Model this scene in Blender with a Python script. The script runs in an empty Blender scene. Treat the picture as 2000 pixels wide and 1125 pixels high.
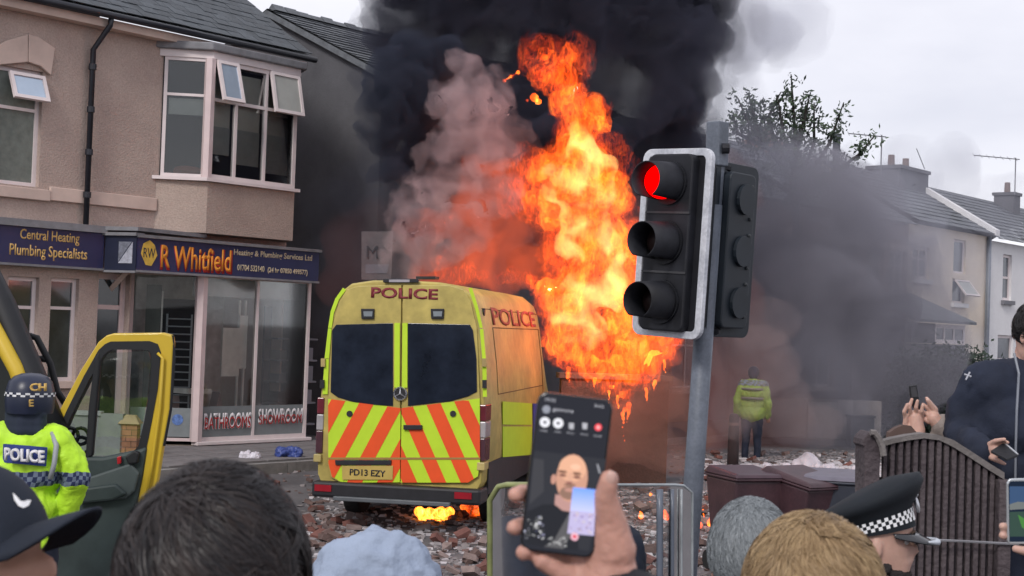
import bpy, bmesh, math, random
from mathutils import Vector, Matrix, noise
random.seed(7)
D2R = math.radians
scene = bpy.context.scene
col = scene.collection
# ------------------------------------------------------------------ camera
FX = 2890.0; PITCH = D2R(1.625); ROLL = D2R(2.0)
CAM = Vector((0, 0, 2.18))
Fv = Vector((0, math.cos(PITCH), math.sin(PITCH)))
U0 = Vector((0, -math.sin(PITCH), math.cos(PITCH)))
R0 = Vector((1, 0, 0))
Rv = R0 * math.cos(ROLL) + U0 * math.sin(ROLL)
Uv = U0 * math.cos(ROLL) - R0 * math.sin(ROLL)
cam = bpy.data.cameras.new('camera'); cam.sensor_width = 36.0
cam.lens = 36.0 * FX / 2000.0; cam.clip_start = 0.05; cam.clip_end = 3000
cam_o = bpy.data.objects.new('camera', cam); col.objects.link(cam_o)
m = Matrix((Rv, Uv, -Fv)).transposed().to_4x4(); m.translation = CAM
cam_o.matrix_world = m
cam.dof.use_dof = True; cam.dof.focus_distance = 14.0; cam.dof.aperture_fstop = 14.0
scene.camera = cam_o
# ------------------------------------------------------------------ sky, sun, exposure
SUN_EL, SUN_AZ = D2R(38), D2R(205)      # azimuth clockwise from +Y: behind and left of the camera
world = bpy.data.worlds.new('World'); scene.world = world; world.use_nodes = True
wn = world.node_tree; wn.nodes.clear()
def wnode(t, **k):
    n = wn.nodes.new(t)
    for a, b in k.items(): setattr(n, a, b)
    return n
sky = wnode('ShaderNodeTexSky', sky_type='NISHITA', sun_disc=False, sun_elevation=SUN_EL, sun_rotation=SUN_AZ)
bg = wnode('ShaderNodeBackground'); bg.inputs[1].default_value = 0.1
out = wnode('ShaderNodeOutputWorld')
tc = wnode('ShaderNodeTexCoord')
mp = wnode('ShaderNodeMapping'); mp.inputs['Scale'].default_value = (1, 1, 2.6)
nz = wnode('ShaderNodeTexNoise'); nz.inputs['Scale'].default_value = 3.4; nz.inputs['Detail'].default_value = 6
rp = wnode('ShaderNodeValToRGB')
rp.color_ramp.elements[0].position = .36; rp.color_ramp.elements[0].color = (5.1, 5.1, 5.7, 1)
rp.color_ramp.elements[1].position = .66; rp.color_ramp.elements[1].color = (6.6, 6.5, 6.95, 1)
mx = wnode('ShaderNodeMix', data_type='RGBA'); mx.inputs['Factor'].default_value = .93
L = wn.links.new
L(tc.outputs['Generated'], mp.inputs[0]); L(mp.outputs[0], nz.inputs['Vector']); L(nz.outputs[0], rp.inputs[0])
L(sky.outputs[0], mx.inputs['A']); L(rp.outputs[0], mx.inputs['B']); L(mx.outputs['Result'], bg.inputs[0]); L(bg.outputs[0], out.inputs[0])
sun = bpy.data.lights.new('sun', 'SUN'); sun.energy = 1.1; sun.angle = D2R(14); sun.color = (1, .95, .9)
so = bpy.data.objects.new('sun', sun); col.objects.link(so)
sdir = Vector((math.sin(SUN_AZ) * math.cos(SUN_EL), math.cos(SUN_AZ) * math.cos(SUN_EL), math.sin(SUN_EL)))
so.rotation_euler = sdir.to_track_quat('Z', 'Y').to_euler()
scene.view_settings.view_transform = 'Standard'; scene.view_settings.look = 'None'
scene.view_settings.exposure = 0.65; scene.view_settings.gamma = 1.0; scene.view_settings.use_curve_mapping = False
cy = scene.cycles
cy.max_bounces = 7; cy.diffuse_bounces = 2; cy.glossy_bounces = 3; cy.transmission_bounces = 6
cy.transparent_max_bounces = 40; cy.volume_bounces = 1; cy.volume_step_rate = 3.0; cy.volume_max_steps = 160
cy.use_denoising = True; cy.caustics_reflective = False; cy.caustics_refractive = False
# ------------------------------------------------------------------ pixel to world
def P(px, py, d): return CAM + (Fv + Rv * ((px - 1000) / FX) - Uv * ((py - 562.5) / FX)) * d
def ray(px, py): return Fv + Rv * ((px - 1000) / FX) - Uv * ((py - 562.5) / FX)
def dip(x, y):                    # the carriageway sags gently where the burning van stands
    return -.21 * math.exp(-((x + 1.0) / 5.5) ** 2) * math.exp(-((y - 17.5) / (5.0 if y < 17.5 else 3.0)) ** 2)
def G(px, py, z=0.0):
    r = ray(px, py); h = z
    for _ in range(8): p = CAM + r * ((h - CAM.z) / r.z); h = z + dip(p.x, p.y)
    return p
class Frame:                      # a vertical plane standing on the ground: s along u, z up, o out along n
    def __init__(s, O, u):
        s.O = Vector((O.x, O.y, 0)); s.u = Vector((u[0], u[1], 0)).normalized(); s.n = Vector((s.u.y, -s.u.x, 0))
    def pt(s, a, z, o=0): return s.O + s.u * a + s.n * o + Vector((0, 0, z))
    def sz(s, px, py, o=0):
        r = ray(px, py); Q = s.O + s.n * o; t = (Q - CAM).dot(s.n) / r.dot(s.n); p = CAM + r * t
        return (p - s.O).dot(s.u), p.z
# ------------------------------------------------------------------ materials
MATS = {}
def newmat(name):
    m = bpy.data.materials.new(name); m.use_nodes = True; t = m.node_tree; t.nodes.clear()
    return m, t, t.nodes.new, t.links.new
def M(name, c, rough=.7, metal=0., var=.12, vs=6., bump=0., bs=60., spec=.4, coat=0., sub=0., obj=True):
    if name in MATS: return MATS[name]
    m, t, N, L = newmat(name)
    o = N('ShaderNodeOutputMaterial'); b = N('ShaderNodeBsdfPrincipled'); L(b.outputs[0], o.inputs[0])
    b.inputs['Roughness'].default_value = rough; b.inputs['Metallic'].default_value = metal
    b.inputs['Specular IOR Level'].default_value = spec; b.inputs['Coat Weight'].default_value = coat
    if sub: b.inputs['Subsurface Weight'].default_value = sub; b.inputs['Subsurface Radius'].default_value = (.01, .004, .002)
    tc = N('ShaderNodeTexCoord')
    if var:
        n = N('ShaderNodeTexNoise'); n.inputs['Scale'].default_value = vs; n.inputs['Detail'].default_value = 7; n.inputs['Roughness'].default_value = .62
        L(tc.outputs['Object'], n.inputs['Vector'])
        r = N('ShaderNodeMapRange'); r.inputs['From Min'].default_value = .3; r.inputs['From Max'].default_value = .7
        r.inputs['To Min'].default_value = 1 - var; r.inputs['To Max'].default_value = 1 + var; L(n.outputs[0], r.inputs[0])
        oi = N('ShaderNodeObjectInfo'); r2 = N('ShaderNodeMapRange'); r2.inputs['To Min'].default_value = 1 - var * .6; r2.inputs['To Max'].default_value = 1 + var * .6
        L(oi.outputs['Random'], r2.inputs[0])
        mu = N('ShaderNodeMath'); mu.operation = 'MULTIPLY'; L(r.outputs[0], mu.inputs[0]); L(r2.outputs[0], mu.inputs[1])
        v = N('ShaderNodeVectorMath'); v.operation = 'SCALE'; v.inputs[0].default_value = c[:3]; L(mu.outputs[0], v.inputs['Scale'])
        L(v.outputs[0], b.inputs['Base Color'])
    else: b.inputs['Base Color'].default_value = (*c[:3], 1)
    if bump:
        n2 = N('ShaderNodeTexNoise'); n2.inputs['Scale'].default_value = bs; n2.inputs['Detail'].default_value = 4
        L(tc.outputs['Object'], n2.inputs['Vector'])
        bp = N('ShaderNodeBump'); bp.inputs['Strength'].default_value = bump; bp.inputs['Distance'].default_value = .02
        L(n2.outputs[0], bp.inputs['Height']); L(bp.outputs[0], b.inputs['Normal'])
    MATS[name] = m; return m
def MS(name, c1, c2, scale, lo=.4, hi=.6, rough=.8, bump=.3, bs=80, detail=8):      # two-colour mottled surface
    m, t, N, L = newmat(name)
    o = N('ShaderNodeOutputMaterial'); b = N('ShaderNodeBsdfPrincipled'); L(b.outputs[0], o.inputs[0]); b.inputs['Roughness'].default_value = rough
    tc = N('ShaderNodeTexCoord'); n = N('ShaderNodeTexNoise'); n.inputs['Scale'].default_value = scale; n.inputs['Detail'].default_value = detail
    n.inputs['Roughness'].default_value = .65; L(tc.outputs['Object'], n.inputs['Vector'])
    r = N('ShaderNodeValToRGB'); r.color_ramp.elements[0].position = lo; r.color_ramp.elements[1].position = hi
    r.color_ramp.elements[0].color = (*c1, 1); r.color_ramp.elements[1].color = (*c2, 1); L(n.outputs[0], r.inputs[0])
    n3 = N('ShaderNodeTexNoise'); n3.inputs['Scale'].default_value = bs; n3.inputs['Detail'].default_value = 3; L(tc.outputs['Object'], n3.inputs['Vector'])
    mr = N('ShaderNodeMapRange'); mr.inputs['To Min'].default_value = .72; mr.inputs['To Max'].default_value = 1.28; L(n3.outputs[0], mr.inputs[0])
    v = N('ShaderNodeVectorMath'); v.operation = 'SCALE'; L(r.outputs[0], v.inputs[0]); L(mr.outputs[0], v.inputs['Scale']); L(v.outputs[0], b.inputs['Base Color'])
    bp = N('ShaderNodeBump'); bp.inputs['Strength'].default_value = bump; bp.inputs['Distance'].default_value = .02
    L(n3.outputs[0], bp.inputs['Height']); L(bp.outputs[0], b.inputs['Normal'])
    MATS[name] = m; return m
def ME(name, c, s=1.):
    m, t, N, L = newmat(name); o = N('ShaderNodeOutputMaterial'); e = N('ShaderNodeEmission')
    e.inputs[0].default_value = (*c, 1); e.inputs[1].default_value = s; L(e.outputs[0], o.inputs[0]); MATS[name] = m; return m
def MG(name, tint=(.8, .85, .87), refl=.08, rough=.03):                   # clear pane: see-through with a fresnel gloss
    m, t, N, L = newmat(name); o = N('ShaderNodeOutputMaterial'); tr = N('ShaderNodeBsdfTransparent'); g = N('ShaderNodeBsdfGlossy')
    tr.inputs[0].default_value = (*tint, 1); g.inputs['Roughness'].default_value = rough
    f = N('ShaderNodeFresnel'); f.inputs[0].default_value = 1.5; a = N('ShaderNodeMath'); a.operation = 'ADD'; a.inputs[1].default_value = refl; a.use_clamp = True
    mx = N('ShaderNodeMixShader'); L(f.outputs[0], a.inputs[0]); L(a.outputs[0], mx.inputs[0]); L(tr.outputs[0], mx.inputs[1]); L(g.outputs[0], mx.inputs[2]); L(mx.outputs[0], o.inputs[0])
    MATS[name] = m; return m
def MV(name, c, dens, nscale=.6, lo=.35, hi=.65, stretch=(1, 1, 1), emis=None, es=0., aniso=.0, detail=3., floor=0., homog=False, warp=.5):
    m, t, N, L = newmat(name); o = N('ShaderNodeOutputMaterial'); v = N('ShaderNodeVolumePrincipled'); L(v.outputs[0], o.inputs['Volume'])
    v.inputs['Color'].default_value = (*c, 1); v.inputs['Anisotropy'].default_value = aniso
    v.inputs['Density'].default_value = dens; v.inputs['Density Attribute'].default_value = ''
    if emis: v.inputs['Emission Color'].default_value = (*emis, 1); v.inputs['Emission Strength'].default_value = es
    if not homog:
        tc = N('ShaderNodeTexCoord'); mp = N('ShaderNodeMapping'); mp.inputs['Scale'].default_value = stretch
        n = N('ShaderNodeTexNoise'); n.inputs['Scale'].default_value = nscale; n.inputs['Detail'].default_value = detail; n.inputs['Distortion'].default_value = warp
        L(tc.outputs['Object'], mp.inputs[0]); L(mp.outputs[0], n.inputs['Vector'])
        r = N('ShaderNodeMapRange'); r.interpolation_type = 'SMOOTHSTEP'; r.inputs['From Min'].default_value = lo; r.inputs['From Max'].default_value = hi
        r.inputs['To Min'].default_value = floor * dens; r.inputs['To Max'].default_value = dens; L(n.outputs[0], r.inputs[0]); L(r.outputs[0], v.inputs['Density'])
        if emis:
            r3 = N('ShaderNodeMapRange'); r3.interpolation_type = 'SMOOTHSTEP'; r3.inputs['From Min'].default_value = lo; r3.inputs['From Max'].default_value = hi
            r3.inputs['To Min'].default_value = floor * es; r3.inputs['To Max'].default_value = es; L(n.outputs[0], r3.inputs[0]); L(r3.outputs[0], v.inputs['Emission Strength'])
    MATS[name] = m; return m
# ------------------------------------------------------------------ objects
ROOT = {}
def tag(o, label=None, cat=None, group=None, kind=None):
    for k, v in (('label', label), ('category', cat), ('group', group), ('kind', kind)):
        if v: o[k] = v
    return o
def link(name, me, mat=None, parent=None):
    o = bpy.data.objects.new(name, me); col.objects.link(o)
    if mat is not None and me is not None and not me.materials: me.materials.append(mat)
    if parent is not None:
        o.parent = parent
        if parent.name in ROOT: o.matrix_parent_inverse = Matrix.Translation(-ROOT[parent.name])
    return o
def thing(name, label, cat, loc, group=None, rz=0, local=False, kind=None):
    o = bpy.data.objects.new(name, None); col.objects.link(o); o.location = loc; o.rotation_euler = (0, 0, rz)
    o.empty_display_size = .1
    if not local: ROOT[o.name] = Vector(loc)
    return tag(o, label, cat, group, kind)
def kids(o): return [c for c in col.objects if c.parent is o]
def copy_tree(o, parent=None):
    c = o.copy(); col.objects.link(c); c.parent = parent
    for ch in list(kids(o)): copy_tree(ch, c)
    return c
class MB:
    def __init__(s): s.v = []; s.f = []
    def add(s, vs, fs):
        b = len(s.v); s.v += [tuple(x) for x in vs]; s.f += [tuple(b + i for i in f) for f in fs]; return s
    def hexa(s, a): return s.add(a, [(0, 3, 2, 1), (4, 5, 6, 7), (0, 1, 5, 4), (1, 2, 6, 5), (2, 3, 7, 6), (3, 0, 4, 7)])
    def box(s, x0, x1, y0, y1, z0, z1, mt=None):
        a = [Vector(p) for p in ((x0, y0, z0), (x1, y0, z0), (x1, y1, z0), (x0, y1, z0), (x0, y0, z1), (x1, y0, z1), (x1, y1, z1), (x0, y1, z1))]
        return s.hexa([mt @ p for p in a] if mt else a)
    def fb(s, fr, s0, s1, z0, z1, o0, o1):
        return s.hexa([fr.pt(s0, z0, o1), fr.pt(s1, z0, o1), fr.pt(s1, z0, o0), fr.pt(s0, z0, o0), fr.pt(s0, z1, o1), fr.pt(s1, z1, o1), fr.pt(s1, z1, o0), fr.pt(s0, z1, o0)])
    def prism(s, pts, off):                      # closed outline swept along a vector
        n = len(pts); off = Vector(off); a = [Vector(p) for p in pts]
        return s.add(a + [p + off for p in a], [tuple(range(n)), tuple(range(2 * n - 1, n - 1, -1))] + [(i, n + i, n + (i + 1) % n, (i + 1) % n) for i in range(n)])
    def px(s, pts, d, th): return s.prism([P(x, y, d) for x, y in pts], Fv * th)
    def ring(s, outer, inner, off):
        n = len(outer); off = Vector(off); o = [Vector(p) for p in outer]; i = [Vector(p) for p in inner]
        V = o + i + [p + off for p in o] + [p + off for p in i]; F = []
        for k in range(n):
            j = (k + 1) % n
            F += [(k, j, n + j, n + k), (2 * n + k, 3 * n + k, 3 * n + j, 2 * n + j), (k, 2 * n + k, 2 * n + j, j), (n + k, n + j, 3 * n + j, 3 * n + k)]
        return s.add(V, F)
    def tube(s, pts, r, seg=8, cap=True):
        pts = [Vector(p) for p in pts]; rs = r if isinstance(r, (list, tuple)) else [r] * len(pts); V = []; F = []
        pu = None
        for i, p in enumerate(pts):
            t = (pts[min(i + 1, len(pts) - 1)] - pts[max(i - 1, 0)]).normalized()
            a = pu if pu is not None else (Vector((0, 0, 1)) if abs(t.z) < .9 else Vector((1, 0, 0)))
            u = (a - t * a.dot(t)).normalized(); w = t.cross(u); pu = u
            V += [p + (u * math.cos(2 * math.pi * k / seg) + w * math.sin(2 * math.pi * k / seg)) * rs[i] for k in range(seg)]
        for i in range(len(pts) - 1):
            for k in range(seg):
                j = (k + 1) % seg; F.append((i * seg + k, i * seg + j, (i + 1) * seg + j, (i + 1) * seg + k))
        if cap: F += [tuple(range(seg - 1, -1, -1)), tuple(range((len(pts) - 1) * seg, len(pts) * seg))]
        return s.add(V, F)
    def ball(s, c, r, sx=1, sy=1, sz=1, n=10, mt=None):
        V = []; F = []; c = Vector(c)
        for i in range(1, n):
            th = math.pi * i / n
            for k in range(2 * n):
                ph = math.pi * k / n; q = Vector((math.sin(th) * math.cos(ph) * r * sx, math.sin(th) * math.sin(ph) * r * sy, math.cos(th) * r * sz))
                V.append(c + ((mt @ q) if mt else q))
        q = Vector((0, 0, r * sz)); V += [c + ((mt @ q) if mt else q), c - ((mt @ q) if mt else q)]; T = len(V) - 2; w = 2 * n
        for k in range(w):
            j = (k + 1) % w; F.append((T, k, j)); F.append((T + 1, (n - 2) * w + j, (n - 2) * w + k))
            for i in range(n - 2): F.append((i * w + k, (i + 1) * w + k, (i + 1) * w + j, i * w + j))
        return s.add(V, F)
    def mesh(s, name, smooth=False):
        me = bpy.data.meshes.new(name); me.from_pydata(s.v, [], s.f); me.update()
        if smooth:
            for p in me.polygons: p.use_smooth = True
        return me
    def build(s, name, mat, parent=None, smooth=False, bevel=0., seg=2, auto=False):
        bm = bmesh.new(); me = s.mesh(name); bm.from_mesh(me); bmesh.ops.recalc_face_normals(bm, faces=bm.faces); bm.to_mesh(me); bm.free()
        if smooth:
            for p in me.polygons: p.use_smooth = True
        o = link(name, me, mat, parent)
        if bevel:
            b = o.modifiers.new('bevel', 'BEVEL'); b.width = bevel; b.segments = seg; b.limit_method = 'ANGLE'; b.angle_limit = D2R(35)
        return o
def evalmesh(o, name=None):
    dg = bpy.context.evaluated_depsgraph_get(); dg.update()
    me = bpy.data.meshes.new_from_object(o.evaluated_get(dg)); me.name = name or o.name; return me
def blob(name, caps, voxel, mat, parent=None, smooth=4, disp=None, extra=None, keep=True):
    """one continuous surface grown from tapered capsules ((p0, r0, p1, r1) or (p, r)), remeshed and smoothed"""
    mb = MB()
    for c in caps:
        if len(c) == 2: mb.ball(c[0], c[1], n=8)
        else:
            p0, r0, p1, r1 = c; mb.ball(p0, r0, n=7); mb.ball(p1, r1, n=7)
            if (Vector(p1) - Vector(p0)).length > 1e-4: mb.tube([p0, p1], [r0, r1], 14)
    if extra: mb.add(extra.v, extra.f)
    tmp = bpy.data.objects.new('tmp', mb.mesh('tmp')); col.objects.link(tmp)
    r = tmp.modifiers.new('r', 'REMESH'); r.mode = 'VOXEL'; r.voxel_size = voxel
    if smooth: s = tmp.modifiers.new('s', 'SMOOTH'); s.factor = .5; s.iterations = smooth
    me = evalmesh(tmp, name); bpy.data.objects.remove(tmp)
    if disp: disp(me)
    for p in me.polygons: p.use_smooth = True
    me.materials.clear()
    return link(name, me, mat, parent)
def ndisp(amp, sc, st=(1, 1, 1), octv=4, bias=0., billow=False):
    def f(me):
        me.update(); nor = [v.normal.copy() for v in me.vertices]
        for v, n in zip(me.vertices, nor):
            q = Vector((v.co.x * sc * st[0], v.co.y * sc * st[1], v.co.z * sc * st[2])); h = 0; a = 1.
            for k in range(octv):
                x = noise.noise(q); h += a * ((.45 - abs(x) * 1.6) if billow else x); a *= .52; q = q * 2.03 + Vector((3.1, 1.7, 9.2))
            v.co += n * (h * amp + bias)
        me.update()
    return f
def text(s, parent, mat, O, u, v, h, w=None, ext=.004, name='lettering', bold=0.):
    c = bpy.data.curves.new('t', 'FONT'); c.body = s; c.resolution_u = 3; c.offset = bold
    t = bpy.data.objects.new('t', c); col.objects.link(t); me = evalmesh(t, name); bpy.data.objects.remove(t)
    xs = [p.co.x for p in me.vertices]; ys = [p.co.y for p in me.vertices]; x0, x1, y0, y1 = min(xs), max(xs), min(ys), max(ys)
    k = h / (y1 - y0); kx = (w / (x1 - x0)) if w else k; u = Vector(u).normalized(); v = Vector(v).normalized(); n = u.cross(v)
    bm = bmesh.new(); bm.from_mesh(me)
    r = bmesh.ops.extrude_face_region(bm, geom=list(bm.faces)); vs = [g for g in r['geom'] if isinstance(g, bmesh.types.BMVert)]
    for q in vs: q.co.z += 1.
    for q in bm.verts: q.co = Vector(O) + u * ((q.co.x - (x0 + x1) / 2) * kx) + v * ((q.co.y - (y0 + y1) / 2) * k) + n * (q.co.z * ext)
    bmesh.ops.recalc_face_normals(bm, faces=bm.faces); bm.to_mesh(me); bm.free(); me.materials.clear()
    return link(name, me, mat, parent)
def clip(poly, reg):                             # convex polygon clipped to a convex counter-clockwise region
    for i in range(len(reg)):
        a, b = reg[i], reg[(i + 1) % len(reg)]; outp = []
        f = lambda p: (b[0] - a[0]) * (p[1] - a[1]) - (b[1] - a[1]) * (p[0] - a[0])
        for j in range(len(poly)):
            p, q = poly[j], poly[(j + 1) % len(poly)]; fp, fq = f(p), f(q)
            if fp >= 0: outp.append(p)
            if fp * fq < 0: t = fp / (fp - fq); outp.append((p[0] + (q[0] - p[0]) * t, p[1] + (q[1] - p[1]) * t))
        poly = outp
        if len(poly) < 3: return []
    return poly
def holed(mb, fr, s0, s1, z0, z1, holes, o, depth):   # wall sheet with openings and their reveals
    S = sorted({s0, s1, *[h[0] for h in holes], *[h[1] for h in holes]}); Z = sorted({z0, z1, *[h[2] for h in holes], *[h[3] for h in holes]})
    S = [a for a in S if s0 <= a <= s1]; Z = [a for a in Z if z0 <= a <= z1]
    for i in range(len(S) - 1):
        for j in range(len(Z) - 1):
            cs, cz = (S[i] + S[i + 1]) / 2, (Z[j] + Z[j + 1]) / 2
            if any(h[0] < cs < h[1] and h[2] < cz < h[3] for h in holes): continue
            mb.add([fr.pt(S[i], Z[j], o), fr.pt(S[i + 1], Z[j], o), fr.pt(S[i + 1], Z[j + 1], o), fr.pt(S[i], Z[j + 1], o)], [(0, 1, 2, 3)])
    for a, b, c, d in holes:
        q = [(a, c), (b, c), (b, d), (a, d)]
        for k in range(4):
            p, r = q[k], q[(k + 1) % 4]; mb.add([fr.pt(p[0], p[1], o), fr.pt(r[0], r[1], o), fr.pt(r[0], r[1], o - depth), fr.pt(p[0], p[1], o - depth)], [(0, 1, 2, 3)])
    q = [(s0, z0), (s1, z0), (s1, z1), (s0, z1)]
    for k in range(4):
        p, r = q[k], q[(k + 1) % 4]; mb.add([fr.pt(p[0], p[1], o), fr.pt(r[0], r[1], o), fr.pt(r[0], r[1], o - depth), fr.pt(p[0], p[1], o - depth)], [(0, 1, 2, 3)])
    return mb
Z3 = Vector((0, 0, 1))
# ================================================================== SETTING
uS = (2400 / FX * 1.0, 1.0)
_u = (Fv + Rv * (2400 / FX) - Uv * (165.5 / FX)); uS = (_u.x, _u.y)
FA = Frame(P(385, 870, 24.0), uS)          # bay front / shop front line
FB = Frame(P(303, 400, 24.0), uS)          # main wall of the terrace
FC = Frame(FB.O, (FA.O - FB.O)[:2])        # canted side of the bay
sAe = FA.sz(578, 300)[0]
sBe = FB.sz(572, 150)[0]
sCe = (FA.O - FB.O).length
asph = MS('asphalt', (.085, .080, .085), (.17, .16, .165), .9, .35, .7, .85, .4, 120)
XS = [-700, -200, -60, -24] + [-16 + i * .8 for i in range(40)] + [24, 60, 200, 700]; YS = [-60, -20, 0, 3] + [4 + i * .6 for i in range(42)] + [34, 60, 200, 600, 1500]
g = MB(); g.add([(x, y, dip(x, y)) for y in YS for x in XS], [(j * len(XS) + i, j * len(XS) + i + 1, (j + 1) * len(XS) + i + 1, (j + 1) * len(XS) + i) for j in range(len(YS) - 1) for i in range(len(XS) - 1)])
tag(g.build('road', asph, smooth=True), kind='structure')
pvm = MS('paving', (.15, .14, .145), (.25, .235, .235), 1.4, .35, .65, .85, .25, 90)
pv = MB(); pv.fb(FB, -14, 60, -.3, .10, -.3, 3.3); pavement = tag(pv.build('pavement', M('paving_joint', (.09, .085, .085), .9)), kind='structure')
slab = MB(); slab.box(0, .57, 0, .57, 0, .02); slm = slab.mesh('paving_slab')
k = 0
for i in range(-3, 9):
    for j in range(5):
        o = link('paving_slab', slm, pvm, pavement); s0 = i * .6 + (j % 2) * .2
        o.matrix_basis = Matrix.Translation(FB.pt(s0, .1 + random.uniform(0, .004), .62 + j * .6 - .6)) @ Matrix((( FB.u.x, FB.n.x, 0), (FB.u.y, FB.n.y, 0), (0, 0, 1))).to_4x4()
kb = MB(); kb.box(0, .9, 0, .14, -.2, .13); kbm = kb.mesh('kerb_stone')
kerb_m = M('kerb_stone', (.26, .25, .245), .85, var=.2, vs=9, bump=.3)
for i in range(-6, 24):
    o = link('kerb_stone', kbm, kerb_m, pavement)
    o.matrix_basis = Matrix.Translation(FB.pt(i * .915, -.002, 3.303)) @ Matrix(((FB.u.x, FB.n.x, 0), (FB.u.y, FB.n.y, 0), (0, 0, 1))).to_4x4()

# ------------------------------------------------------------------ the plumbing shop
render_m = MS('pebble_render', (.39, .30, .265), (.50, .40, .35), .8, .3, .7, .95, .7, 38, 9)
render_d = MS('pebble_render_bay', (.36, .28, .245), (.46, .37, .32), .8, .3, .7, .95, .7, 38, 9)
smooth_m = M('cream_masonry', (.60, .47, .41), .8, var=.10, vs=3, bump=.1)
upvc = M('white_plastic_frame', (.74, .66, .66), .4, var=.06, vs=4)
upvc2 = M('pink_white_frame', (.66, .54, .54), .5, var=.08, vs=4)
dark_gl = M('dark_window_glass', (.035, .045, .05), .06, var=.5, vs=1.2, spec=.8)
curtain = M('green_grey_curtain', (.18, .20, .18), .9, var=.2, vs=8)
slate_m = M('roof_slate', (.055, .065, .075), .55, var=.38, vs=5, bump=.4, bs=30)
lead_m = M('grey_lead', (.20, .20, .215), .6, var=.2)
black_p = M('black_pipe', (.02, .022, .03), .35, var=.2)
navy = M('navy_fascia', (.022, .026, .085), .45, var=.12, vs=2)
navy_d = M('dark_navy_fascia', (.012, .016, .04), .4, var=.1)
gold = M('gold_letter', (.62, .40, .14), .5, var=.1)
amber = M('amber_letter', (.85, .33, .04), .5, var=.1)
redl = M('red_letter', (.45, .03, .03), .5, var=.1)
paleg = M('pale_letter', (.55, .47, .33), .5, var=.1)
shop = thing('shop_building', 'pebble-dashed plumbing shop with a boxed bay window above navy fascia signs', 'building', FB.pt(-2, 0, -2))
sL = FB.sz(-260, 300)[0]
ze = FB.sz(300, 62)[1]                      # eave height
w1 = (FB.sz(-30, 300)[0], FB.sz(78, 300)[0], FB.sz(40, 362)[1], FB.sz(40, 133)[1])       # upstairs window
lz1 = FB.sz(40, 540)[1]
lwA = (FB.sz(14, 600)[0], FB.sz(75, 600)[0], FB.sz(40, 760)[1], lz1)
lwB = (FB.sz(98, 600)[0], FB.sz(153, 600)[0], FB.sz(125, 745)[1], FB.sz(125, 543)[1])
doorh = (FB.sz(190, 600)[0], FB.sz(252, 600)[0], .1, FB.sz(225, 535)[1])
bayhole = (doorh[1] + .02, sBe - .03, .1, FA.sz(490, 540)[1])
wall = MB(); holed(wall, FB, sL, sBe, 0, ze, [w1, lwA, lwB, doorh, bayhole], 0, .16)
wo = wall.build('wall', render_m, shop)
g = MB(); q = [FB.pt(sBe, 0, 0), FB.pt(sBe, 0, -8), FB.pt(sBe, ze, -8), FB.pt(sBe, ze, 0)]; g.add(q, [(0, 1, 2, 3)])
q = [FB.pt(sL, 0, 0), FB.pt(sL, 0, -8), FB.pt(sL, ze, -8), FB.pt(sL, ze, 0), FB.pt(sBe, 0, -8), FB.pt(sBe, ze, -8)]; g.add(q, [(0, 1, 2, 3), (1, 4, 5, 2)])
g.build('gable_wall', render_m, shop)
# roof: slates laid one by one
rise, run = 1.75, 2.75
rf = MB(); rf.add([FB.pt(sL, ze + .1, .30), FB.pt(sBe + .15, ze + .1, .30), FB.pt(sBe + .15, ze + .1 + rise * 1.6, .30 - run * 1.6), FB.pt(sL, ze + .1 + rise * 1.6, .30 - run * 1.6),
                   FB.pt(sL, ze + .1, -8.2), FB.pt(sBe + .15, ze + .1, -8.2)], [(0, 1, 2, 3), (3, 2, 5, 4)])
roof = rf.build('roof', slate_m, shop)
sl_d = (FB.u * 0 - FB.n * run + Z3 * rise).normalized(); sl_n = FB.u.cross(sl_d).normalized()
if sl_n.z < 0: sl_n = -sl_n
st = MB(); st.add([(0, 0, .006), (.292, 0, .006), (.292, .46, 0), (0, .46, 0), (0, 0, .018), (.292, 0, .018), (.292, .46, .008), (0, .46, .008)],
                  [(0, 3, 2, 1), (4, 5, 6, 7), (0, 1, 5, 4), (1, 2, 6, 5), (2, 3, 7, 6), (3, 0, 4, 7)])
stm = st.mesh('slate'); B3 = Matrix((FB.u, sl_d, sl_n)).transposed()
n = 0
for r in range(13):
    for c in range(23):
        s = sBe + .14 - .3 * (c + 1) - (.15 if r % 2 else 0)
        o = link('slate', stm, slate_m, roof); n += 1
        o.matrix_basis = Matrix.Translation(FB.pt(s, ze + .115, .33) + sl_d * (r * .235) + sl_n * (r * .0015 + random.uniform(0, .01))) @ (B3 @ Matrix.Rotation(random.uniform(-.012, .012), 3, 'Z') @ Matrix.Rotation(random.uniform(-.006, .014), 3, 'X')).to_4x4()
g = MB(); g.tube([FB.pt(sL, ze + .03, .36), FB.pt(sBe + .2, ze + .03, .36)], .055, 10); g.build('gutter', black_p, shop, True)
g = MB(); g.fb(FB, sL, sBe + .1, ze - .14, ze - .01, .01, .24); g.build('soffit_board', smooth_m, shop)
# downpipe with its swan neck
a = FB.sz(192, 45)[0]; bz = FB.sz(178, 90)[1]; b_ = FB.sz(174, 120)[0]
g = MB(); g.tube([FB.pt(a, ze, .34), FB.pt(a, ze - .12, .32), FB.pt(b_, ze - .5, .1), FB.pt(b_, FB.sz(160, 440)[1], .1)], .045, 10)
dp = g.build('downpipe', black_p, shop, True)
for zz in (.2, .42, .64, .86):
    z = FB.sz(165, 60 + 380 * zz)[1]; g = MB(); g.tube([FB.pt(b_, z, .1), FB.pt(b_, z + .09, .1)], .062, 10); g.build('pipe_collar', black_p, dp)
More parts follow.
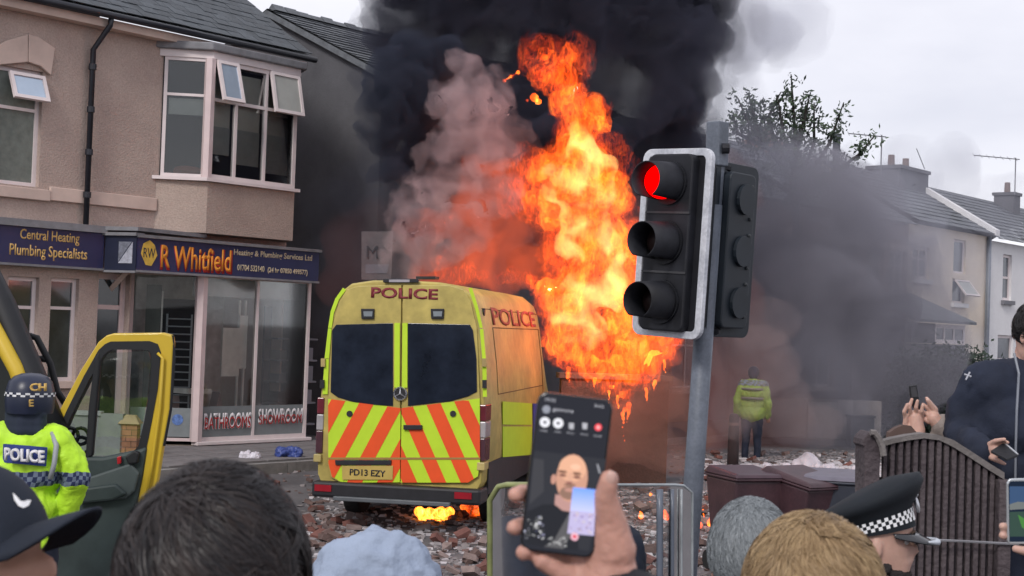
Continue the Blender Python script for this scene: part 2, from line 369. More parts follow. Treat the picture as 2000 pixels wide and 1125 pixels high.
# string course, arched window head
g = MB(); g.fb(FB, FB.sz(95, 380)[0], 0, FB.sz(200, 402)[1], FB.sz(200, 376)[1], .001, .05); g.build('string_course', smooth_m, shop, bevel=.01)
g = MB(); g.fb(FB, sL, FB.sz(94, 380)[0], FB.sz(40, 388)[1], FB.sz(40, 366)[1], .001, .07); g.build('window_sill', smooth_m, shop, bevel=.01)
za, zb, zc = FB.sz(40, 70)[1], FB.sz(90, 120)[1], FB.sz(50, 125)[1]
for L_ in (0, 1):
    x0, x1 = ((8, 50) if L_ == 0 else (51, 103))
    if L_ == 0: pts = [(x0 - 20, 128), (x0 - 20, 92), (x0, 80), (x1, 68), (x1, 122)]
    else: pts = [(x0, 122), (x0, 68), (x0 + 20, 73), (x1, 95), (x1 - 8, 148), (x0 + 24, 130)]
    g = MB(); g.prism([FB.pt(*FB.sz(x, y)) + FB.n * .002 for x, y in pts], FB.n * .07); g.build('arch_stone', smooth_m, shop, bevel=.012)
def window(fr, s0, s1, z0, z1, o, parent, bars=(), rails=(), fw=.06, glass=None, fmat=None, dep=.06, name='window'):
    f = MB(); fmat = fmat or upvc
    f.fb(fr, s0, s0 + fw, z0, z1, o - dep, o); f.fb(fr, s1 - fw, s1, z0, z1, o - dep, o)
    f.fb(fr, s0 + fw, s1 - fw, z0, z0 + fw, o - dep, o); f.fb(fr, s0 + fw, s1 - fw, z1 - fw, z1, o - dep, o)
    for b in bars: f.fb(fr, b - fw * .4, b + fw * .4, z0 + fw, z1 - fw, o - dep, o - .002)
    for r in rails: f.fb(fr, s0 + fw, s1 - fw, r - fw * .4, r + fw * .4, o - dep, o - .004)
    w = f.build(name, fmat, parent)
    S = [s0 + fw] + [x for b in sorted(bars) for x in (b - fw * .4, b + fw * .4)] + [s1 - fw]; Zs = [z0 + fw] + [x for b in sorted(rails) for x in (b - fw * .4, b + fw * .4)] + [z1 - fw]
    for i in range(0, len(S), 2):
        for j in range(0, len(Zs), 2):
            p = MB(); p.fb(fr, S[i], S[i + 1], Zs[j], Zs[j + 1], o - dep * .6, o - dep * .6 + .008); p.build('pane', glass or dark_gl, w)
    return w
def sash(fr, s0, s1, z0, z1, o, parent, ang, glassm):          # top-hung sash propped open
    ca, sa = math.cos(ang), math.sin(ang); h = z1 - z0
    def q(s, t, k): return fr.pt(s, z1 - t * ca + k * sa, o + t * sa + k * ca)
    def bx(mb, a, b, t0, t1, k0, k1): mb.hexa([q(a, t1, k1), q(b, t1, k1), q(b, t1, k0), q(a, t1, k0), q(a, t0, k1), q(b, t0, k1), q(b, t0, k0), q(a, t0, k0)])
    f = MB(); fw = .055
    bx(f, s0, s0 + fw, 0, h, 0, .05); bx(f, s1 - fw, s1, 0, h, 0, .05); bx(f, s0 + fw, s1 - fw, 0, fw, 0, .05); bx(f, s0 + fw, s1 - fw, h - fw, h, 0, .05)
    w = f.build('open_sash', upvc, parent); p = MB(); bx(p, s0 + fw, s1 - fw, fw, h - fw, .02, .03); p.build('pane', glassm, w); return w
skyglass = M('sky_tinted_glass', (.5, .6, .72), .25, var=.12, vs=1.5, metal=.5)  # reflected sky put into the pane as a pale blue base colour
blindm = M('cream_blind', (.62, .61, .55), .8, var=.08)
paleglass = M('frosted_pale_glass', (.40, .41, .39), .25, var=.1, vs=2)
zt = FB.sz(45, 212)[1]
window(FB, w1[0], w1[1], w1[2], w1[3], -.08, shop, rails=(zt,), glass=curtain)
sash(FB, FB.sz(14, 180)[0], FB.sz(84, 180)[0], FB.sz(50, 203)[1], FB.sz(50, 146)[1], .0, shop, D2R(24), skyglass)
window(FB, *lwA, -.09, shop, rails=(FB.sz(40, 600)[1],), fmat=upvc)
window(FB, *lwB, -.09, shop, rails=(FB.sz(125, 602)[1],), fmat=upvc)
g = MB()
for w_ in (lwA, lwB): g.fb(FB, w_[0] - .1, w_[1] + .1, w_[2] - .1, w_[2] - .001, -.1, .08)
g.build('window_sill', smooth_m, shop)
window(FB, doorh[0], doorh[1], doorh[2], doorh[3], -.12, shop, rails=(FB.sz(215, 600)[1],), fmat=upvc2, name='shop_door', fw=.09)
# bay, upper: box with apron
zsill, zhead, zap, ztop = FA.sz(480, 357)[1], FA.sz(480, 128)[1], FA.sz(480, 462)[1], FA.sz(480, 112)[1]
ap = MB(); ap.prism([FA.pt(0, zap), FA.pt(sAe, zap), FB.pt(sBe - .02, zap, .002), FB.pt(.0, zap, .002)], Z3 * (zsill - zap - .06)); ap.build('bay_apron', render_d, shop)
g = MB(); g.prism([FA.pt(-.08, zsill - .055, .07), FA.pt(sAe + .07, zsill - .055, .07), FA.pt(sAe + .07, zsill - .055, -.4), FB.pt(-.09, zsill - .055, .003)], Z3 * .055); g.build('bay_sill', upvc, shop)
g = MB(); g.prism([FA.pt(-.08, zhead + .12, .1), FA.pt(sAe + .1, zhead + .12, .1), FB.pt(sBe + .1, zhead + .12, .003), FB.pt(-.12, zhead + .12, .003)], Z3 * .13); g.build('bay_roof', lead_m, shop, bevel=.02)
g = MB(); g.prism([FA.pt(0, zhead + .001, .03), FA.pt(sAe + .02, zhead + .001, .03), FB.pt(sBe, zhead + .001, .004), FB.pt(-.03, zhead + .001, .004)], Z3 * .118); g.build('bay_fascia', upvc, shop)
bs = [FA.sz(x, 300)[0] for x in (400, 459, 517)]; ztr = FA.sz(480, 205)[1]
bw = window(FA, .0, sAe, zsill, zhead, 0, shop, bars=(bs[1], bs[2]), rails=(ztr,), glass=MG('bay_glass', (.95, .97, .97), .05), name='bay_window', fw=.07)
window(FC, .06, sCe, zsill, zhead, 0, shop, rails=(FC.sz(350, 184)[1],), glass=MG('bay_side_glass', (.88, .91, .91), .02), name='bay_window', fw=.055)
g = MB(); g.tube([FA.pt(-.02, zsill, -.03), FA.pt(-.02, zhead, -.03)], .09, 6); g.build('corner_post', upvc2, shop)
sash(FA, .06, bs[1] - .03, ztr - .06, zhead - .02, .01, shop, D2R(17), skyglass)
sash(FA, bs[2] + .03, sAe - .02, ztr - .08, zhead - .02, .01, shop, D2R(13), paleglass)
for i in range(3):
    a0 = [.09, bs[1] + .04, bs[2] + .04][i]; a1 = [bs[1] - .04, bs[2] - .04, sAe - .08][i]
    g = MB(); g.fb(FA, a0, a1, ztr - .42, ztr + .5, -.14, -.12); g.build('roller_blind', blindm, shop)
    g = MB(); g.fb(FA, a0 + .0, a1, zsill + (.42, .30, .22)[i], ztr - .42, -.13, -.11); g.build('net_curtain', M('net_curtain', (.42, .45, .44), .9), shop)
g = MB(); g.fb(FC, .1, sCe - .1, FC.sz(350, 222)[1], FC.sz(350, 190)[1], -.12, -.1); g.build('roller_blind', blindm, shop)
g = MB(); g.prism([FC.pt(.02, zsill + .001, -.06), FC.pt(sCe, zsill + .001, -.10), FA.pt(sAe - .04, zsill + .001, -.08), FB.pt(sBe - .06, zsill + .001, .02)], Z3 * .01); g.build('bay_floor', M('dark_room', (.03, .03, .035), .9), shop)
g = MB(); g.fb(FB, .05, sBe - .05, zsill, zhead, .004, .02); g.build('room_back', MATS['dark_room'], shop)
g = MB(); g.ball(FC.pt(.45, zsill + .12, -.25), .18, 1.6, .6, .5); g.build('cushion', M('rust_cushion', (.35, .12, .08), .9), shop, True)
# shop front, ground floor
z0s, z1s = FA.sz(490, 858)[1], FA.sz(490, 540)[1]
FS = Frame(P(250, 700, 23.9), (FA.O - P(250, 700, 23.9))[:2]); sS = (FA.O - FS.O).length
m1 = FA.sz(500, 700)[0]; sAw = FA.sz(603, 700)[0]
shopglass = MG('shop_glass', (.96, .98, .975), -.02)
window(FA, .0, sAw, z0s, z1s, 0, shop, bars=(m1,), glass=shopglass, name='shop_window', fw=.065)
window(FS, .0, sS - .03, z0s, z1s, 0, shop, glass=shopglass, name='side_shop_window', fmat=upvc2, fw=.05)
g = MB(); g.tube([FA.pt(-.02, z0s, -.02), FA.pt(-.02, z1s, -.02)], .1, 6); g.build('corner_post', upvc2, shop)
g = MB(); g.fb(FA, -.06, sAw + .07, z0s - .06, z0s - .001, -.08, .08); g.build('shop_sill', upvc, shop, bevel=.01)
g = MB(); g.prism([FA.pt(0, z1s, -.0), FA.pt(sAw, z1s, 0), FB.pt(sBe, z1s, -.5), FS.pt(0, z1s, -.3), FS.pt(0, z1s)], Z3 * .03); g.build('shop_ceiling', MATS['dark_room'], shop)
ibm = M('shop_back_wall', (.48, .48, .49), .9, var=.5, vs=1.8)
g = MB(); g.prism([FA.pt(sAw, .1, -.05), FA.pt(sAw, .1, -2.2), FS.pt(-.4, .1, -3.0), FS.pt(-.3, .1, -.1)], Z3 * .02); g.build('shop_floor', M('shop_floor', (.10, .09, .09), .6), shop)
g = MB(); g.fb(FA, -1.9, sAw, .12, z1s, -2.25, -2.2); g.build('shop_back_wall', ibm, shop)
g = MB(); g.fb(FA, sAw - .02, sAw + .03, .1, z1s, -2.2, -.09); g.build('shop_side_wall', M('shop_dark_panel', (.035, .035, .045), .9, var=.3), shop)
g = MB(); g.fb(FA, .02, sAw - .01, z1s - .36, z1s - .005, -.30, -.28); g.build('inner_blind', M('grey_blind', (.38, .40, .40), .8), shop)
# stone plinth, laid stone by stone
pl = MB(); pl.fb(FA, -.02, sAw + .02, 0, z0s - .062, -.2, -.03); plinth = pl.build('plinth', M('mortar', (.12, .11, .10), .95), shop)
for c_, (mt_, cc) in enumerate((('stone_a', (.30, .24, .19)), ('stone_b', (.20, .16, .13)))): M(mt_, cc, .9, var=.25, bump=.5)
hh = (z0s - .07 - .1) / 2
for r in range(2):
    s = -.01
    while s < sAw - .1:
        w = min(random.uniform(.16, .30), sAw - s); g = MB(); g.fb(FA, s + .008, s + w - .008, .1 + r * hh + .006, .1 + (r + 1) * hh - .006, -.04, -.01 + random.uniform(0, .012))
        g.build('stone', MATS[random.choice(['stone_a', 'stone_b', 'stone_b'])], plinth, bevel=.008, seg=1); s += w
pl = MB(); pl.fb(FS, .0, sS, 0, z0s - .062, -.2, -.01); pl.build('side_plinth', MATS['stone_b'], shop)
# display inside the window
disp = thing('display_stand', 'white display board standing behind the left pane of the shop window', 'display', FA.pt(.5, .1, -.7))
g = MB(); g.fb(FA, FA.sz(432, 700, -.3)[0], FA.sz(466, 700, -.3)[0], FA.sz(440, 735, -.3)[1], FA.sz(440, 640, -.3)[1], -.32, -.28); g.build('white_board', M('board_white', (.80, .77, .73), .7), disp)
g = MB(); g.fb(FA, FA.sz(466, 700, -.3)[0], FA.sz(481, 700, -.3)[0], FA.sz(440, 720, -.3)[1], FA.sz(440, 615, -.3)[1], -.34, -.30); g.build('side_board', MATS['board_white'], disp)
a = FA.sz(468, 760, -.3)[0]
for aa in (a, a + .13): g = MB(); g.fb(FA, aa, aa + .035, .12, z1s - .4, -.42, -.39); g.build('upright', MATS['board_white'], disp)
g = MB(); g.prism([FA.pt(FA.sz(438, 800, -.3)[0], .3, -.62), FA.pt(FA.sz(470, 800, -.3)[0], .3, -.62), FA.pt(FA.sz(452, 800, -.3)[0], .95, -.62)], -FA.n * .2); g.build('pyramid', M('pink_cone', (.30, .19, .18), .8), disp)
bo = thing('boiler', 'wall boiler casing with pipework seen behind the shop window by the corner post', 'boiler', FA.pt(.25, .1, -.8))
g = MB(); g.fb(FA, .05, .42, 1.15, 1.75, -.95, -.7); g.build('casing', M('boiler_case', (.26, .22, .20), .6, var=.4, vs=7), bo, bevel=.02)
g = MB(); g.fb(FA, .0, .5, .95, 1.03, -1.0, -.3); g.build('shelf', MATS['board_white'], bo)
g = MB(); g.fb(FA, -.1, .38, .35, .92, -.95, -.65); g.build('cabinet', M('cabinet_pink', (.36, .27, .26), .7), bo, bevel=.01)
for x in (.1, .2, .3): g = MB(); g.tube([FA.pt(x, 1.75, -.8), FA.pt(x + .05, 2.1, -.85), FA.pt(x + .05, 2.3, -.85)], .03, 8); g.build('pipe', black_p, bo, True)
rk = thing('radiator_rack', 'tall dark towel radiator with pale rungs inside the side shop window', 'radiator', FS.pt(sS - .55, .1, -.4))
for x in (sS - .62, sS - .22): g = MB(); g.fb(FS, x, x + .03, .3, 2.25, -.45, -.42); g.build('upright', M('grey_rail', (.25, .26, .28), .4), rk)
for i in range(15): g = MB(); g.tube([FS.pt(sS - .61, .42 + i * .125, -.41), FS.pt(sS - .2, .42 + i * .125, -.41)], .012, 6); g.build('rung', MATS['grey_rail'], rk)
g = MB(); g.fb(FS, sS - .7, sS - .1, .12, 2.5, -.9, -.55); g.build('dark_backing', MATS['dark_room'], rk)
cu = thing('display_column', 'pale ribbed partition column inside the side shop window', 'partition', FS.pt(.3, .1, -.3))
g = MB(); g.fb(FS, .18, .42, .12, z1s - .2, -.65, -.55); g.build('panel', M('green_grey_panel', (.17, .18, .17), .8), cu)
g = MB(); g.fb(FS, .43, .46, .12, z1s - .3, -.60, -.55); g.build('edge_strip', MATS['board_white'], cu)
s1_, s2_ = FA.sz(512, 700, -.9)[0], FA.sz(590, 700, -.9)[0]
sh = thing('display_shelves', 'dark shelving unit with boxes behind the right pane of the shop window', 'shelving', FA.pt(s1_, .1, -.9))
g = MB(); g.fb(FA, s1_, s2_, .15, 2.45, -.9, -.85); g.build('back_panel', M('shelf_dark', (.09, .09, .11), .8), sh)
for i in range(5): g = MB(); g.fb(FA, s1_, s2_, .35 + i * .38, .38 + i * .38, -.85, -.5); g.build('shelf', M('shelf_grey', (.22, .22, .25), .7), sh)
for i in range(4):
    for j in range(3): g = MB(); x = s1_ + .1 + j * .3; g.fb(FA, x, x + random.uniform(.12, .24), .381 + i * .38, .381 + i * .38 + random.uniform(.12, .28), -.8, -.55); g.build('box', random.choice([MATS['shelf_grey'], MATS['shop_dark_panel'], MATS['green_grey_panel']]), sh)
# frosted band and window lettering
band = M('frosted_band', (.20, .225, .235), .6, var=.1)
zbb, zbt = z0s + .067, FA.sz(500, 792)[1]
for a0, a1 in ((.067, m1 - .028), (m1 + .028, sAw - .067)):
    g = MB(); g.fb(FA, a0, a1, zbb, zbt, -.026, -.022); g.build('frosted_band', band, shop)
g = MB(); g.fb(FS, .067, sS - .1, zbb, zbt - .03, -.026, -.022); g.build('frosted_band', band, shop)
whl = M('white_letter', (.75, .74, .76), .5)
zc = FA.sz(440, 822)[1]
lp = FA.pt((.067 + m1) / 2, zc, .002)
text('BATHROOMS', shop, whl, lp, FA.u, Z3, .27, m1 - .16, .002, 'window_lettering', .03); text('BATHROOMS', shop, redl, lp + FA.n * .004 - Z3 * .03, FA.u, Z3, .19, m1 - .2, .002, 'window_lettering')
lp = FA.pt((m1 + sAw) / 2, zc + .03, .002)
text('SHOWROOM', shop, whl, lp + Z3 * .03, FA.u, Z3, .25, sAw - m1 - .2, .002, 'window_lettering', .03); text('SHOWROOM', shop, redl, lp + FA.n * .004 - Z3 * .03, FA.u, Z3, .16, sAw - m1 - .24, .002, 'window_lettering')
g = MB(); g.tube([FS.pt(sS - .33, zbt - .22, -.02), FS.pt(sS - .33, zbt - .22, -.016)], .09, 16); g.build('blue_sticker', M('blue_sticker', (.10, .18, .42), .6, var=.5, vs=20), shop)
# fascia signs
def signboard(fr, s0, s1, z0, z1, o, mat_, label, lip=True):
    t = thing('shop_sign', label, 'sign', fr.pt((s0 + s1) / 2, z0, o)); g = MB(); g.fb(fr, s0, s1, z0, z1, o - .12, o); g.build('board', mat_, t)
    if lip:
        g = MB(); g.fb(fr, s0 - .02, s1 + .02, z1 + .001, z1 + .05, o - .2, o + .05); g.build('top_trim', lead_m, t)
        g = MB(); g.fb(fr, s0 - .01, s1 + .01, z0 - .035, z0 - .001, o - .12, o + .02); g.build('bottom_trim', lead_m, t)
    return t
o1 = .16
sg0, sg1 = FA.sz(268, 490, o1)[0], FA.sz(623, 510, o1)[0]; zs0, zs1 = FA.sz(440, 538, o1)[1], FA.sz(440, 478, o1)[1]
t = signboard(FA, sg0, sg1, zs0, zs1, o1, navy, 'long navy fascia sign with large orange lettering above the corner shop window')
zm = (zs0 + zs1) / 2; w = sg1 - sg0
def at(px_, py_): a = FA.sz(px_, py_, o1); return FA.pt(a[0], a[1], o1 + .002)
def wid(x0, x1): return FA.sz(x1, 500, o1)[0] - FA.sz(x0, 500, o1)[0]
text('R Whitfield', t, redl, at(385, 506) - Z3 * .015, FA.u, Z3, .40, wid(314, 455), .004, 'lettering', .035)
text('R Whitfield', t, amber, at(384, 505) + FA.n * .006, FA.u, Z3, .36, wid(316, 453), .004, 'lettering', .012)
text('Heating & Plumbing Services Ltd', t, paleg, at(535, 500), FA.u, Z3, .13, wid(458, 611), .004, 'lettering', .02)
text('01704 532140', t, paleg, at(490, 524), FA.u, Z3, .10, wid(464, 517), .004, 'lettering', .02)
text('(24 hr 07850 499577)', t, paleg, at(562, 531), FA.u, Z3, .11, wid(523, 601), .004, 'lettering', .02)
# badge: two interlocking initials on a diamond
g = MB(); cxy = at(291, 494); dm = [(0, .2), (.1, .13), (.16, -.03), (.05, -.2), (-.06, -.19), (-.16, -.02), (-.12, .14)]
g.prism([cxy + FA.u * a * .95 + Z3 * b for a, b in dm], FA.n * .008); g.build('badge', M('badge_yellow', (.72, .48, .08), .5, var=.2, vs=12), t)
text('RW', t, navy_d, cxy + FA.n * .009, FA.u, Z3, .15, .22, .003, 'lettering')
# left sign on the main wall
o2 = .2
sl0, sl1 = FB.sz(-60, 480, o2)[0], FB.sz(203, 480, o2)[0]; zl0, zl1 = FB.sz(100, 518, o2)[1], FB.sz(100, 447, o2)[1]
t = signboard(FB, sl0, sl1, zl0, zl1, o2, navy, 'navy fascia sign lettered Central Heating Plumbing Specialists above two narrow windows')
def at2(px_, py_): a = FB.sz(px_, py_, o2); return FB.pt(a[0], a[1], o2 + .002)
def wid2(x0, x1): return FB.sz(x1, 480, o2)[0] - FB.sz(x0, 480, o2)[0]
text('Central Heating', t, gold, at2(98, 464), FB.u, Z3, .20, wid2(40, 156), .004, 'lettering', .012)
text('Plumbing Specialists', t, gold, at2(96, 495), FB.u, Z3, .22, wid2(20, 172), .004, 'lettering', .012)
# canted dark panel between the two
pA, pB = FB.pt(sl1 + .02, 0, o2), FA.pt(sg0 - .02, 0, o1)
FM = Frame(pA, (pB - pA)[:2]); sm = (pB - pA).length
t = signboard(FM, .0, sm, zl0 - .02, zl1 - .03, 0, navy_d, 'short dark navy angled panel with a pale square emblem between the fascia signs')
e0 = FM.sz(232, 490)[0]; e1 = FM.sz(259, 490)[0]; ez0, ez1 = FM.sz(245, 514)[1], FM.sz(245, 472)[1]
g = MB(); g.prism([FM.pt(e0, ez0, .001), FM.pt(e1, ez0, .001), FM.pt(e1, ez1, .001)], FM.n * .006); g.build('emblem', M('emblem_pale', (.35, .36, .42), .6, var=.3, vs=20), t)
g = MB(); g.prism([FM.pt(e0, ez0 + .02, .001), FM.pt(e1 - .02, ez1, .001), FM.pt(e0, ez1, .001)], FM.n * .006); g.build('emblem', M('emblem_grey', (.16, .17, .21), .6, var=.4, vs=20), t)
# canopy deck over the signs and diagonal brace
g = MB(); g.prism([FB.pt(sl0, zl1 + .052, o2 + .02), FB.pt(sl1, zl1 + .052, o2 + .02), FA.pt(sg0, zl1 + .052, o1), FA.pt(.1, zl1 + .052, -.1), FB.pt(0, zl1 + .052, .002), FB.pt(sl0, zl1 + .052, .002)], Z3 * .06); g.build('canopy', lead_m, shop)
b0, b1 = P(197, 585, 23.7), P(250, 528, 23.35); g = MB(); g.tube([b0, b1], .055, 4); g.build('canopy_brace', smooth_m, shop)
nm = thing('street_sign', 'long white street nameplate fixed to the stone plinth below the shop window', 'sign', FA.pt(.9, .2, .02))
n0, n1, nz0, nz1 = FA.sz(457, 872, .03)[0], FA.sz(536, 872, .03)[0], FA.sz(500, 879, .03)[1], FA.sz(500, 861, .03)[1]
g = MB(); g.fb(FA, n0, n1, nz0, nz1, .012, .03); g.build('plate', M('nameplate_white', (.62, .55, .52), .6), nm, bevel=.004)
text('ST LUKES ROAD', nm, black_p, FA.pt((n0 + n1) / 2, (nz0 + nz1) / 2, .031), FA.u, Z3, .065, (n1 - n0) * .82, .002)
# bags by the wall
def bag(px_, py_, r, mat_, label, name):
    c = G(px_, py_, .1); o = blob(name, [(c + Vector((random.uniform(-r, r), random.uniform(-r, r) * .5, r * .5)), r * random.uniform(.45, .7)) for i in range(7)], r * .08, mat_, None, 2, ndisp(r * .22, 2.2 / r, octv=3))
    o.location = (0, 0, 0); return tag(o, label, 'bag')
bag(487, 898, .11, M('white_plastic', (.62, .60, .66), .4), 'small white plastic bag lying on the pavement below the street nameplate', 'plastic_bag')
bag(570, 895, .17, M('blue_plastic', (.05, .08, .28), .4), 'crumpled blue bag dropped beside the corner of the stone plinth', 'plastic_bag')
# forecourt wall and brick pier (behind the open van door)
FW = Frame(G(140, 905, .0), (1, .05)); w0, w1x = 0, FW.sz(238, 880)[0]
fw_ = thing('forecourt_wall', 'low grey rendered forecourt wall seen through the open van door', 'wall', FW.pt(.4, 0, 0))
hz = FW.sz(200, 812)[1]
g = MB(); g.fb(FW, w0 - .6, w1x * .55, 0, hz, -.15, 0); g.fb(FW, w1x * .55 + .003, w1x, 0, hz + .03, -.17, .03); g.build('wall', M('grey_render', (.27, .27, .26), .9, var=.12, bump=.2), fw_)
g = MB(); g.fb(FW, w0 - .6, w1x * .55, hz + .001, hz + .06, -.18, .03); g.build('coping', M('grey_coping', (.33, .33, .32), .9), fw_)
pier = thing('brick_pier', 'orange brick gate pier with a yellowish cap at the end of the grey wall', 'pier', FW.pt(w1x + .2, 0, 0))
p0, p1 = FW.sz(235, 860)[0], FW.sz(268, 860)[0]; ph = FW.sz(250, 828)[1]; pw = p1 - p0
g = MB(); g.fb(FW, p0 + .008, p1 - .008, 0, ph, -pw + .03, .022); g.build('mortar_core', MATS['mortar'], pier)
bk = M('orange_brick', (.42, .19, .11), .9, var=.2, bump=.3); rows = int(ph / .075)
for r in range(rows):
    z = r * ph / rows
    cut = pw * (.66 if r % 2 else .34)
    for a0, a1 in ((0, cut), (cut, pw)):
        g = MB(); g.fb(FW, p0 + a0 + .004, p0 + a1 - .004, z + .004, z + ph / rows - .004, -pw + .02, .03); g.build('brick', bk, pier)
g = MB(); c4 = [FW.pt(p0 - .04, ph, .07), FW.pt(p1 + .04, ph, .07), FW.pt(p1 + .04, ph, -pw), FW.pt(p0 - .04, ph, -pw)]
t4 = [FW.pt(p0 + .05, ph + .13, -.02), FW.pt(p1 - .05, ph + .13, -.02), FW.pt(p1 - .05, ph + .13, -pw + .1), FW.pt(p0 + .05, ph + .13, -pw + .1)]
g.hexa(c4 + t4); g.build('pier_cap', M('cap_stone', (.45, .33, .19), .9, var=.2), pier, bevel=.01)

# ------------------------------------------------------------------ dark gabled house beyond the shop
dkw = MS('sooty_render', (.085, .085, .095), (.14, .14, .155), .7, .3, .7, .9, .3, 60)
hs = FB.sz(742, 300)[0]; he = hs + 9
hz1 = FB.sz(742, 150)[1]; hap = P(530, 30, FB.pt(hs, 0, 0).y + 1.7); hr = -2.9; hrz = FB.sz(530, 30)[1]
r_ = ray(530, 30); Qg = FB.pt(hs, 0, 0); t_ = (Qg - CAM).dot(FB.u) / r_.dot(FB.u); ap_ = CAM + r_ * t_; hr = (ap_ - Qg).dot(FB.n); hrz = ap_.z
gh = thing('gabled_house', 'dark soot-grey gabled terrace house rising behind the corner shop', 'house', FB.pt(hs + 3, 0, -3))
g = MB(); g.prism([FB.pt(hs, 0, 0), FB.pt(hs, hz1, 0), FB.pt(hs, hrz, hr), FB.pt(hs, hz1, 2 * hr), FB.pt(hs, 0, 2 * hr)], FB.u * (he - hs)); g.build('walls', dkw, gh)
sl2 = M('grey_slate', (.13, .14, .155), .7, var=.3, vs=4, bump=.4, bs=20)
def pitched(parent, fr, s0, s1, ez, rz, ro, e_o, mat_, rows=14, name='roof', ov=.25, cols=0):
    """front slope laid in overlapping ragged courses, and a plain rear slope"""
    o = MB(); e = fr.pt(0, ez, e_o) - fr.pt(0, 0, 0); rr = fr.pt(0, rz, ro) - fr.pt(0, 0, 0)
    d = (rr - e); nn = fr.u.cross(d).normalized(); nn = nn if nn.z > 0 else -nn
    for r in range(rows):
        a = r / rows; b = (r + 1.25) / rows; b = min(b, 1.0)
        n_ = max(1, int((s1 - s0) / .45))
        for c in range(n_):
            x0 = s0 + (s1 - s0) * c / n_; x1 = s0 + (s1 - s0) * (c + 1) / n_ - .012; j = random.uniform(0, .012)
            A = fr.O + fr.u * x0 + e + d * a + nn * (.03 + j); B_ = fr.O + fr.u * x1 + e + d * a + nn * (.03 + j)
            C_ = fr.O + fr.u * x1 + e + d * b + nn * .005; D_ = fr.O + fr.u * x0 + e + d * b + nn * .005
            o.add([A, B_, C_, D_, A - nn * .025, B_ - nn * .025], [(0, 1, 2, 3), (0, 4, 5, 1)])
    back = [fr.pt(s0, rz, ro), fr.pt(s1, rz, ro), fr.pt(s1, ez, ro * 2 - e_o), fr.pt(s0, ez, ro * 2 - e_o)]; o.add([p + Z3 * .02 for p in back], [(0, 1, 2, 3)])
    return o.build(name, mat_, parent)
pitched(gh, FB, hs - .12, he, hz1, hrz + .1, hr, .25, sl2, 16)
g = MB(); q0 = FB.pt(hs - .14, hz1 - .02, .28); q1 = FB.pt(hs - .14, hrz + .08, hr); q2 = FB.pt(hs - .14, hz1 - .02, 2 * hr - .25)
for a_, b_2 in ((q0, q1), (q1, q2)): g.hexa([a_ - Z3 * .12, a_ - Z3 * .12 + FB.u * .06, b_2 - Z3 * .12 + FB.u * .06, b_2 - Z3 * .12, a_, a_ + FB.u * .06, b_2 + FB.u * .06, b_2])
g.build('verge_board', sl2, gh)
for i in range(26):
    g = MB(); x = hs + i * .34; g.prism([FB.pt(x, hrz + .10, hr + .14), FB.pt(x, hrz + .22 + random.uniform(-.02, .02), hr), FB.pt(x, hrz + .10, hr - .14)], FB.u * .31); g.build('ridge_tile', sl2, gh)
# hanging M board on it
tm = thing('hanging_sign', 'pale upright board bearing a dark letter M on the sooty house', 'sign', P(730, 500, 26.5))
bd = [P(706, 452, 26.4), P(768, 452, 26.4), P(764, 546, 26.4), P(706, 546, 26.4)]
g = MB(); g.prism(bd, Fv * .08); g.build('board', M('smoke_dimmed_board', (.15, .135, .145), .8, var=.15), tm)  # white board, its colour lowered to stand in for smoke veiling it
text('M', tm, M('board_ink', (.06, .06, .07), .7), P(727, 492, 26.38), Rv, Uv, .22, .2, .004)
g = MB(); g.prism([P(714, 516, 26.39), P(760, 516, 26.39), P(756, 534, 26.39), P(714, 534, 26.39)], Fv * .01); g.build('dark_panel', M('board_grey', (.18, .18, .21), .8), tm)
g = MB(); g.tube([P(770, 470, 26.45), FB.pt(hs + .3, P(770, 470, 26).z, 0)], .03, 6); g.build('bracket', black_p, tm)

# ------------------------------------------------------------------ the terrace further along
brick_m = MS('terrace_brick', (.20, .11, .085), (.30, .17, .13), 3., .3, .7, .9, .5, 40)
cream_m = MS('cream_render', (.70, .60, .50), (.78, .69, .60), 1.2, .3, .7, .9, .3, 60)
white_m = MS('white_render', (.72, .71, .72), (.80, .79, .80), 1.0, .3, .7, .9, .25, 60)
house_gl = M('far_window_glass', (.10, .115, .135), .12, var=.3, vs=2, spec=.7)
def chimney(parent, fr, s, w, o, dp, z0, z1, mat_, pots=2):
    g = MB(); g.fb(fr, s, s + w, z0, z1, o - dp, o); c = g.build('chimney', mat_, parent)
    g = MB(); g.fb(fr, s - .06, s + w + .06, z1 + .001, z1 + .12, o - dp - .06, o + .06); g.build('chimney_cap', mat_, c)
    for i in range(pots):
        g = MB(); p = fr.pt(s + w * (i + .5) / pots, z1 + .12, o - dp / 2); g.tube([p, p + Z3 * .42], [.13, .11], 10); g.build('chimney_pot', M('clay_pot', (.20, .15, .14), .8), c)
    return c
def aerial(px_, py_, d, label, w=.9, flip=1):
    p = P(px_, py_, d); t = thing('tv_aerial', label, 'aerial', p); mm = M('aerial_metal', (.20, .20, .22), .5, .5)
    g = MB(); g.tube([p, p + Z3 * 1.3], .022, 5); g.build('mast', mm, t)
    q = p + Z3 * 1.25; dd = Vector((-1 * flip, -.25, .02)); g = MB(); g.tube([q - dd * .15, q + dd * w], .018, 5); b = g.build('boom', mm, t)
    for i in range(7): g = MB(); c = q + dd * (w * i / 6); g.tube([c - Vector((.04, .3, .1)), c + Vector((.04, .3, .1))], .010, 4); g.build('element', mm, b)
    return t
s_c0, s_c1, s_w1 = FB.sz(1772, 550)[0], FB.sz(1925, 560)[0], FB.sz(2180, 560)[0]
ze2 = FB.sz(1840, 446)[1]; 
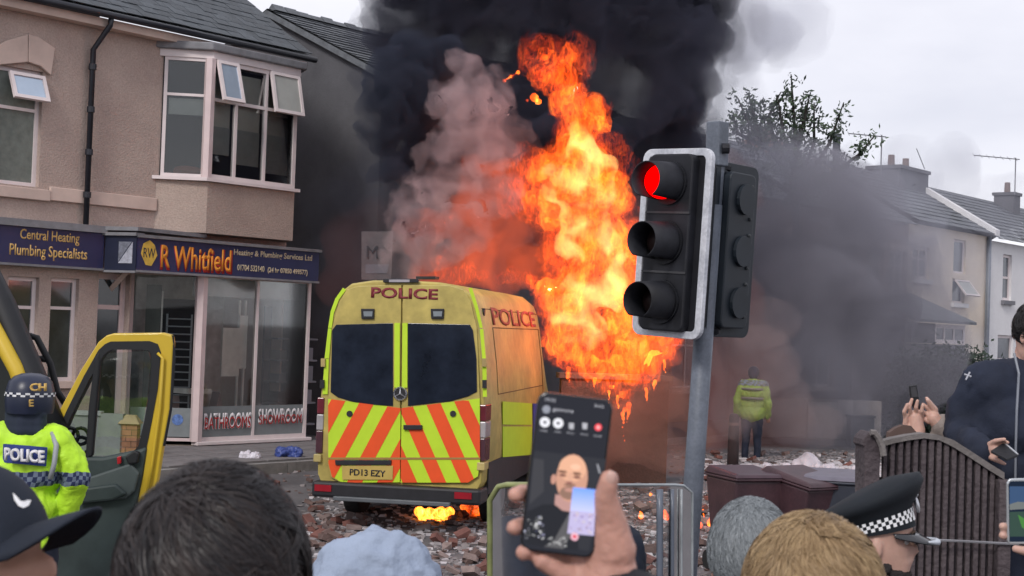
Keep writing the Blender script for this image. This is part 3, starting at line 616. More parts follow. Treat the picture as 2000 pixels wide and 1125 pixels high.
# middle brick houses behind the smoke
sp = he + .6; cnt = 0
labels = ['brick terrace house behind the burning van', 'brick terrace house behind the traffic light in brown smoke', 'brick terrace house beyond the yellow-jacketed officer', 'last smoke-hidden brick house before the cream house']
step = (s_c0 - sp) / 4
for i in range(4):
    a0, a1 = sp + step * i, sp + step * (i + 1) - .02; hb = thing('terrace_house', labels[i], 'house', FB.pt((a0 + a1) / 2, 0, -3))
    ez = ze2 - .1 + .0 * i; wl = step; ws = [(a0 + wl * .18, a0 + wl * .18 + 1.1, 3.6, 5.0), (a0 + wl * .62, a0 + wl * .62 + 1.1, 3.6, 5.0), (a0 + wl * .16, a0 + wl * .16 + 1.5, .9, 2.4), (a0 + wl * .68, a0 + wl * .68 + .95, .1, 2.25)]
    g = MB(); holed(g, FB, a0, a1, 0, ez, ws, 0, .2); g.build('wall', brick_m, hb)
    g = MB(); g.add([FB.pt(a1, 0, 0), FB.pt(a1, ez, 0), FB.pt(a1, ez + 2.2, -3.4), FB.pt(a1, ez, -6.8), FB.pt(a1, 0, -6.8)], [(0, 1, 2, 3, 4)]); g.add([FB.pt(a0, 0, 0), FB.pt(a0, ez, 0), FB.pt(a0, ez + 2.2, -3.4), FB.pt(a0, ez, -6.8), FB.pt(a0, 0, -6.8)], [(0, 1, 2, 3, 4)]); g.build('party_wall', brick_m, hb)
    for w_ in ws[:3]: window(FB, *w_, -.1, hb, bars=((w_[0] + w_[1]) / 2,), rails=(w_[3] - .45,), glass=house_gl)
    w_ = ws[3]; g = MB(); g.fb(FB, w_[0], w_[1], w_[2], w_[3], -.12, -.07); g.build('door', M('house_door', (.12, .13, .16), .5), hb)
    for w_ in ws[:3]:
        g = MB(); g.fb(FB, w_[0] - .1, w_[1] + .1, w_[3] + .001, w_[3] + .2, -.01, .05); g.build('stone_lintel', smooth_m, hb); g = MB(); g.fb(FB, w_[0] - .1, w_[1] + .1, w_[2] - .12, w_[2] - .001, -.05, .1); g.build('window_sill', smooth_m, hb)
    pitched(hb, FB, a0, a1, ez, ez + 2.2, -3.4, .3, sl2, 12)
    if i == 3: chimney(hb, FB, a0 - .2, .9, -2.9, .9, ez + 1.4, ez + (2.9 if i != 3 else 2.3), brick_m, 3)
# cream house
ch = thing('cream_house', 'cream rendered terrace house with a lean-to porch beside the smoke', 'house', FB.pt((s_c0 + s_c1) / 2, 0, -3))
cw1 = (FB.sz(1782, 510)[0], FB.sz(1815, 510)[0], FB.sz(1797, 545)[1], FB.sz(1797, 482)[1])
cw2 = (FB.sz(1862, 520)[0], FB.sz(1886, 520)[0], FB.sz(1873, 534)[1], FB.sz(1873, 468)[1])
cw3 = (FB.sz(1860, 570)[0], FB.sz(1884, 570)[0], FB.sz(1870, 592)[1], FB.sz(1870, 545)[1])
g = MB(); holed(g, FB, s_c0, s_c1, 0, ze2, [cw1, cw2, cw3], 0, .2); g.build('wall', cream_m, ch)
window(FB, *cw1, -.08, ch, bars=((cw1[0] + cw1[1]) / 2,), rails=(cw1[2] + (cw1[3] - cw1[2]) * .64,), glass=house_gl, fw=.1)
window(FB, *cw2, -.08, ch, glass=house_gl, fw=.07); window(FB, *cw3, -.08, ch, glass=house_gl, fw=.07)
sash(FB, cw3[0] + .1, cw3[1] + .25, cw3[2] + .1, cw3[3] - .05, .02, ch, D2R(38), paleglass)
for w_ in (cw1, cw3): g = MB(); g.fb(FB, w_[0] - .1, w_[1] + .1, w_[2] - .14, w_[2] - .001, -.05, .12); g.build('window_sill', white_m, ch)
rz2 = FB.sz(1760, 338, -3.2)[1]
pitched(ch, FB, s_c0, s_c1, ze2 + .05, ze2 + 2.15, -3.3, .3, sl2, 12)
g = MB(); e0_, e1_ = FB.pt(s_c1 - .1, ze2 + .02, .35), FB.pt(s_c1 - .1, ze2 + 2.2, -3.3); g.hexa([e0_, e0_ + FB.u * .35, e1_ + FB.u * .35, e1_, e0_ + Z3 * .2, e0_ + FB.u * .35 + Z3 * .2, e1_ + FB.u * .35 + Z3 * .2, e1_ + Z3 * .2]); g.build('parapet', white_m, ch)
g = MB(); g.add([FB.pt(s_c0, 0, 0), FB.pt(s_c0, ze2, 0), FB.pt(s_c0, ze2 + 2.15, -3.3), FB.pt(s_c0, ze2, -6.6), FB.pt(s_c0, 0, -6.6)], [(0, 1, 2, 3, 4)]); g.build('side_wall', cream_m, ch)
cs0, cs1 = FB.sz(1756, 400, -2.2)[0], FB.sz(1812, 400, -2.2)[0]
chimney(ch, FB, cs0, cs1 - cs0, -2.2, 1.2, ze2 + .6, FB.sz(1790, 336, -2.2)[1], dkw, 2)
pz = FB.sz(1840, 585)[1]
pr = thing('porch', 'grey tiled lean-to porch with white window strip on the cream house', 'porch', FB.pt(s_c0 + 2, 0, 1))
q0_, q1_ = FB.sz(1780, 640, 1.6)[0], FB.sz(1886, 640, 1.6)[0]
pw0 = FB.sz(1850, 640, 1.6)[1]; pt0 = FB.sz(1850, 632, 1.6)[1]
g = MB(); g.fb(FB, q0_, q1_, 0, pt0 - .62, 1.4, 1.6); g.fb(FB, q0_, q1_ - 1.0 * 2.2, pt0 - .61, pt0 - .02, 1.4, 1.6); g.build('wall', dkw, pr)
window(FB, q1_ - 2.2, q1_, pt0 - .6, pt0 - .03, 1.58, pr, bars=(q1_ - 1.5, q1_ - .8), glass=house_gl, fw=.12)
g = MB(); g.hexa([FB.pt(q0_ - .2, pt0, 1.8), FB.pt(q1_ + .35, pt0, 1.8), FB.pt(q1_ - .4, pz, .01), FB.pt(q0_ - .2, pz, .01), FB.pt(q0_ - .2, pt0 + .08, 1.8), FB.pt(q1_ + .35, pt0 + .08, 1.8), FB.pt(q1_ - .4, pz + .1, .01), FB.pt(q0_ - .2, pz + .1, .01)]); g.build('roof', sl2, pr)
g = MB(); g.tube([FB.pt(s_c1 - .05, 0, .12), FB.pt(s_c1 - .05, ze2, .12)], .07, 8); g.build('downpipe', M('grey_pipe', (.18, .20, .24), .5), ch, True)
# white house
wh = thing('white_house', 'white rendered terrace house with a pale blue edge strip behind the man in navy', 'house', FB.pt(s_w1 - 2, 0, -3))
ze3 = FB.sz(1960, 474)[1]
ww1 = (FB.sz(1959, 520)[0], FB.sz(1971, 520)[0] + .25, FB.sz(1965, 587)[1], FB.sz(1965, 497)[1]); ww2 = (FB.sz(2030, 520)[0], FB.sz(2050, 520)[0], ww1[2], ww1[3])
ww3 = (ww1[0] - .3, ww1[1] + .3, .9, 2.6)
s_b = FB.sz(1933, 560)[0]
g = MB(); holed(g, FB, s_b, s_w1, 0, ze3, [ww1, ww2, ww3], 0, .2); g.build('wall', white_m, wh)
g = MB(); g.fb(FB, s_c1 + .02, s_b - .002, 0, ze3, -.2, .03); g.build('edge_strip', M('blue_grey_render', (.34, .38, .44), .9, var=.08), wh)
for w_ in (ww1, ww2, ww3): window(FB, *w_, -.08, wh, rails=((w_[2] + w_[3]) / 2,), glass=house_gl, fw=.1); g = MB(); g.fb(FB, w_[0] - .1, w_[1] + .1, w_[2] - .14, w_[2] - .001, -.05, .12); g.build('window_sill', M('sill_dark', (.18, .18, .2), .8), wh)
pitched(wh, FB, s_c1 + .25, s_w1, ze3 + .05, ze3 + 2.15, -3.3, .3, sl2, 12)
cw_ = FB.sz(1985, 400, -2.4)[0]; chimney(wh, FB, cw_ - .3, .7, -2.4, .8, ze3 + 1.2, FB.sz(1985, 382, -2.4)[1], dkw, 1)
aerial(1720, 345, 46, 'tv aerial with its boom pointing left above the first chimney beside the tree', 1.1)
aerial(1982, 380, 52, 'tv aerial on the rightmost chimney above the white house', 1.6)
t = thing('tv_aerial', 'thin slanting aerial rod rising behind the broad chimney', 'aerial', P(1805, 330, 48)); g = MB(); g.tube([P(1806, 330, 48), P(1790, 290, 48)], .015, 5); g.build('rod', MATS['aerial_metal'], t)
t = thing('flue_pipe', 'single dark chimney flue rising out of the smoke by the tree', 'flue', P(1632, 345, 38)); g = MB(); g.tube([P(1632, 400, 38), P(1634, 268, 38)], .1, 10); g.build('pipe', M('flue_metal', (.10, .11, .13), .6), t); g = MB(); g.tube([P(1634, 272, 38), P(1634, 262, 38)], .13, 10); g.build('cowl', MATS['flue_metal'], t)
# low garden walls beyond the road
gw = thing('brown_wall', 'brown garden wall lit by the fire just right of the van', 'wall', G(1200, 935))
gwm = MS('firelit_brown_wall', (.085, .05, .04), (.16, .085, .06), 1.1, .3, .7, .9, .4, 30)  # brown brick with the fire's ruddy light put into its colour
FG = Frame(G(1130, 942), (1, .12)); g = MB(); g.fb(FG, -.3, FG.sz(1302, 900)[0], -.3, 1.5, -.22, 0); g.build('wall', gwm, gw)
g = MB(); g.fb(FG, -.35, FG.sz(1302, 900)[0] + .05, 1.501, 1.58, -.26, .04); g.build('coping', M('dark_coping', (.14, .09, .07), .9), gw)
lw = thing('garden_wall', 'pale low garden wall with a boarded white panel behind the distant officer', 'wall', G(1560, 868))
FL = Frame(G(1495, 866), (1, .10)); x1_ = FL.sz(1720, 860)[0]
g = MB(); g.fb(FL, -.2, x1_, 0, .95, -.2, 0); g.build('wall', M('brown_grey_render', (.26, .235, .225), .9, var=.2), lw)
a0, a1 = FL.sz(1575, 860)[0], FL.sz(1632, 860)[0]
g = MB(); g.fb(FL, a0, a1, .12, FL.sz(1600, 785)[1], .005, .06); g.build('white_panel', M('whitewashed_panel', (.44, .41, .40), .8, var=.2, vs=3), lw, bevel=.01)
g = MB(); g.fb(FL, a1 + .004, FL.sz(1663, 860)[0], .4, .95, .005, .05); g.build('panel', MATS['whitewashed_panel'], lw)
g = MB(); g.fb(FL, -.2, x1_, 0, .14, .002, .25); g.build('kerb_step', M('dark_step', (.10, .10, .11), .9), lw)
bx_ = thing('service_box', 'dark street cabinet standing at the right end of the pale wall', 'cabinet', FL.pt(a1 + 1, 0, .3))
g = MB(); x = FL.sz(1643, 860)[0]; g.fb(FL, x, x + .5, .0, .62, .3, .6); g.build('body', M('cabinet_dark', (.07, .075, .085), .6), bx_, bevel=.02); g = MB(); g.fb(FL, x - .02, x + .52, .621, .67, .28, .62); g.build('lid', MATS['cabinet_dark'], bx_, bevel=.01)
# ================================================================== BURNING POLICE VAN
vrz = D2R(-10)
FV = Frame(P(787, 700, 17.2), (math.cos(vrz), math.sin(vrz)))
van_y = MS('sandy_yellow_paint', (.32, .255, .07), (.53, .42, .115), 1.3, .32, .60, .42, .08, 9, 9)
lime = M('lime_reflective', (.50, .72, .03), .5, var=.05, vs=6)
redst = M('orange_red_reflective', (.78, .085, .015), .5, var=.05, vs=6)
blk = M('black_plastic', (.018, .018, .022), .55, var=.25, vs=8)
vglass = M('tinted_van_glass', (.012, .016, .026), .12, var=.5, vs=2.5, spec=.55)
maroon = M('maroon_letter', (.22, .03, .04), .5, var=.15)
van = thing('police_van', 'burning yellow police van seen from behind with red and lime chevron doors', 'van', FV.pt(0, 0, 0), rz=vrz, local=True)
prof = [(.93, .30), (.985, .42), (1.0, .9), (.985, 1.35), (.95, 1.75), (.885, 2.2), (.84, 2.42), (.775, 2.57), (.66, 2.66), (.40, 2.705), (0, 2.715)]
full = prof + [(-x, z) for x, z in prof[-2::-1]]
secs = [(0.0, .985, .99), (.05, 1, 1), (1.5, 1, 1), (3.2, 1, 1), (4.3, 1, 1), (4.75, .97, .985), (5.2, .93, .85), (5.9, .92, .55), (6.1, .92, .47), (6.75, .86, .36), (6.95, .7, .26)]
g = MB(); V = []; n = len(full)
for y, kx, kz in secs: V += [(x * kx, y, .30 + (z - .30) * kz) for x, z in full]
F = [(i * n + k, i * n + (k + 1) % n, (i + 1) * n + (k + 1) % n, (i + 1) * n + k) for i in range(len(secs) - 1) for k in range(n)] + [tuple(range(n)), tuple(range(len(secs) * n - 1, (len(secs) - 1) * n - 1, -1))]
g.add(V, F); body = g.build('body', van_y, van, True); body.data.polygons[-1].use_smooth = False; body.data.polygons[-2].use_smooth = False
def rl(px_, py_, o=.0): s_, z_ = FV.sz(px_, py_, o); return (s_, -o, z_)
def rp(pts, o, th): return MB().prism([rl(x, y, o) for x, y in pts], (0, -th, 0))
LW = [(649, 645), (657, 634), (768, 631), (768, 793), (735, 791), (690, 785), (660, 776), (646, 766)]
RW = [(797, 631), (918, 634), (924, 645), (931, 700), (932, 765), (915, 774), (880, 784), (797, 793)]
LD = [(643, 778), (650, 640), (664, 590), (678, 566), (700, 559), (785, 556), (781, 942), (668, 943), (648, 932), (641, 905)]
RD = [(788, 556), (880, 558), (906, 566), (920, 590), (932, 640), (938, 778), (938, 905), (934, 930), (915, 943), (785, 943)]
doors = []
for pts in (LD, RD):
    d = rp(pts, .004, .03).build('rear_door', van_y, van, bevel=.006); doors.append(d)
# lime ground of the chevron area
CL = [(641, 779), (782.5, 797), (781, 942), (668, 942.5), (648.5, 931), (641.5, 905)]
CR = [(784.5, 797), (937, 778), (937.5, 905), (933.5, 930), (914.5, 942.5), (782.5, 942.5)]
def stripes(reg, sgn, dr, o):
    loc = [rl(x, y, o) for x, y in reg]; poly = [(p[0], p[2]) for p in loc]
    A = sum(poly[i][0] * poly[(i + 1) % len(poly)][1] - poly[(i + 1) % len(poly)][0] * poly[i][1] for i in range(len(poly)))
    if A < 0: poly = poly[::-1]
    zt_ = rl(783, 797, o)[2]; per = .352; w = .178; g = MB(); dz = 1.3; sl = .50
    for k in range(-2, 7):
        x0 = (k * per - .065); a = [(sgn * x0, zt_ + .12), (sgn * (x0 + w), zt_ + .12), (sgn * (x0 + w + sl * dz), zt_ + .12 - dz), (sgn * (x0 + sl * dz), zt_ + .12 - dz)]
        a = [(x - sgn * .012, z) for x, z in a]
        c = clip(a, poly)
        if len(c) >= 3: st_ = MB().prism([(x, -o, z) for x, z in c], (0, -.003, 0)); st_.build('chevron_stripe', redst, dr)
for reg, sgn, dr in ((CL, -1, doors[0]), (CR, 1, doors[1])):
    rp(reg, .0345, .003).build('lime_panel', lime, dr); stripes(reg, sgn, dr, .038)
for w_, dr in ((LW, doors[0]), (RW, doors[1])): rp(w_, .034, .012).build('rear_window', vglass, dr, bevel=.005)
rp([(771, 631), (781.5, 631), (781, 757), (770.5, 757)], .034, .016).build('lime_strip', lime, doors[0])
rp([(786.5, 631), (796.5, 631), (796, 757), (785.5, 757)], .034, .016).build('lime_strip', lime, doors[1])
rp([(640, 893.5), (938, 893.5), (938, 897.5), (640, 897.5)], .042, .002).build('seam_strip', M('tan_seam', (.33, .20, .06), .6), van)
rp([(655, 898.5), (765, 898.5), (764, 908), (656, 908)], .044, .02).build('plate_light_bar', blk, doors[0], bevel=.004)
rp([(668, 909.5), (768, 909.5), (767, 937), (669, 937)], .044, .008).build('number_plate', M('plate_yellow', (.52, .38, .10), .5, var=.1), doors[0], bevel=.003)
c = Vector(rl(718, 923.5, .0535)); text('PD13 EZY', doors[0], blk, c, (1, 0, 0), (0, 0, 1), .075, .43, .003, 'lettering', .02)
c = Vector(rl(790, 573, .036)); text('POLICE', van, maroon, c, (1, 0, 0), (0, 0, 1), .125, .80, .004, 'lettering', .03)
for x, dr in ((719, doors[0]), (855, doors[1])):
    rp([(x - 13, 603), (x + 13, 603), (x + 12, 623), (x - 12, 623)], .034, .03).build('warning_light', blk, dr, bevel=.006)
    rp([(x - 9, 608), (x + 9, 608), (x + 8, 618), (x - 8, 618)], .066, .008).build('light_lens', M('grey_lens', (.22, .25, .27), .2), dr)
lg = Vector(rl(781.5, 769, .055)); lt = MB()
lt.tube([lg + Vector((math.cos(a) * .073, 0, math.sin(a) * .073)) for a in [i * math.pi / 12 for i in range(25)]], .011, 6, False)
for a in (90, 210, 330): lt.tube([lg, lg + Vector((math.cos(D2R(a)) * .07, 0, math.sin(D2R(a)) * .07))], [.014, .004], 6)
lt.build('emblem', M('chrome', (.75, .76, .78), .2, .9, var=0), van)
g = MB(); g.tube([lg + Vector((0, .014, 0)), lg + Vector((0, .002, 0))], .078, 20); g.build('emblem_base', blk, van)
rp([(789, 830), (825, 830), (825, 839), (789, 839)], .042, .03).build('door_handle', blk, doors[1], bevel=.004)
for x, dr in ((683, doors[0]), (885, doors[1])):
    g = MB(); c = Vector(rl(x, 808, .04)); g.tube([c, c + Vector((0, -.012, 0))], .036, 14); g.build('door_lock', blk, dr)
rp([(751, 545), (819, 545), (819, 552), (751, 552)], .0, .07).build('brake_light_bar', blk, van, bevel=.005)
rp([(760, 546), (800, 546), (800, 551), (760, 551)], .071, .004).build('brake_lens', M('pale_lens', (.35, .33, .36), .3), van)
rp([(820, 541), (858, 541), (858, 546), (820, 546)], -.5, .2).build('roof_beacon', blk, van)
# fluorescent edge strips following the rear corners
for pts in ([(641, 640), (648, 641), (652, 612), (662, 585), (676, 566), (670, 562), (655, 583), (646, 608)], [(634, 700), (643, 700), (648, 642), (641, 641)], [(630, 770), (640, 770), (642.5, 701), (634, 701)]):
    rp(pts, .012, .004).build('lime_edge', lime, van)
for pts in ([(915, 563), (922, 562), (934, 600), (943, 640), (937, 641), (928, 603)], [(937, 643), (944, 642), (949, 700), (942, 700)], [(942, 702), (950, 702), (951, 775), (943, 775)]):
    rp(pts, .012, .004).build('lime_edge', lime, van)
for x, y in ((632, 708), (630, 750), (946, 708), (947, 750)): rp([(x - 4, y - 8), (x + 4, y - 8), (x + 4, y + 8), (x - 4, y + 8)], .018, .03).build('door_hinge', blk if y > 720 else M('tan_hinge', (.40, .30, .12), .6), van)
# tail lamps wrap the corners
tl_r = M('dark_red_lens', (.13, .02, .03), .2, var=.2, spec=.6); tl_w = M('clear_lens', (.38, .36, .37), .2, var=.2); tl_b = M('smoked_lens', (.07, .03, .04), .25, var=.2)
FVS = Frame(FV.pt(1.0, 0, 0), (-math.sin(vrz), math.cos(vrz)))
for sx in (-1, 1):
    for z0_, z1_, m_ in ((1.12, 1.31, tl_r), (.93, 1.115, tl_w), (.66, .925, tl_b)):
        g = MB(); x1 = 1.01 * sx; x0 = .925 * sx
        g.box(min(x0, x1), max(x0, x1), -.02, .30, z0_, z1_); g.build('tail_lamp', m_, van, bevel=.012)
    g = MB(); g.box(min(.93 * sx, 1.02 * sx), max(.93 * sx, 1.02 * sx), -.05, .2, .56, .65); g.build('side_marker', M('amber_tan_lens', (.45, .36, .14), .4), van, bevel=.008)
g = MB(); g.box(-1.0, 1.0, -.14, .35, .165, .345); g.build('rear_bumper', blk, van, bevel=.03)
g = MB(); g.box(-.72, .66, -.2, -.1, .14, .19); g.build('bumper_step', M('grey_step', (.10, .11, .12), .5), van, bevel=.01)
for x in (-.86, .80): g = MB(); g.box(x - .1, x + .1, -.152, -.139, .235, .31); g.build('reflector', M('red_reflector', (.30, .01, .02), .3), van)
g = MB(); g.box(-1.01, -.99, .3, 6.3, .25, .55); g.box(.985, 1.005, .3, 6.3, .25, .62); g.build('sill_skirt', blk, van)
g = MB(); g.box(-.75, .75, .4, 6, .18, .34); g.build('underbody', blk, van)
for sx in (-.86, .86):
    for yy in (1.35, 5.7):
        w = MB(); w.tube([(sx - .11, yy, .16), (sx + .11, yy, .16)], .35, 22); wo_ = w.build('wheel', M('tyre', (.015, .015, .016), .9), van, bevel=.03)
        w = MB(); s_ = 1 if sx > 0 else -1; w.tube([(sx + .1 * s_, yy, .16), (sx + .125 * s_, yy, .16)], .21, 18); w.build('rim', M('rim_grey', (.2, .2, .21), .5, .5), wo_)
def sx_(px_, py_, inset=0.): s_, z_ = FVS.sz(px_, py_, -inset); return s_, z_
def sidepanel(pts, o, th, mat_, name, inset=0.):
    g = MB(); a = []
    for x, y in pts:
        s_, z_ = sx_(x, y, inset); a.append((1.0 - inset + o, s_, z_))
    g.prism(a, (th, 0, 0)); return g.build(name, mat_, van)
sidepanel([(981, 784), (1038, 788), (1038, 830), (981, 829)], .003, .006, lime, 'lime_block')
sidepanel([(981, 833), (1038, 833), (1038, 888), (981, 893)], .003, .006, lime, 'lime_block')
sidepanel([(1040, 788), (1097, 790), (1097, 884), (1040, 888)], .003, .006, M('blue_reflective', (.04, .06, .30), .5), 'blue_block')
g = MB()
for a, b in (((1.0, .62, 1.42), (.955, .62, 1.85)), ((1.0, 2.6, 1.42), (.955, 2.6, 1.85))): pass
def xin(z):
    for (xa, za_), (xb, zb_) in zip(prof, prof[1:]):
        if za_ <= z <= zb_: return xa + (xb - xa) * (z - za_) / (zb_ - za_)
    return .9
def sideline(p0, p1, w=.012, name='panel_seam', mat_=None, k=8):
    g = MB(); pts = [(xin(p0[1] + (p1[1] - p0[1]) * i / k) + .002, p0[0] + (p1[0] - p0[0]) * i / k, p0[1] + (p1[1] - p0[1]) * i / k) for i in range(k + 1)]; g.tube(pts, w, 4); return g.build(name, mat_ or M('seam_dark', (.12, .08, .03), .8), van)
sideline((.85, 1.40), (.85, 2.2), .006); sideline((.85, 2.2), (4.4, 2.2), .006); sideline((.85, 1.40), (4.4, 1.40), .006); sideline((.35, 2.42), (5, 2.42), .005); sideline((4.4, .5), (4.4, 2.2), .005)
pv_ = Vector((xin(2.33) + .012, .0, 2.33)); g = MB(); g.tube([Vector((xin(2.38) - .01, .42, 2.38)), Vector((xin(2.38) + .02, .42, 2.38))], .045, 12); g.build('fuel_cap_light', blk, van)
text('POLICE', van, M('faded_maroon', (.36, .07, .05), .6, var=.2), Vector((xin(2.34) + .006, 2.55, 2.34)), (0, 1, 0), Vector((-.2, 0, 1)), .22, 3.3, .004, 'lettering', .02)
# ================================================================== YELLOW VAN WITH ITS DOOR OPEN
yv = M('yellow_van_paint', (.58, .40, .03), .4, var=.08, vs=3, coat=.3); trim = M('dark_green_trim', (.035, .05, .05), .6, var=.3, vs=5)
rub = M('black_rubber', (.012, .013, .016), .6)
DV = 8.9
ov = thing('open_van', 'yellow police van at the left edge with its cab door swung wide open', 'van', G(40, 1240))
def pp(pts, d, th, name, mat_, parent, bev=.01): return MB().px(pts, d, th).build(name, mat_, parent, bevel=bev)
B_ = [P(-700, 540, 9.1), P(-60, 500, 9.1), P(0, 620, 9.1), P(48, 735, 9.1), P(85, 860, 9.1), P(92, 1180, 9.1), P(-700, 1200, 9.1)]
g = MB(); g.prism(B_, Fv * 1.2 - Rv * 1.4); g.build('body', M('cab_dark', (.02, .025, .025), .7), ov)
g = MB(); g.tube([P(-60, 470, 9.2), P(5, 600, 9.0), P(62, 735, 8.9), P(110, 860, 8.85)], .085, 8); g.build('windscreen_pillar', rub, ov, True)
g = MB(); g.tube([P(-90, 520, 9.0), P(-20, 625, 8.9), P(33, 722, 8.85), P(60, 800, 8.8)], .05, 8); g.build('yellow_pillar', yv, ov, True)
g = MB(); g.tube([P(44, 652, 9.3), P(72, 660, 9.3), P(98, 710, 9.3), P(112, 765, 9.3), P(135, 800, 9.3)], .022, 6); g.tube([P(70, 700, 9.3), P(95, 702, 9.3)], .02, 6); g.build('mirror_arm', rub, ov, True)
bn = [P(95, 835, 9.6), P(150, 850, 9.6), P(170, 900, 9.6), P(205, 935, 9.6), P(230, 1180, 9.6), P(90, 1180, 9.6)]
g = MB(); g.prism(bn, Fv * .7 - Rv * .6); g.build('bonnet', rub, ov, bevel=.03)
door = MB()
OUT = [(92, 842), (122, 790), (158, 722), (192, 668), (208, 655), (222, 651), (318, 650), (336, 655), (338, 672), (331, 800), (318, 870), (303, 965), (285, 1060), (240, 1180), (120, 1180), (100, 1000)]
INN = [(113, 850), (136, 800), (168, 736), (197, 688), (207, 678), (216, 674), (290, 672), (303, 677), (308, 690), (303, 760), (290, 830), (280, 884), (262, 915), (225, 915), (150, 915), (120, 905)]
dr = MB().ring([P(x, y, DV) for x, y in OUT], [P(x, y, DV) for x, y in INN], Fv * .07).build('door', yv, ov, bevel=.012, seg=3)
IN2 = [(x + (3 if x < 200 else -4), y + 5) for x, y in INN]
MB().ring([P(x, y, DV - .005) for x, y in [(108, 852), (131, 800), (163, 736), (192, 684), (205, 672), (216, 667), (292, 666), (308, 672), (314, 688), (308, 760), (295, 830), (284, 884), (265, 925), (225, 925), (150, 925), (112, 915)]],
          [P(x, y, DV - .005) for x, y in [(121, 852), (143, 803), (174, 742), (202, 694), (211, 686), (218, 683), (286, 683), (294, 688), (297, 698), (293, 760), (281, 825), (270, 872), (250, 892), (215, 895), (160, 900), (128, 895)]], Fv * .085).build('window_seal', rub, dr)
pp([(184, 700), (193, 686), (196, 700), (190, 770), (180, 890), (166, 900), (172, 800)], DV - .01, .05, 'window_divider', rub, dr)
pp([(125, 850), (170, 742), (205, 690), (290, 686), (294, 700), (288, 780), (268, 880), (200, 896), (130, 896)], DV + .03, .006, 'window_glass', MG('door_glass', (.86, .92, .90), .02), dr, 0)
pp([(96, 860), (120, 870), (135, 892), (200, 893), (262, 880), (287, 872), (278, 930), (262, 1010), (240, 1180), (110, 1180), (100, 1000)], DV - .02, .05, 'inner_panel', trim, dr, .02)
pp([(165, 935), (255, 905), (272, 925), (262, 960), (245, 975), (160, 985)], DV - .045, .03, 'door_pocket', M('green_grey_trim', (.075, .095, .095), .6), dr, .012)
pp([(150, 955), (225, 945), (248, 965), (220, 978), (150, 985)], DV - .08, .04, 'armrest', trim, dr, .015)
pp([(243, 892), (262, 880), (272, 884), (268, 905), (250, 908)], DV - .06, .04, 'door_latch', rub, dr, .01)
pp([(228, 893), (236, 891), (236, 905), (229, 907)], DV - .05, .02, 'warning_reflector', M('red_dot', (.4, .01, .02), .4), dr, .003)
g = MB(); g.tube([P(335, 655, DV + .02), P(338, 700, DV + .02), P(331, 800, DV + .02), P(318, 870, DV + .02)], .016, 6); g.build('door_edge_rubber', rub, dr)
g = MB(); g.tube([P(308, 690, DV - .01), P(318, 700, DV - .02), P(312, 800, DV - .02), P(298, 900, DV - .02), P(285, 980, DV - .02)], .010, 6); g.build('panel_crease', yv, dr, True)
for i in range(4):
    g = MB(); c = P(135 + (i % 2) * 22 + random.uniform(-4, 4), 852 + 18 * (i // 2), DV + .2); g.tube([c + Vector((.05 * math.cos(a), 0, .05 * math.sin(a))) for a in [k_ * math.pi / 6 for k_ in range(13)]], .012, 5, False); g.build('steering_wheel_spoke' if i else 'steering_ring', rub, ov)
# ================================================================== TRAFFIC LIGHT
grey_p = MS('grey_pole_paint', (.09, .105, .13), (.145, .165, .205), 5, .3, .65, .5, .1, 60); whb = MS('white_border', (.38, .40, .45), (.62, .64, .69), 7, .35, .6, .5, .1, 60); tlb = M('signal_black', (.012, .013, .018), .6, var=.5, vs=7, spec=.35)
tlt = thing('traffic_light', 'traffic light showing red on a grey pole in front of the fire', 'traffic light', G(1330, 1400))
DT = 8.5; top = P(1402, 238, DT); bot = P(1350, 1000, DT); gd = (bot - top).normalized(); k = (top.z) / -gd.z; gpt = top + gd * k
g = MB(); g.tube([P(1392, 400, DT), gpt], .057, 18); g.build('pole', grey_p, tlt, True)
g = MB(); g.tube([P(1400, 325, DT), P(1402, 238, DT)], .068, 4); g.build('pole_head', grey_p, tlt, bevel=.008)
g = MB(); g.tube([P(1378, 640, DT), P(1402, 300, DT)], .047, 4); g.build('mounting_bracket', grey_p, tlt, bevel=.006)
g = MB(); g.tube([P(1410, 290, DT - .05), P(1424, 290, DT - .05)], .03, 8); g.build('bracket_bolt', tlb, tlt)
def sigframe(c, yaw, lean):         # local x across the board, y outwards (towards whom it shows), z up
    n_ = Vector((math.sin(yaw), -math.cos(yaw), 0)); x_ = Vector((math.cos(yaw), math.sin(yaw), 0)); up = (-gd); x_ = (x_ - up * x_.dot(up)).normalized(); n_ = x_.cross(up).normalized()
    mt = Matrix((x_, n_, up)).transposed().to_4x4(); mt.translation = c; return mt
cT = P(1318, 475, DT - .1); mt = sigframe(cT, -D2R(44), 0)
H = .535; W = .245
def rrect(w, h, r, k=5): 
    o = []
    for cx_, cz_, a0 in ((w - r, h - r, 0), (-w + r, h - r, 90), (-w + r, -h + r, 180), (w - r, -h + r, 270)):
        o += [(cx_ + r * math.cos(D2R(a0 + 90 * i / k)), cz_ + r * math.sin(D2R(a0 + 90 * i / k))) for i in range(k + 1)]
    return o
ysgn = 1 if (mt.to_3x3() @ Vector((0, 1, 0))).dot(Vector((0, -1, 0))) > 0 else -1
Y = lambda a: a * ysgn
def tp(x, y, z): return mt @ Vector((x, Y(y), z))
outv = (mt.to_3x3() @ Vector((0, ysgn, 0)))
o_, i_ = rrect(W, H, .06), rrect(W - .042, H - .042, .03)
MB().ring([tp(x, 0, z) for x, z in o_], [tp(x, 0, z) for x, z in i_], outv * .035).build('white_border', whb, tlt, bevel=.004)
MB().prism([tp(x, .003, z) for x, z in i_], outv * .02).build('backing_board', tlb, tlt)
sg = MB().prism([tp(x, .0, z) for x, z in rrect(.155, .5, .04)], outv * .085).build('signal_housing', tlb, tlt, bevel=.01)
MB().prism([tp(x, -.001, z) for x, z in rrect(.14, .48, .03)], -outv * .16).build('signal_rear_box', tlb, tlt, bevel=.01)
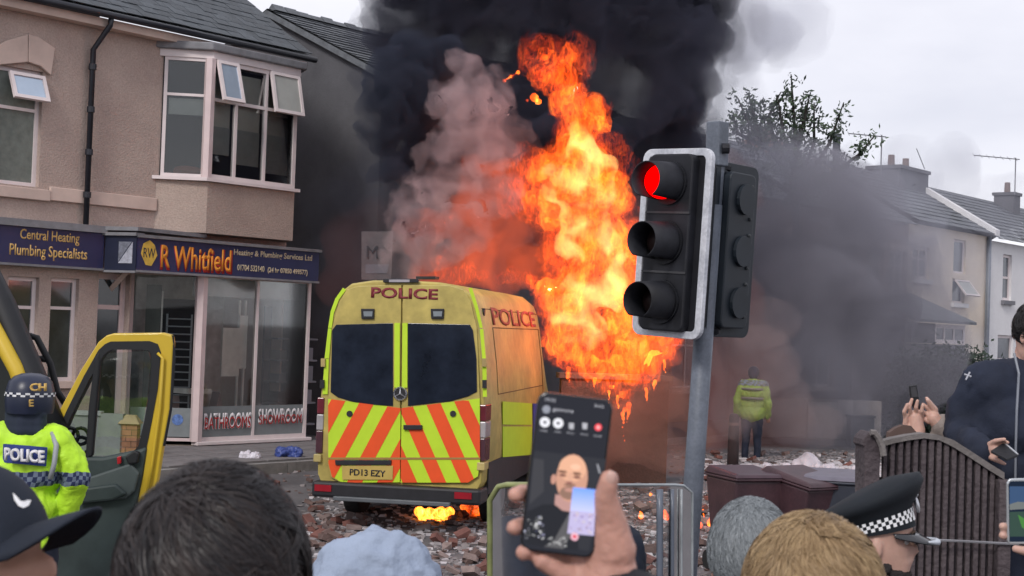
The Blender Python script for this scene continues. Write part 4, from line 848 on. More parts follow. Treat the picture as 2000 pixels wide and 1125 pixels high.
redm = ME('lit_red_lamp', (1.0, .0, .0), 1.5); offr = M('unlit_lens', (.008, .004, .004), .5, var=.2, spec=.15)
for i, z in enumerate((.335, .0, -.335)):
    hood = MB(); K = 26; V = []; F = []
    for j, (yy, rr) in enumerate(((.085, .118), (.12, .116), (.30, .103))):
        for q in range(K):
            a = D2R(-58 + (296) * q / (K - 1)); cut = 0
            V.append(tp(rr * math.cos(a), yy, z + rr * math.sin(a)))
    for j in range(2):
        for q in range(K - 1): F.append((j * K + q, j * K + q + 1, (j + 1) * K + q + 1, (j + 1) * K + q))
    hood.add(V, F); h = hood.build('hood', tlb, tlt, True); sm_ = h.modifiers.new('s', 'SOLIDIFY'); sm_.thickness = .006
    g = MB(); g.ball(tp(0, .155 if i == 0 else .10, z), .098, 1, 1, 1, 12); lens = g.build('lens', redm if i == 0 else offr, tlt, True)
    V = []; 
    g = MB(); g.tube([tp(0, .086, z), tp(0, .10, z)], .125, 26); g.build('lens_ring', tlb, tlt)
for z in (.168, -.168): g = MB(); g.prism([tp(x, .0855, zz) for x, zz in ((-.155, z - .006), (.155, z - .006), (.155, z + .006), (-.155, z + .006))], outv * .006); g.build('housing_seam', M('signal_grey', (.05, .05, .055), .5), tlt)
# second head seen from behind
c2 = P(1432, 490, DT + .12); m2 = sigframe(c2, D2R(50), 0)
def tp2(x, y, z): return m2 @ Vector((x, y, z))
bdm = M('signal_back_navy', (.012, .018, .026), .5, var=.25, vs=4)
ov2 = tp2(0, 1, 0) - tp2(0, 0, 0)
if ov2.dot(Fv) < 0: ov2 = -ov2
MB().prism([tp2(x, 0, z) for x, z in rrect(.235, .505, .06)], ov2 * .03).build('rear_backing_board', bdm, tlt, bevel=.004)
MB().prism([tp2(x - .02, 0, z) - ov2 * .002 for x, z in rrect(.14, .45, .04)], -ov2 * .05).build('rear_signal_box', bdm, tlt, bevel=.008)
for i in range(3): g = MB(); c = tp2(.0, 0, .3 - .3 * i) - ov2 * .055; g.tube([c, c - ov2 * .02], .09, 16); g.build('rear_cover', bdm, tlt)
for i in range(9): g = MB(); c = tp2(.07, 0, .38 - .095 * i) - ov2 * .056; g.ball(c, .012, n=5); g.build('cover_clip', M('clip_grey', (.03, .035, .04), .5), tlt)
for z in (.47, -.47): g = MB(); g.tube([tp2(-.1, 0, z), P(1398, 325 if z > 0 else 648, DT)], .02, 6); g.build('mounting_arm', tlb, tlt)
# ================================================================== FENCE
fm = MS('brown_fence_wood', (.055, .042, .048), (.10, .08, .085), 3, .35, .65, .8, .5, 50); fm2 = M('fence_rail_grey', (.16, .145, .14), .85, var=.25, vs=14, bump=.3)
DF = 5.3
fe = thing('wooden_fence', 'dark brown slatted fence with a swooping curved top below the man in navy', 'fence', G(1800, 1800))
topc = [(1722, 868), (1745, 861), (1775, 855), (1805, 851), (1835, 855), (1862, 868), (1895, 889), (1930, 912), (1962, 932)]
def ty(x):
    for (a, b), (c_, d_) in zip(topc, topc[1:]):
        if a <= x <= c_: return b + (d_ - b) * (x - a) / (c_ - a)
    return topc[0][1] if x < topc[0][0] else topc[-1][1]
FF = Frame(P(1690, 1000, DF), (1, .06))
def fpt(px_, py_, o=0): a = FF.sz(px_, py_, o); return FF.pt(a[0], a[1], o)
x = 1722
while x < 1962:
    w = 9.5 + random.uniform(-.8, .8); a = [fpt(x, ty(x) + 2), fpt(x + w, ty(x + w) + 2)]; b = [FF.pt((a[1] - FF.O).dot(FF.u), .04), FF.pt((a[0] - FF.O).dot(FF.u), .04)]
    g = MB(); g.prism([a[0], a[1], b[0], b[1]], FF.n * (.016 + random.uniform(0, .006))); g.build('slat', fm, fe, bevel=.003, seg=1); x += 15
g = MB(); a0 = FF.sz(1718, 1000)[0]; a1 = FF.sz(1964, 1000)[0]; g.fb(FF, a0, a1, .03, FF.sz(1964, 940)[1], -.022, -.002); g.build('backing_board', M('fence_back', (.03, .026, .032), .9), fe)
g = MB(); g.prism([fpt(x, y + 3, -.022) for x, y in topc] + [fpt(1962, 960, -.022), fpt(1722, 960, -.022)], FF.n * .019); g.build('backing_board', MATS['fence_back'], fe)
g = MB(); up = [fpt(x, y - (5 if x < 1850 else 9), .03) for x, y in topc]; dn = [fpt(x, y + 5, .03) for x, y in topc]
for i in range(len(topc) - 1): g.hexa([dn[i], dn[i + 1], dn[i + 1] - FF.n * .06, dn[i] - FF.n * .06, up[i], up[i + 1], up[i + 1] - FF.n * .06, up[i] - FF.n * .06])
g.build('curved_rail', fm2, fe)
g = MB(); a = FF.sz(1941, 1000)[0]; b = FF.sz(1966, 1000)[0]; g.fb(FF, a, b, 0, FF.sz(1950, 935)[1], -.01, .05); g.build('end_post', fm, fe, bevel=.005)
cap_ = [(1684, 870), (1686, 858), (1692, 850), (1700, 843), (1708, 845), (1716, 855), (1723, 872), (1728, 885)]
g = MB(); g.prism([fpt(x, y, .06) for x, y in cap_] + [fpt(1728, 892, .06), fpt(1720, 890, .06), fpt(1716, 1000, .06), fpt(1712, 2100, .06), fpt(1650, 2100, .06), fpt(1688, 1000, .06), fpt(1689, 872, .06)], -FF.n * .12); g.build('gate_post', fm, fe, bevel=.006)
g = MB()
pts = [fpt(x, y, .075) for x, y in [(1700, 845), (1708, 845), (1716, 855), (1723, 872), (1726, 890)]]; g.tube(pts, .012, 6); g.build('post_edging', fm2, fe)
cap2 = [(1735, 865), (1738, 845), (1750, 836), (1765, 830), (1780, 832), (1795, 850)]
g = MB(); g.prism([fpt(x, y, -.3) for x, y in cap2] + [fpt(1795, 900, -.3), fpt(1735, 900, -.3)], -FF.n * .04); g.build('rear_panel', M('fence_brown_warm', (.10, .065, .055), .85, var=.2), fe)
g = MB(); g.tube([fpt(1782, 1053, .06), fpt(1880, 1057, .06), fpt(1990, 1063, .06)], .0045, 5); g.build('wire', M('pale_wire', (.24, .24, .26), .6), fe)
# ================================================================== WHEELIE BINS
def bin_(px_, top_y, d, mat_, lidm, label, rz, tilt=0):
    d = 13.8; c = P(px_, top_y, d); t = thing('wheelie_bin', label, 'wheelie bin', (c.x, c.y, 0), 'wheelie bins standing in the rubble', rz=rz, local=True); t.rotation_euler[0] = tilt; t.scale = (.9, .9, .9)
    g = MB(); g.hexa([Vector(p) for p in ((-.23, -.24, .08), (.23, -.24, .08), (.23, .24, .08), (-.23, .24, .08), (-.285, -.33, .98), (.285, -.33, .98), (.285, .33, .98), (-.285, .33, .98))]); g.build('body', mat_, t, bevel=.03, seg=3)
    g = MB(); g.box(-.30, .30, -.36, .37, .975, 1.0); g.build('rim', mat_, t, bevel=.01)
    g = MB(); g.hexa([Vector(p) for p in ((-.30, -.37, 1.003), (.30, -.37, 1.003), (.30, .38, 1.003), (-.30, .38, 1.003), (-.27, -.32, 1.045), (.27, -.32, 1.045), (.27, .30, 1.085), (-.27, .30, 1.085))]); lid = g.build('lid', lidm, t, bevel=.02, seg=3)
    g = MB(); g.tube([(-.2, .43, .96), (.2, .43, .96)], .018, 8); g.tube([(-.2, .36, .96), (-.2, .43, .96)], .015, 6); g.tube([(.2, .36, .96), (.2, .43, .96)], .015, 6); g.build('handle', mat_, t)
    for s_ in (-.25, .25): g = MB(); g.tube([(s_ - .025, .27, .1), (s_ + .025, .27, .1)], .1, 14); g.build('wheel', MATS['tyre'], t)
    return t
burg = MS('burgundy_plastic', (.035, .018, .024), (.075, .035, .042), 4, .3, .7, .5, .1, 40); gpl = M('grey_purple_plastic', (.13, .12, .15), .5, var=.15); nvp = M('dark_bin_plastic', (.035, .04, .055), .5, var=.2)
bin_(1455, 930, 12.3, burg, M('dark_burgundy_lid', (.05, .025, .035), .4, var=.2), 'burgundy wheelie bin standing next to the traffic light pole', D2R(20))
bin_(1622, 940, 12.0, nvp, gpl, 'dark wheelie bin with a grey-mauve lid just above the police cap', D2R(-12))
bin_(1552, 958, 11.6, burg, burg, 'tilted burgundy wheelie bin wedged between the other two bins', D2R(35), D2R(8))
# ================================================================== RUBBLE
rb = [M('red_brick', (.17, .075, .062), .9, var=.3, vs=12, bump=.4), M('brown_brick', (.13, .085, .075), .9, var=.3, vs=12, bump=.4), M('dusty_brick', (.24, .18, .165), .9, var=.25, vs=12, bump=.4)]
bm_ = []
for i in range(6):
    g = MB(); x, y, z = .108, .051, .033; c = [[-x, -y, -z], [x, -y, -z], [x, y, -z], [-x, y, -z], [-x, -y, z], [x, -y, z], [x, y, z], [-x, y, z]]
    if i > 1: k_ = random.uniform(.3, 1.); [c[j].__setitem__(0, c[j][0] * random.uniform(.2, .8)) for j in (1, 2, 5, 6)]
    g.hexa([Vector([a + random.uniform(-.004, .004) for a in p]) for p in c]); me = g.mesh('brick'); bm_.append(me)
fields = [((600, 960), (740, 1110), 26), ((610, 1000), (700, 1060), 16), ((640, 1020), (980, 1130), 30), ((880, 1000), (1010, 1110), 16), ((1190, 950), (1420, 1130), 60), ((1370, 885), (1720, 940), 34), ((420, 915), (620, 960), 6), ((1000, 960), (1200, 1120), 30)]
for (x0, y0), (x1, y1), n_ in fields:
    for i in range(n_):
        p = G(random.uniform(x0, x1), random.uniform(y0, y1), .03); me = random.choice(bm_); o = bpy.data.objects.new('brick', me); col.objects.link(o)
        o.location = p + Vector((0, 0, random.uniform(0, .03))); o.rotation_euler = (random.gauss(0, .35), random.gauss(0, .35), random.uniform(0, 6.28)); s_ = random.uniform(.55, 1.0); o.scale = (s_, s_, s_)
        if not me.materials: me.materials.append(rb[0])
        o.material_slots[0].link = 'OBJECT'; o.material_slots[0].material = random.choice(rb)
        tag(o, 'broken brick lying loose among the rubble strewn across the road', 'brick', 'bricks strewn over the road')
g = MB(); g2 = MB(); g3 = MB()
def chunk(mb, p, r):
    mb.hexa([p + Vector((sx * r * random.uniform(.4, 1.1), sy * r * random.uniform(.4, 1.1), sz * r * random.uniform(.25, .7))) for sx, sy, sz in ((-1, -1, 0), (1, -1, 0), (1, 1, 0), (-1, 1, 0), (-1, -1, 1), (1, -1, 1), (1, 1, 1), (-1, 1, 1))])
for (x0, y0), (x1, y1), n_ in fields:
    for i in range(n_ * 22): chunk(random.choice((g, g2, g2)), G(random.gauss((x0 + x1) / 2, (x1 - x0) * .42), random.uniform(y0 - 6, y1 + 8)), random.choice((.012, .02, .03, .05)) * random.uniform(.6, 1.2))
for i in range(1500): chunk(g3, G(random.uniform(1370, 1720), random.gauss(922, 9)), random.uniform(.015, .10))
for i in range(1600): chunk(g3, G(random.uniform(600, 1400), random.uniform(960, 1110)), random.uniform(.008, .05))
for i in range(500): chunk(g2, G(random.uniform(1370, 1760), random.uniform(885, 905)), random.uniform(.01, .05))
tag(g.build('brick_rubble', rb[1]), kind='stuff'); tag(g2.build('stone_rubble', M('dust_grey', (.20, .18, .18), .95, var=.3)), kind='stuff'); tag(g3.build('plaster_rubble', M('pale_plaster', (.48, .45, .46), .9, var=.25)), kind='stuff')
sk = blob('white_sack', [(P(1560, 910, 25.2), .13), (P(1575, 904, 25.2), .17), (P(1590, 911, 25.2), .15), (P(1575, 918, 25.2), .2), (P(1600, 920, 25.2), .12)], .025, M('sack_white', (.58, .54, .58), .8), None, 3, ndisp(.05, 6)); tag(sk, 'large pale sack lying on the rubble line beyond the bins', 'sack')
for px_, py_, w_ in ((1650, 920, .34), (1520, 915, .22), (1620, 916, .25)):
    p = G(px_, py_, .05); o = blob('plastic_sheet', [(p + Vector((random.uniform(-w_, w_), random.uniform(-.2, .2), 0)), random.uniform(.05, .09)) for i in range(8)], .02, MATS['sack_white'], None, 2, ndisp(.05, 9)); tag(o, 'crumpled white sheet %s on the rubble line' % {1650: 'by the gate post', 1520: 'left of the pale sack', 1620: 'just right of the pale sack'}[px_], 'sheet')
# ================================================================== TREE, HEDGE
leafm = []
for nme, c_ in (('leaf_green', (.045, .075, .035)), ('leaf_dark', (.025, .045, .028))): leafm.append(M(nme, c_, .6, var=.35, vs=2))
def leaves(mb, c, r, n_, ls=.11):
    for i in range(n_):
        q = Vector((random.gauss(0, 1), random.gauss(0, 1), random.gauss(0, 1))) * r * .5 + c
        a = Vector((random.gauss(0, 1), random.gauss(0, 1), random.gauss(0, 1))).normalized(); b = a.orthogonal().normalized(); l = ls * random.uniform(.6, 1.3)
        mb.add([q, q + a * l * .5 + b * l * .28, q + a * l, q + a * l * .5 - b * l * .28], [(0, 1, 2, 3)])
tr = thing('tree', 'tall ragged broadleaf tree rising out of the smoke behind the traffic light', 'tree', G(1560, 830))
DTr = 37.; barkm = M('bark', (.05, .045, .04), .9)
br = [[(1560, 700), (1556, 450), (1555, 330)], [(1555, 360), (1552, 250), (1545, 145)], [(1555, 350), (1530, 260), (1520, 195)], [(1555, 360), (1500, 290), (1462, 240), (1440, 190)], [(1480, 262), (1470, 215), (1462, 185)],
      [(1556, 370), (1590, 280), (1590, 200)], [(1556, 380), (1620, 280), (1648, 200)], [(1570, 370), (1640, 330), (1680, 300), (1708, 265)], [(1550, 380), (1470, 330), (1435, 300)], [(1552, 300), (1572, 230), (1580, 190)], [(1500, 290), (1440, 260), (1432, 220)], [(1520, 300), (1500, 230), (1525, 180)]]
lv = [MB(), MB()]; tb = MB(); limb = MB()
for bi, b in enumerate(br):
    dd = DTr + random.uniform(-.9, .9) if bi else DTr; pts = [P(x, y, DTr + (dd - DTr) * i / (len(b) - 1)) for i, (x, y) in enumerate(b)]
    (tb if bi == 0 else limb).tube(pts, [.16 - .05 * i for i in range(len(b))] if bi == 0 else [.07 * (1 - .8 * i / (len(b) - 1)) for i in range(len(b))], 6)
    if bi == 0: continue
    L_ = 26
    for i in range(L_):
        t_ = (i / L_) ** .75; k_ = t_ * (len(pts) - 1); j = min(int(k_), len(pts) - 2); p = pts[j].lerp(pts[j + 1], k_ - j)
        if random.random() < .85: leaves(random.choice(lv), p + Vector((random.gauss(0, .10), random.gauss(0, .3), random.gauss(0, .1))), .24 * (1.2 - .7 * t_), int(24 * (1.25 - t_)), .14)
for i in range(34): leaves(random.choice(lv), P(random.gauss(1550, 62), random.gauss(345, 22), DTr + random.uniform(-1, 1)), .36, 26, .13)
tb.build('trunk', barkm, tr); limb.build('branches', barkm, tr); cr = lv[0].build('crown', leafm[0], tr); lv[1].build('crown', leafm[1], tr)
hd = thing('hedge', 'dark rounded hedge below the porch half hidden in smoke', 'hedge', G(1840, 830)); lh = MB()
for i in range(520):
    x = random.uniform(1745, 1925); yt = 690 + abs(x - 1850) * .12; y = random.uniform(yt, 830); leaves(lh, P(x, y, 33 + random.uniform(-.5, .5)), .3, 16, .12)
lh.build('foliage', leafm[1], hd)
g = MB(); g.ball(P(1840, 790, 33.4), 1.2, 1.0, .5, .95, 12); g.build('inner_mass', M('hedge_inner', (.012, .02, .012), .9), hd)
# ================================================================== PEOPLE
skin = M('skin', (.52, .29, .21), .5, var=.10, vs=30, sub=.15, bump=.06, bs=300); skin2 = M('skin_pale', (.58, .36, .29), .5, var=.10, vs=30, sub=.15, bump=.06, bs=300)
def head_mb(mt):
    lv_ = [(-.06, .02, .05, .045), (0, .050, .045, .042), (.012, .078, .055, .052), (.03, .088, .065, .058), (.045, .089, .072, .060), (.055, .091, .076, .062), (.07, .088, .082, .066), (.085, .089, .088, .069), (.10, .089, .091, .071), (.115, .085, .094, .073), (.13, .089, .097, .0745), (.145, .093, .099, .076), (.165, .091, .099, .077), (.185, .082, .094, .074), (.205, .064, .082, .064), (.222, .040, .058, .046), (.233, .015, .026, .022)]
    K = 40; V = []; F = []
    for z, yf, yb, hw in lv_:
        for k in range(K):
            a = 2 * math.pi * k / K; c, s = math.cos(a), math.sin(a); e = 2.2
            r = (abs(c) ** e + abs(s) ** e) ** (-1 / e); x = c * r * hw; y = s * r * (yf if s > 0 else yb)
            if s > 0:
                dx = x
                y += .024 * math.exp(-(dx / .011) ** 2) * max(0, 1 - abs(z - .083) / .032) * (1 if z < .083 else 1.) + .010 * math.exp(-(dx / .009) ** 2) * math.exp(-((z - .105) / .016) ** 2)
                y -= .010 * (math.exp(-((abs(dx) - .031) / .013) ** 2) * math.exp(-((z - .115) / .010) ** 2))
                y += .004 * math.exp(-(dx / .022) ** 2) * (math.exp(-((z - .052) / .006) ** 2) + math.exp(-((z - .040) / .005) ** 2)) + .006 * math.exp(-(dx / .018) ** 2) * math.exp(-((z - .012) / .012) ** 2)
                y += .003 * math.exp(-((abs(dx) - .03) / .02) ** 2) * math.exp(-((z - .136) / .006) ** 2)
            V.append(mt @ Vector((x, y, z)))
    n = len(lv_)
    for i in range(n - 1):
        for k in range(K): F.append((i * K + k, i * K + (k + 1) % K, (i + 1) * K + (k + 1) % K, (i + 1) * K + k))
    F += [tuple(range(K - 1, -1, -1)), tuple(range((n - 1) * K, n * K))]
    m_ = MB().add(V, F)
    for s in (-1, 1):
        m_.ball(mt @ Vector((.077 * s, -.008, .095)), .03, .28, .55, .95, 8, mt.to_3x3()); m_.ball(mt @ Vector((.073 * s, -.004, .085)), .02, .5, .6, .8, 6, mt.to_3x3())
    return m_
def hand_caps(w, d, pn, sc=1., curl=.7, side=1):
    """palm, four unequal fingers and a thumb; w wrist, d direction, pn palm normal"""
    d = d.normalized(); pn = (pn - d * pn.dot(d)).normalized(); x = d.cross(pn) * side; c = []
    base = w + d * .085 * sc
    for i, off in enumerate((-.030, -.011, .010, .030)): c.append((w + x * off * .6 * sc, .017 * sc, base + x * off * sc, .0115 * sc))
    for i, (off, l) in enumerate(((-.030, .060), (-.010, .076), (.011, .082), (.031, .074))):
        p = base + x * off * sc; dd = d
        for j, k in enumerate((.45, .32, .25)):
            a = curl * (.5 + .45 * j); dn = (dd * math.cos(a) + pn * math.sin(a)).normalized(); q = p + dn * l * k * sc
            c.append((p, (.0095 - .001 * j) * sc, q, (.0088 - .0012 * j) * sc)); p = q; nd = dn; pn2 = (pn * math.cos(a) - dd * math.sin(a)); dd = dn; pn = pn2.normalized()
        pn = (Vector(pn) - d * Vector(pn).dot(d)).normalized() if abs(Vector(pn).dot(d)) < .99 else x.cross(d) * side
    pn = d.cross(x) * -side
    t0 = w + d * .025 * sc + x * .022 * sc; t1 = t0 + (x * .7 + d * .5 - pn * -.35).normalized() * .045 * sc; t2 = t1 + (x * .3 + d * .85 + pn * .35).normalized() * .032 * sc
    c += [(t0, .017 * sc, t1, .0115 * sc), (t1, .0112 * sc, t2, .009 * sc)]
    return c
def person(label, px_, py_top, d, t, h=None, group=None, lw=None, le=None, rw=None, re=None, tilt=0, turn=None, ground=0., jac=None, trou=None, sk=None, hand='L R', lean=0, hair=None, jackdetail=None, bulk=1., vox=.013):
    """px_, py_top: crown of the head in the picture; t: heading in degrees from +X (90 faces away from the camera)"""
    crown = P(px_, py_top, d); h = h or (crown.z - ground); ground = crown.z - h
    tr_ = D2R(t); f = Vector((math.cos(tr_), math.sin(tr_), 0)); r = Vector((f.y, -f.x, 0)); B = Vector((crown.x, crown.y, ground)); k = h / 1.75
    pt = lambda x, y, z: B + r * x * k + f * y * k + Z3 * z * k
    root = thing('person', label, 'person', B, group)
    sL_, sR = pt(-.185, -.01, 1.43), pt(.185, -.01, 1.43); hL, hR = pt(-.10, 0, .92), pt(.10, 0, .92)
    eL = le or pt(-.27, -.04, 1.13); eR = re or pt(.27, -.04, 1.13); wL = lw or pt(-.27, .08, .88); wR = rw or pt(.27, .08, .88)
    tn = D2R(turn if turn is not None else t); hf = Vector((math.cos(tn), math.sin(tn), 0)); hr_ = Vector((hf.y, -hf.x, 0))
    R3 = Matrix((hr_, hf, Z3)).transposed() @ Matrix.Rotation(D2R(tilt), 3, 'X'); hm = R3.to_4x4(); hm.translation = pt(0, .02, 1.75) - Z3 * .235
    torso = lambda e: [(pt(-.13, 0, 1.40), .062 + e, pt(.13, 0, 1.40), .062 + e), (pt(-.08, .005, 1.27), .108 * bulk + e, pt(.08, .005, 1.27), .108 * bulk + e), (pt(-.06, .01, 1.10), .10 * bulk + e, pt(.06, .01, 1.10), .10 * bulk + e), (pt(-.07, 0, .95), .105 * bulk + e, pt(.07, 0, .95), .105 * bulk + e),
        (pt(0, .0, 1.4), .10 + e * .5, pt(0, .0, 1.05), .10 + e), (sL_, .058 + e, pt(-.05, 0, 1.44), .055 + e), (sR, .058 + e, pt(.05, 0, 1.44), .055 + e)]
    arms = lambda e: [(sL_, .055 + e, eL, .042 + e), (eL, .042 + e, wL, .028 + e), (sR, .055 + e, eR, .042 + e), (eR, .042 + e, wR, .028 + e)]
    legs = lambda e: [(hL, .085 + e, pt(-.10, .02, .50), .058 + e), (pt(-.10, .02, .50), .058 + e, pt(-.11, -.02, .09), .04 + e), (hR, .085 + e, pt(.10, .02, .50), .058 + e), (pt(.10, .02, .50), .058 + e, pt(.11, -.02, .09), .04 + e)]
    shoes = [(pt(-.11, -.05, .045), .042, pt(-.12, .15, .035), .034), (pt(.11, -.05, .045), .042, pt(.12, .15, .035), .034)]
    neck = [(pt(0, -.01, 1.40), .06, pt(0, 0, 1.56), .054)]
    hands = []
    if 'L' in hand: hands += hand_caps(wL, wL - eL, f if abs((wL - eL).normalized().dot(f)) < .9 else Z3, 1, .5, 1)
    if 'R' in hand: hands += hand_caps(wR, wR - eR, f if abs((wR - eR).normalized().dot(f)) < .9 else Z3, 1, .5, -1)
    body = blob('body', torso(0) + arms(0) + legs(0) + neck + hands + shoes, vox if vox < .011 else .010, sk or skin, root, 1 if vox < .008 else 3, extra=head_mb(hm))
    jc = torso(.027) + arms(.024) + [(pt(0, -.01, 1.42), .072, pt(0, -.012, 1.485), .07)] + [(pt(-.06, 0, .9), .125, pt(.06, 0, .9), .125)]
    def fold(me):
        ndisp(.022, 7, (1, 1, .6), 4, .003, True)(me)
    j = blob('jacket', jc, .016, jac, root, 3, fold) if jac else None
    if trou: blob('trousers', legs(.02) + [(pt(-.06, 0, .9), .11, pt(.06, 0, .9), .11)], .02, trou, root, 3, ndisp(.01, 7))
    sh_ = blob('shoes', [(a, r0 + .008, b, r1 + .008) for a, r0, b, r1 in shoes], .015, rub, root, 2)
    if 'e' in (hair or ''):
        for s in (-1, 1):
            g = MB(); g.ball(hm @ Vector((.031 * s, .0700, .115)), .012, n=8); e_ = g.build('eye', M('eye_white', (.7, .68, .66), .3), root, True)
            g = MB(); g.ball(hm @ Vector((.031 * s, .0790, .1145)), .0052, n=6); g.build('iris', M('iris', (.05, .03, .02), .3), e_, True)
            g = MB(); g.tube([hm @ Vector((.014 * s, .0965, .136)), hm @ Vector((.032 * s, .094, .142)), hm @ Vector((.050 * s, .083, .136))], [.003, .005, .002], 6); g.build('eyebrow', M('brow_hair', (.05, .03, .02), .9), root, True)
    return root, hm, pt, body, j
def hairmat(name, c1, c2, rough=.45):
    m, t, N, L = newmat(name); o = N('ShaderNodeOutputMaterial'); b = N('ShaderNodeBsdfPrincipled'); L(b.outputs[0], o.inputs[0]); b.inputs['Roughness'].default_value = rough
    a = N('ShaderNodeAttribute'); a.attribute_name = 'strand'; r = N('ShaderNodeValToRGB'); r.color_ramp.elements[0].color = (*c1, 1); r.color_ramp.elements[1].color = (*c2, 1)
    L(a.outputs['Fac'], r.inputs[0]); L(r.outputs[0], b.inputs['Base Color']); b.inputs['Specular IOR Level'].default_value = .35; return m
def hair(root, hm, mat_, n, length, rad, lift, width, comb, seed=1, steps=7, front=.45, mess=.25, clump=90, cz=.135):
    rnd = random.Random(seed); V = []; F = []; A = []; c0 = Vector((0, -.004, cz)); a_, b_, c_ = rad
    cl = []
    for i in range(clump):
        v = Vector((rnd.gauss(0, 1), rnd.gauss(0, 1), rnd.gauss(0, 1))).normalized(); cl.append((v, Vector((rnd.gauss(0, 1), rnd.gauss(0, 1), rnd.gauss(0, 1))) * mess, rnd.random()))
    crown = Vector((.0, -.45, .9)).normalized()
    for i in range(n):
        while True:
            q = Vector((rnd.gauss(0, 1), rnd.gauss(0, 1), rnd.gauss(0, 1))).normalized()
            if q.z < -.55 or (q.y > front and q.z < .35) or (q.y > 0.1 and q.z < -.1): continue
            break
        j = max(range(0, clump), key=lambda k: cl[k][0].dot(q)) if clump else 0; off = cl[j][1] if clump else Vector((rnd.gauss(0, mess), rnd.gauss(0, mess), rnd.gauss(0, mess))); tone = cl[j][2] if clump else .5; off = off + Vector((rnd.gauss(0, .12), rnd.gauss(0, .12), rnd.gauss(0, .12)))
        p = q.copy(); W = width * rnd.uniform(.6, 1.3); ph = rnd.uniform(-.6, .6); base = len(V); lt_ = lift * rnd.uniform(.15, 1); L_ = length * rnd.uniform(.6, 1.15)
        for s in range(steps):
            u = s / (steps - 1); sw = crown.cross(p) * .35
            fl = (p - crown * p.dot(crown)) * 1.0 + sw + Vector(comb) + off + Vector((0, 0, -.35)); tng = (fl - p * fl.dot(p)); tng = tng.normalized() if tng.length > 1e-4 else Vector((1, 0, 0))
            pos = c0 + Vector((p.x * a_, p.y * b_, p.z * c_)); nn = Vector((p.x / a_, p.y / b_, p.z / c_)).normalized()
            hgt = .003 + lt_ * math.sin(min(u * 1.6, 1.57)) * (1 - .35 * u)
            side = (nn.cross(tng)).normalized(); side = (side * math.cos(ph) + nn * math.sin(ph)); w = W * (1 - .75 * u * u)
            c = pos + nn * hgt; V += [hm @ (c - side * w), hm @ (c + side * w)]; A += [.5 * tone + .5 * rnd.random() ** 1.5] * 2 if s == 0 else [A[-1]] * 2
            p = (p + tng * (L_ / steps / .1)).normalized()
        for s in range(steps - 1): k = base + 2 * s; F.append((k, k + 1, k + 3, k + 2))
    me = bpy.data.meshes.new('hair'); me.from_pydata([tuple(v) for v in V], [], F); at_ = me.attributes.new('strand', 'FLOAT', 'POINT'); at_.data.foreach_set('value', A)
    for p in me.polygons: p.use_smooth = True
    o = link('hair', me, mat_, root)
    g = MB(); g.ball(hm @ c0, 1.0, a_ + .002, b_ + .002, c_ + .002, 16, hm.to_3x3())
    V2 = []; 
    sc_ = bpy.data.materials.get(mat_.name + '_scalp') or M(mat_.name + '_scalp', tuple(x * .5 for x in mat_.node_tree.nodes['Color Ramp'].color_ramp.elements[0].color[:3]), .9)
    bm = bmesh.new(); me2 = g.mesh('scalp'); bm.from_mesh(me2); inv = hm.inverted()
    kill = [v for v in bm.verts if (lambda q: (q.y > .052 and q.z < .165) or q.z < .055 or (q.y > .01 and q.z < .10))(inv @ v.co)]
    bmesh.ops.delete(bm, geom=kill, context='VERTS'); bm.to_mesh(me2); bm.free()
    for p in me2.polygons: p.use_smooth = True
    link('scalp', me2, sc_, o); return o
navyc = M('navy_cloth', (.013, .018, .035), .85, var=.3, vs=6, bump=.2, bs=200); blackc = M('black_cloth', (.012, .013, .017), .85, var=.3, vs=6, bump=.2, bs=200); greyc = M('grey_cloth', (.12, .12, .125), .9, var=.2, bump=.2, bs=200)
hivis = M('hivis_yellow', (.52, .86, .03), .6, var=.12, vs=9, bump=.25, bs=14); hivis.node_tree.nodes['Principled BSDF'].inputs['Emission Color'].default_value = (0, 0, 0, 1)
# -- brown-haired spectator
r1, hm, pt, _, _ = person('person seen from behind with thick messy dark brown hair in the bottom left', 415, 940, 1.5, 88, jac=blackc, trou=blackc, hand='LR')
hair(r1, hm, hairmat('dark_brown_hair', (.006, .007, .010), (.045, .032, .028), .42), 24000, .075, (.090, .105, .110),   .013, .0007, (.35, 0, 0), 3, mess=.6, clump=150)
# -- baseball cap
r2, hm, pt, _, _ = person('person in profile wearing a plain dark navy baseball cap with a white crescent', -20, 908, 1.78, -14, jac=blackc, trou=blackc, tilt=20, sk=skin, vox=.005)
capm = M('cap_navy', (.012, .018, .032), .8, var=.15, vs=10, bump=.15, bs=400); cm = hm
cap = MB(); K = 32; V = []; F = []
for i in range(9):
    th = math.pi / 2 * i / 8
    for k in range(K):
        a = 2 * math.pi * k / K; V.append(cm @ Vector((math.cos(a) * .088 * math.cos(th), math.sin(a) * .108 * math.cos(th) - .004, .142 + .108 * math.sin(th))))
for i in range(8):
    for k in range(K): F.append((i * K + k, i * K + (k + 1) % K, (i + 1) * K + (k + 1) % K, (i + 1) * K + k))
for k in range(K): a = 2 * math.pi * k / K; V.append(cm @ Vector((math.cos(a) * .089, math.sin(a) * .109 - .004, .142 - .012 - .045 * max(0, -math.sin(a)))))
n0_ = 9 * K
for k in range(K): F.append((n0_ + k, n0_ + (k + 1) % K, (k + 1) % K, k))
cap.add(V, F); co = cap.build('cap', capm, r2, True)
br_ = MB(); V = []; F = []; NA, NB = 16, 7
for i in range(NA + 1):
    a = -1 + 2 * i / NA
    for j in range(NB + 1):
        b = j / NB; w_ = .082 * (1 - .10 * b * b); y0_ = .100 * math.sqrt(max(0, 1 - (a * .9) ** 2)); V.append(cm @ Vector((a * w_, y0_ + b * .082 * math.sqrt(max(0.02, 1 - .55 * a * a)) - .002, .145 - .030 * a * a - .004 * b * b)))
